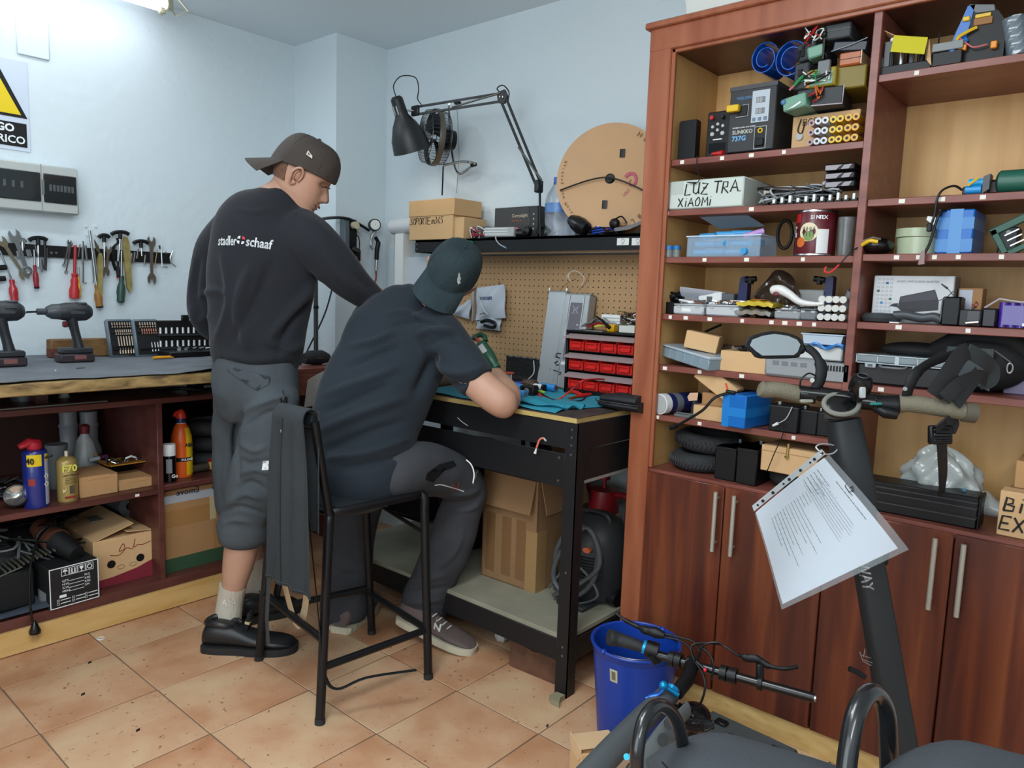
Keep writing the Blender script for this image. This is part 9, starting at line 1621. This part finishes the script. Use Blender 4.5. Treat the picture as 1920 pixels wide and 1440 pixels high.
for row,(b0,a0,a1)in enumerate(((.80,.24,.42),(.755,.27,.52),(.70,.27,.46),(.645,.26,.44))):
 a=a0
 while a<a1:
  hs.use(mt('5a6676',.6)).tube([quad(b0+rr.uniform(-.004,.016),a+rr.uniform(-.002,.012),off=-.0016)for _ in range(3)],.0004,4);a+=.034
part(t,'handwriting',hs,kind='stuff')
part(t,'letterhead',g(M_txt).tube([quad(.975,.36,off=-.0016),quad(.94,.37,off=-.0016),quad(.93,.44,off=-.0016)],.0009,4).tube([quad(.935,.38,off=-.0016),quad(.935,.47,off=-.0016)],.0008,4));c_=quad(.955,.40,off=-.002);text(t,'Pp',.012,frame(c_,quad(.955,.5)-quad(.955,.4),-CF),M_txt,bold=.01)
part(t,'tie_wire',g(mt('c9cdd0',.3)).tube(crom([quad(.97,.02,off=-.003),dp(1530,838,1.55),dp(1545,832,1.60),dp(1570,838,1.66),dp(1562,850,1.60),quad(.95,.03,off=-.003)],6),.0016,6))
# ---- small bike / kick scooter handlebars low in front
D2=1.78
t=thing('folding_bike','black and grey folding bike with bare handlebar and blue clamp lying low in front','bicycle',(0,0,0));hbm=M_blkg
A,B=dp(1222,1225,1.86),dp(1527,1309,1.66)
def on(k):return A+(B-A)*k
part(t,'handlebar',g(hbm).cyl(A,B,.011,16));part(t,'bar_end',g(M_steel).cyl(B,B+(B-A).normalized()*.004,.008,12))
gp=crom([dp(1141,1194,1.90),dp(1160,1199,1.90),dp(1190,1208,1.88),dp(1207,1215,1.87)],4);part(t,'grip',g(mt('1c1d20',.7,bump=.2,bs=200)).tube(gp,[.022,.0235,.023,.022,.020,.019,.0185,.018,.017,.0165,.016,.0155,.015][:len(gp)],16,flat=.85),'black ergonomic grip');part(t,'grip_ring',g(mt('1a9ad0',.3,.4)).cyl(dp(1205,1212,1.872),dp(1210,1214,1.870),.0165,18),'bright blue grip ring')
part(t,'shifter',g(M_blk).cyl(dp(1212,1215,1.87),dp(1234,1222,1.86),.021,18).tube([dp(1218,1228,1.85),dp(1228,1240,1.85),dp(1240,1238,1.85)],[.008,.010,.006],10));part(t,'left_brake',g(M_blk).tube(crom([dp(1154,1148,1.92),dp(1168,1160,1.91),dp(1190,1172,1.90),dp(1212,1182,1.88),dp(1232,1188,1.87)],4),[.004]*5+[.006]*6+[.011]*6,10));part(t,'brake_body',g(M_blk).tube([dp(1215,1182,1.87),dp(1230,1186,1.86),dp(1246,1192,1.85)],[.010,.014,.008],12));
for k0,k1 in((.12,.155),(.16,.20),(.24,.30),(.45,.49),(.50,.55)):part(t,'clamp_collar',g(M_blk).cyl(on(k0),on(k1),.0185,18))
part(t,'right_brake',g(M_blk).tube(crom([dp(1384,1228,1.74),dp(1402,1234,1.74),dp(1420,1236,1.73),dp(1440,1248,1.72),dp(1470,1254,1.70),dp(1496,1250,1.70)],4),[.004]*3+[.010]*6+[.008]*4+[.005]*8,10,flat=.7,up=tuple(CF)));part(t,'brake_mount',g(M_blk).cyl(on(.68),on(.705),.0165,16).bx(-.008,.008,-.008,.008,0,.045,.003,frame(on(.69),CR,CU)))
for i,pts in enumerate(([(1246,1188,1.85),(1275,1195,1.83),(1302,1204,1.81),(1312,1225,1.79),(1306,1240,1.79)],[(1244,1194,1.85),(1272,1200,1.83),(1292,1212,1.81),(1302,1236,1.79)],[(1384,1229,1.74),(1362,1214,1.75),(1345,1205,1.77),(1320,1210,1.78),(1306,1238,1.79)],
 [(1304,1242,1.78),(1318,1265,1.77),(1322,1290,1.76),(1314,1318,1.76),(1302,1335,1.76)],[(1312,1212,1.79),(1330,1226,1.78),(1338,1250,1.77),(1334,1275,1.77)],[(1302,1238,1.79),(1296,1215,1.80),(1306,1207,1.80),(1335,1206,1.78),(1350,1208,1.77)])):part(t,'brake_cable',g(M_blk).tube(crom([dp(*p)for p in pts],6),.0028,6))
for p in((1284,1258),(1322,1256)):part(t,'cable_end',g(M_blk).cyl(dp(1305,1240,1.79),dp(*p,1.77),.004,8).use(mt('d8243c',.4)).ell(dp(*p,1.768),.0045,.0045,.0045,8,6),'red tipped cable end')
part(t,'stem_post',g(M_blk).tube([on(.27),dp(1288,1275,1.74),dp(1268,1300,1.70)],[.018,.017,.016],14));part(t,'post_clamp',g(mt('1288c4',.3,.6)).cyl(dp(1262,1290,1.69),dp(1256,1302,1.68),.016,16).cyl(dp(1250,1289,1.66),dp(1272,1303,1.66),.005,10).ell(dp(1244,1285,1.66),.010,.010,.010,12,8),'anodised blue seat clamp');part(t,'quick_lever',g(mt('1450a0',.3,.5)).tube(crom([dp(1246,1288,1.66),dp(1236,1300,1.65),(dp(1222,1304,1.65)),dp(1210,1308,1.65)],4),[.005]*5+[.006]*5+[.003]*3,8,flat=.5))
part(t,'down_tube',g(mt('4b5053',.45)).tube([dp(1254,1302,1.70),dp(1205,1348,1.60),dp(1150,1405,1.50),dp(1090,1470,1.40),dp(1040,1530,1.34)],[.024,.026,.027,.027,.027],20),'grey frame tube')
part(t,'headlight',g(M_blkg).ell(dp(1300,1345,1.72),.045,.04,.032,18,12));part(t,'bracket_plate',g(mt('5a5f60',.5)).tube(crom([dp(1290,1330,1.66),dp(1262,1360,1.60),dp(1235,1395,1.56),dp(1205,1440,1.52),dp(1180,1480,1.5)],4),[.018]*4+[.026]*9+[.03]*4,12,flat=.4,up=tuple(CF)))
for k,(x,y)in enumerate(((1255,1357),(1244,1386))):part(t,'bolt_hole',g(M_blk).cyl(dp(x,y,1.545),dp(x,y,1.56),.012,16))
bl_l=G();rr=random.Random(99)
for k in range(9):
 P=crom([dp(1268+rr.uniform(-8,30),1325+rr.uniform(-10,20),1.70),dp(1285+rr.uniform(-10,25),1345+rr.uniform(-6,14),1.66),dp(1318+rr.uniform(-12,14),1355+rr.uniform(-10,16),1.66),dp(1338,1358+rr.uniform(-8,8),1.66)],4);bl_l.use(M_blk).tube(P,.005,6)
part(t,'cable_bunch',bl_l,kind='stuff');part(t,'blue_bolt',g(mt('1a9ad0',.3,.4)).cyl(dp(1175,1419,1.40),dp(1175,1419,1.42),.006,12),'blue bolt');part(t,'seat_fork',g(M_blk).cyl(Vector((dp(1090,1470,1.40).x,dp(1090,1470,1.40).y,0)),dp(1090,1470,1.40),.02,14));fwd=dp(1300,1345,1.72);part(t,'front_leg',g(M_blk).cyl(Vector((fwd.x,fwd.y,.0)),fwd,.016,12))
def arch(label,pts,r,seat_pts,sl):
 t=thing('seated_scooter',label,'scooter',(0,0,0));P=crom([dp(*p)for p in pts],6);part(t,'guard_tube',g(mt('17191b',.25,coat=.4)).tube(P,r,18));return t
t=arch('grey padded saddle with black arched tube in the lower centre foreground',[(1192,1560,1.10),(1193,1470,1.10),(1196,1400,1.10),(1210,1345,1.12),(1236,1322,1.15),(1262,1340,1.18),(1278,1385,1.20),(1284,1450,1.22),(1286,1540,1.22)],.0105,None,None)
M_seat=mt('3b4045',.85,bump=.2,bs=260,var=.06,vs=20)
def saddle(t,c,ax,L,W,H_,bottom):
 ax=Vector(ax).normalized();sd=Vector((0,0,1)).cross(ax).normalized();rows=[]
 gb=g(M_seat);n=28;vs=[];fs=[];K=18
 for i in range(K+1):
  s_=i/K;e=math.sin(min(1,s_*3.2)*PI/2)**.8*(1 if s_<.7 else math.cos((s_-.7)/.3*PI/2*.86)**.7);wd=W*e*(.72+.28*min(1,s_*1.6));hh=H_*e
  for j in range(n):
   a=2*PI*j/n;vs.append(c+ax*(L*s_)+sd*(wd*math.copysign(abs(math.cos(a))**.8,math.cos(a)))+Vector((0,0,hh*math.copysign(abs(math.sin(a))**.7,math.sin(a))-(.012*(1-e)))))
 for i in range(K):
  for j in range(n):fs.append((i*n+j,i*n+(j+1)%n,(i+1)*n+(j+1)%n,(i+1)*n+j))
 fs+=[tuple(range(n))[::-1],tuple(K*n+j for j in range(n))]
 part(t,'saddle',gb.add(vs,fs),'grey padded saddle');part(t,'seam',g(M_blkm).tube([c+ax*(L*s_)+sd*(-W*.93*math.sin(min(1,s_*3.2)*PI/2)**.8*(.72+.28*min(1,s_*1.6)))+Vector((0,0,H_*.55))for s_ in np.linspace(.12,.8,14)],.0012,5))
 p=c+ax*L*.5;part(t,'seat_post',g(M_blkm).cyl((p.x,p.y,.12),(p.x,p.y,c.z-H_*.6),.016,14));part(t,'deck',g(M_blkm).bx(-.20,.20,-.065,.065,.09,.14,.015,Matrix.Translation((p.x,p.y,0))@Matrix.Rotation(math.atan2(ax.y,ax.x),4,'Z')))
 for s_ in(-.24,.24):wcc=p+ax*s_;part(t,'wheel',g(M_rub).tube([Vector((wcc.x,wcc.y,.10))+ax*(.075*math.cos(a))+Vector((0,0,.075*math.sin(a)))for a in np.linspace(0,2*PI,24,endpoint=False)],.024,10,closed=True))
c0=dp(1210,1412,1.24);a1=dp(1560,1510,1.08);dirn=(a1-c0);dirn.z=0
saddle(t,c0,dirn,.40,.11,.055,0)
t=arch('dark saddle with second black arched tube at the lower right foreground',[(1578,1580,1.02),(1584,1480,1.02),(1592,1400,1.03),(1608,1330,1.05),(1636,1298,1.08),(1660,1330,1.10),(1666,1400,1.11),(1668,1480,1.12),(1670,1580,1.12)],.0135,None,None)
c0=dp(1648,1432,1.06);a1=dp(1950,1530,.96);dirn=(a1-c0);dirn.z=0
saddle(t,c0,dirn,.36,.10,.052,0)
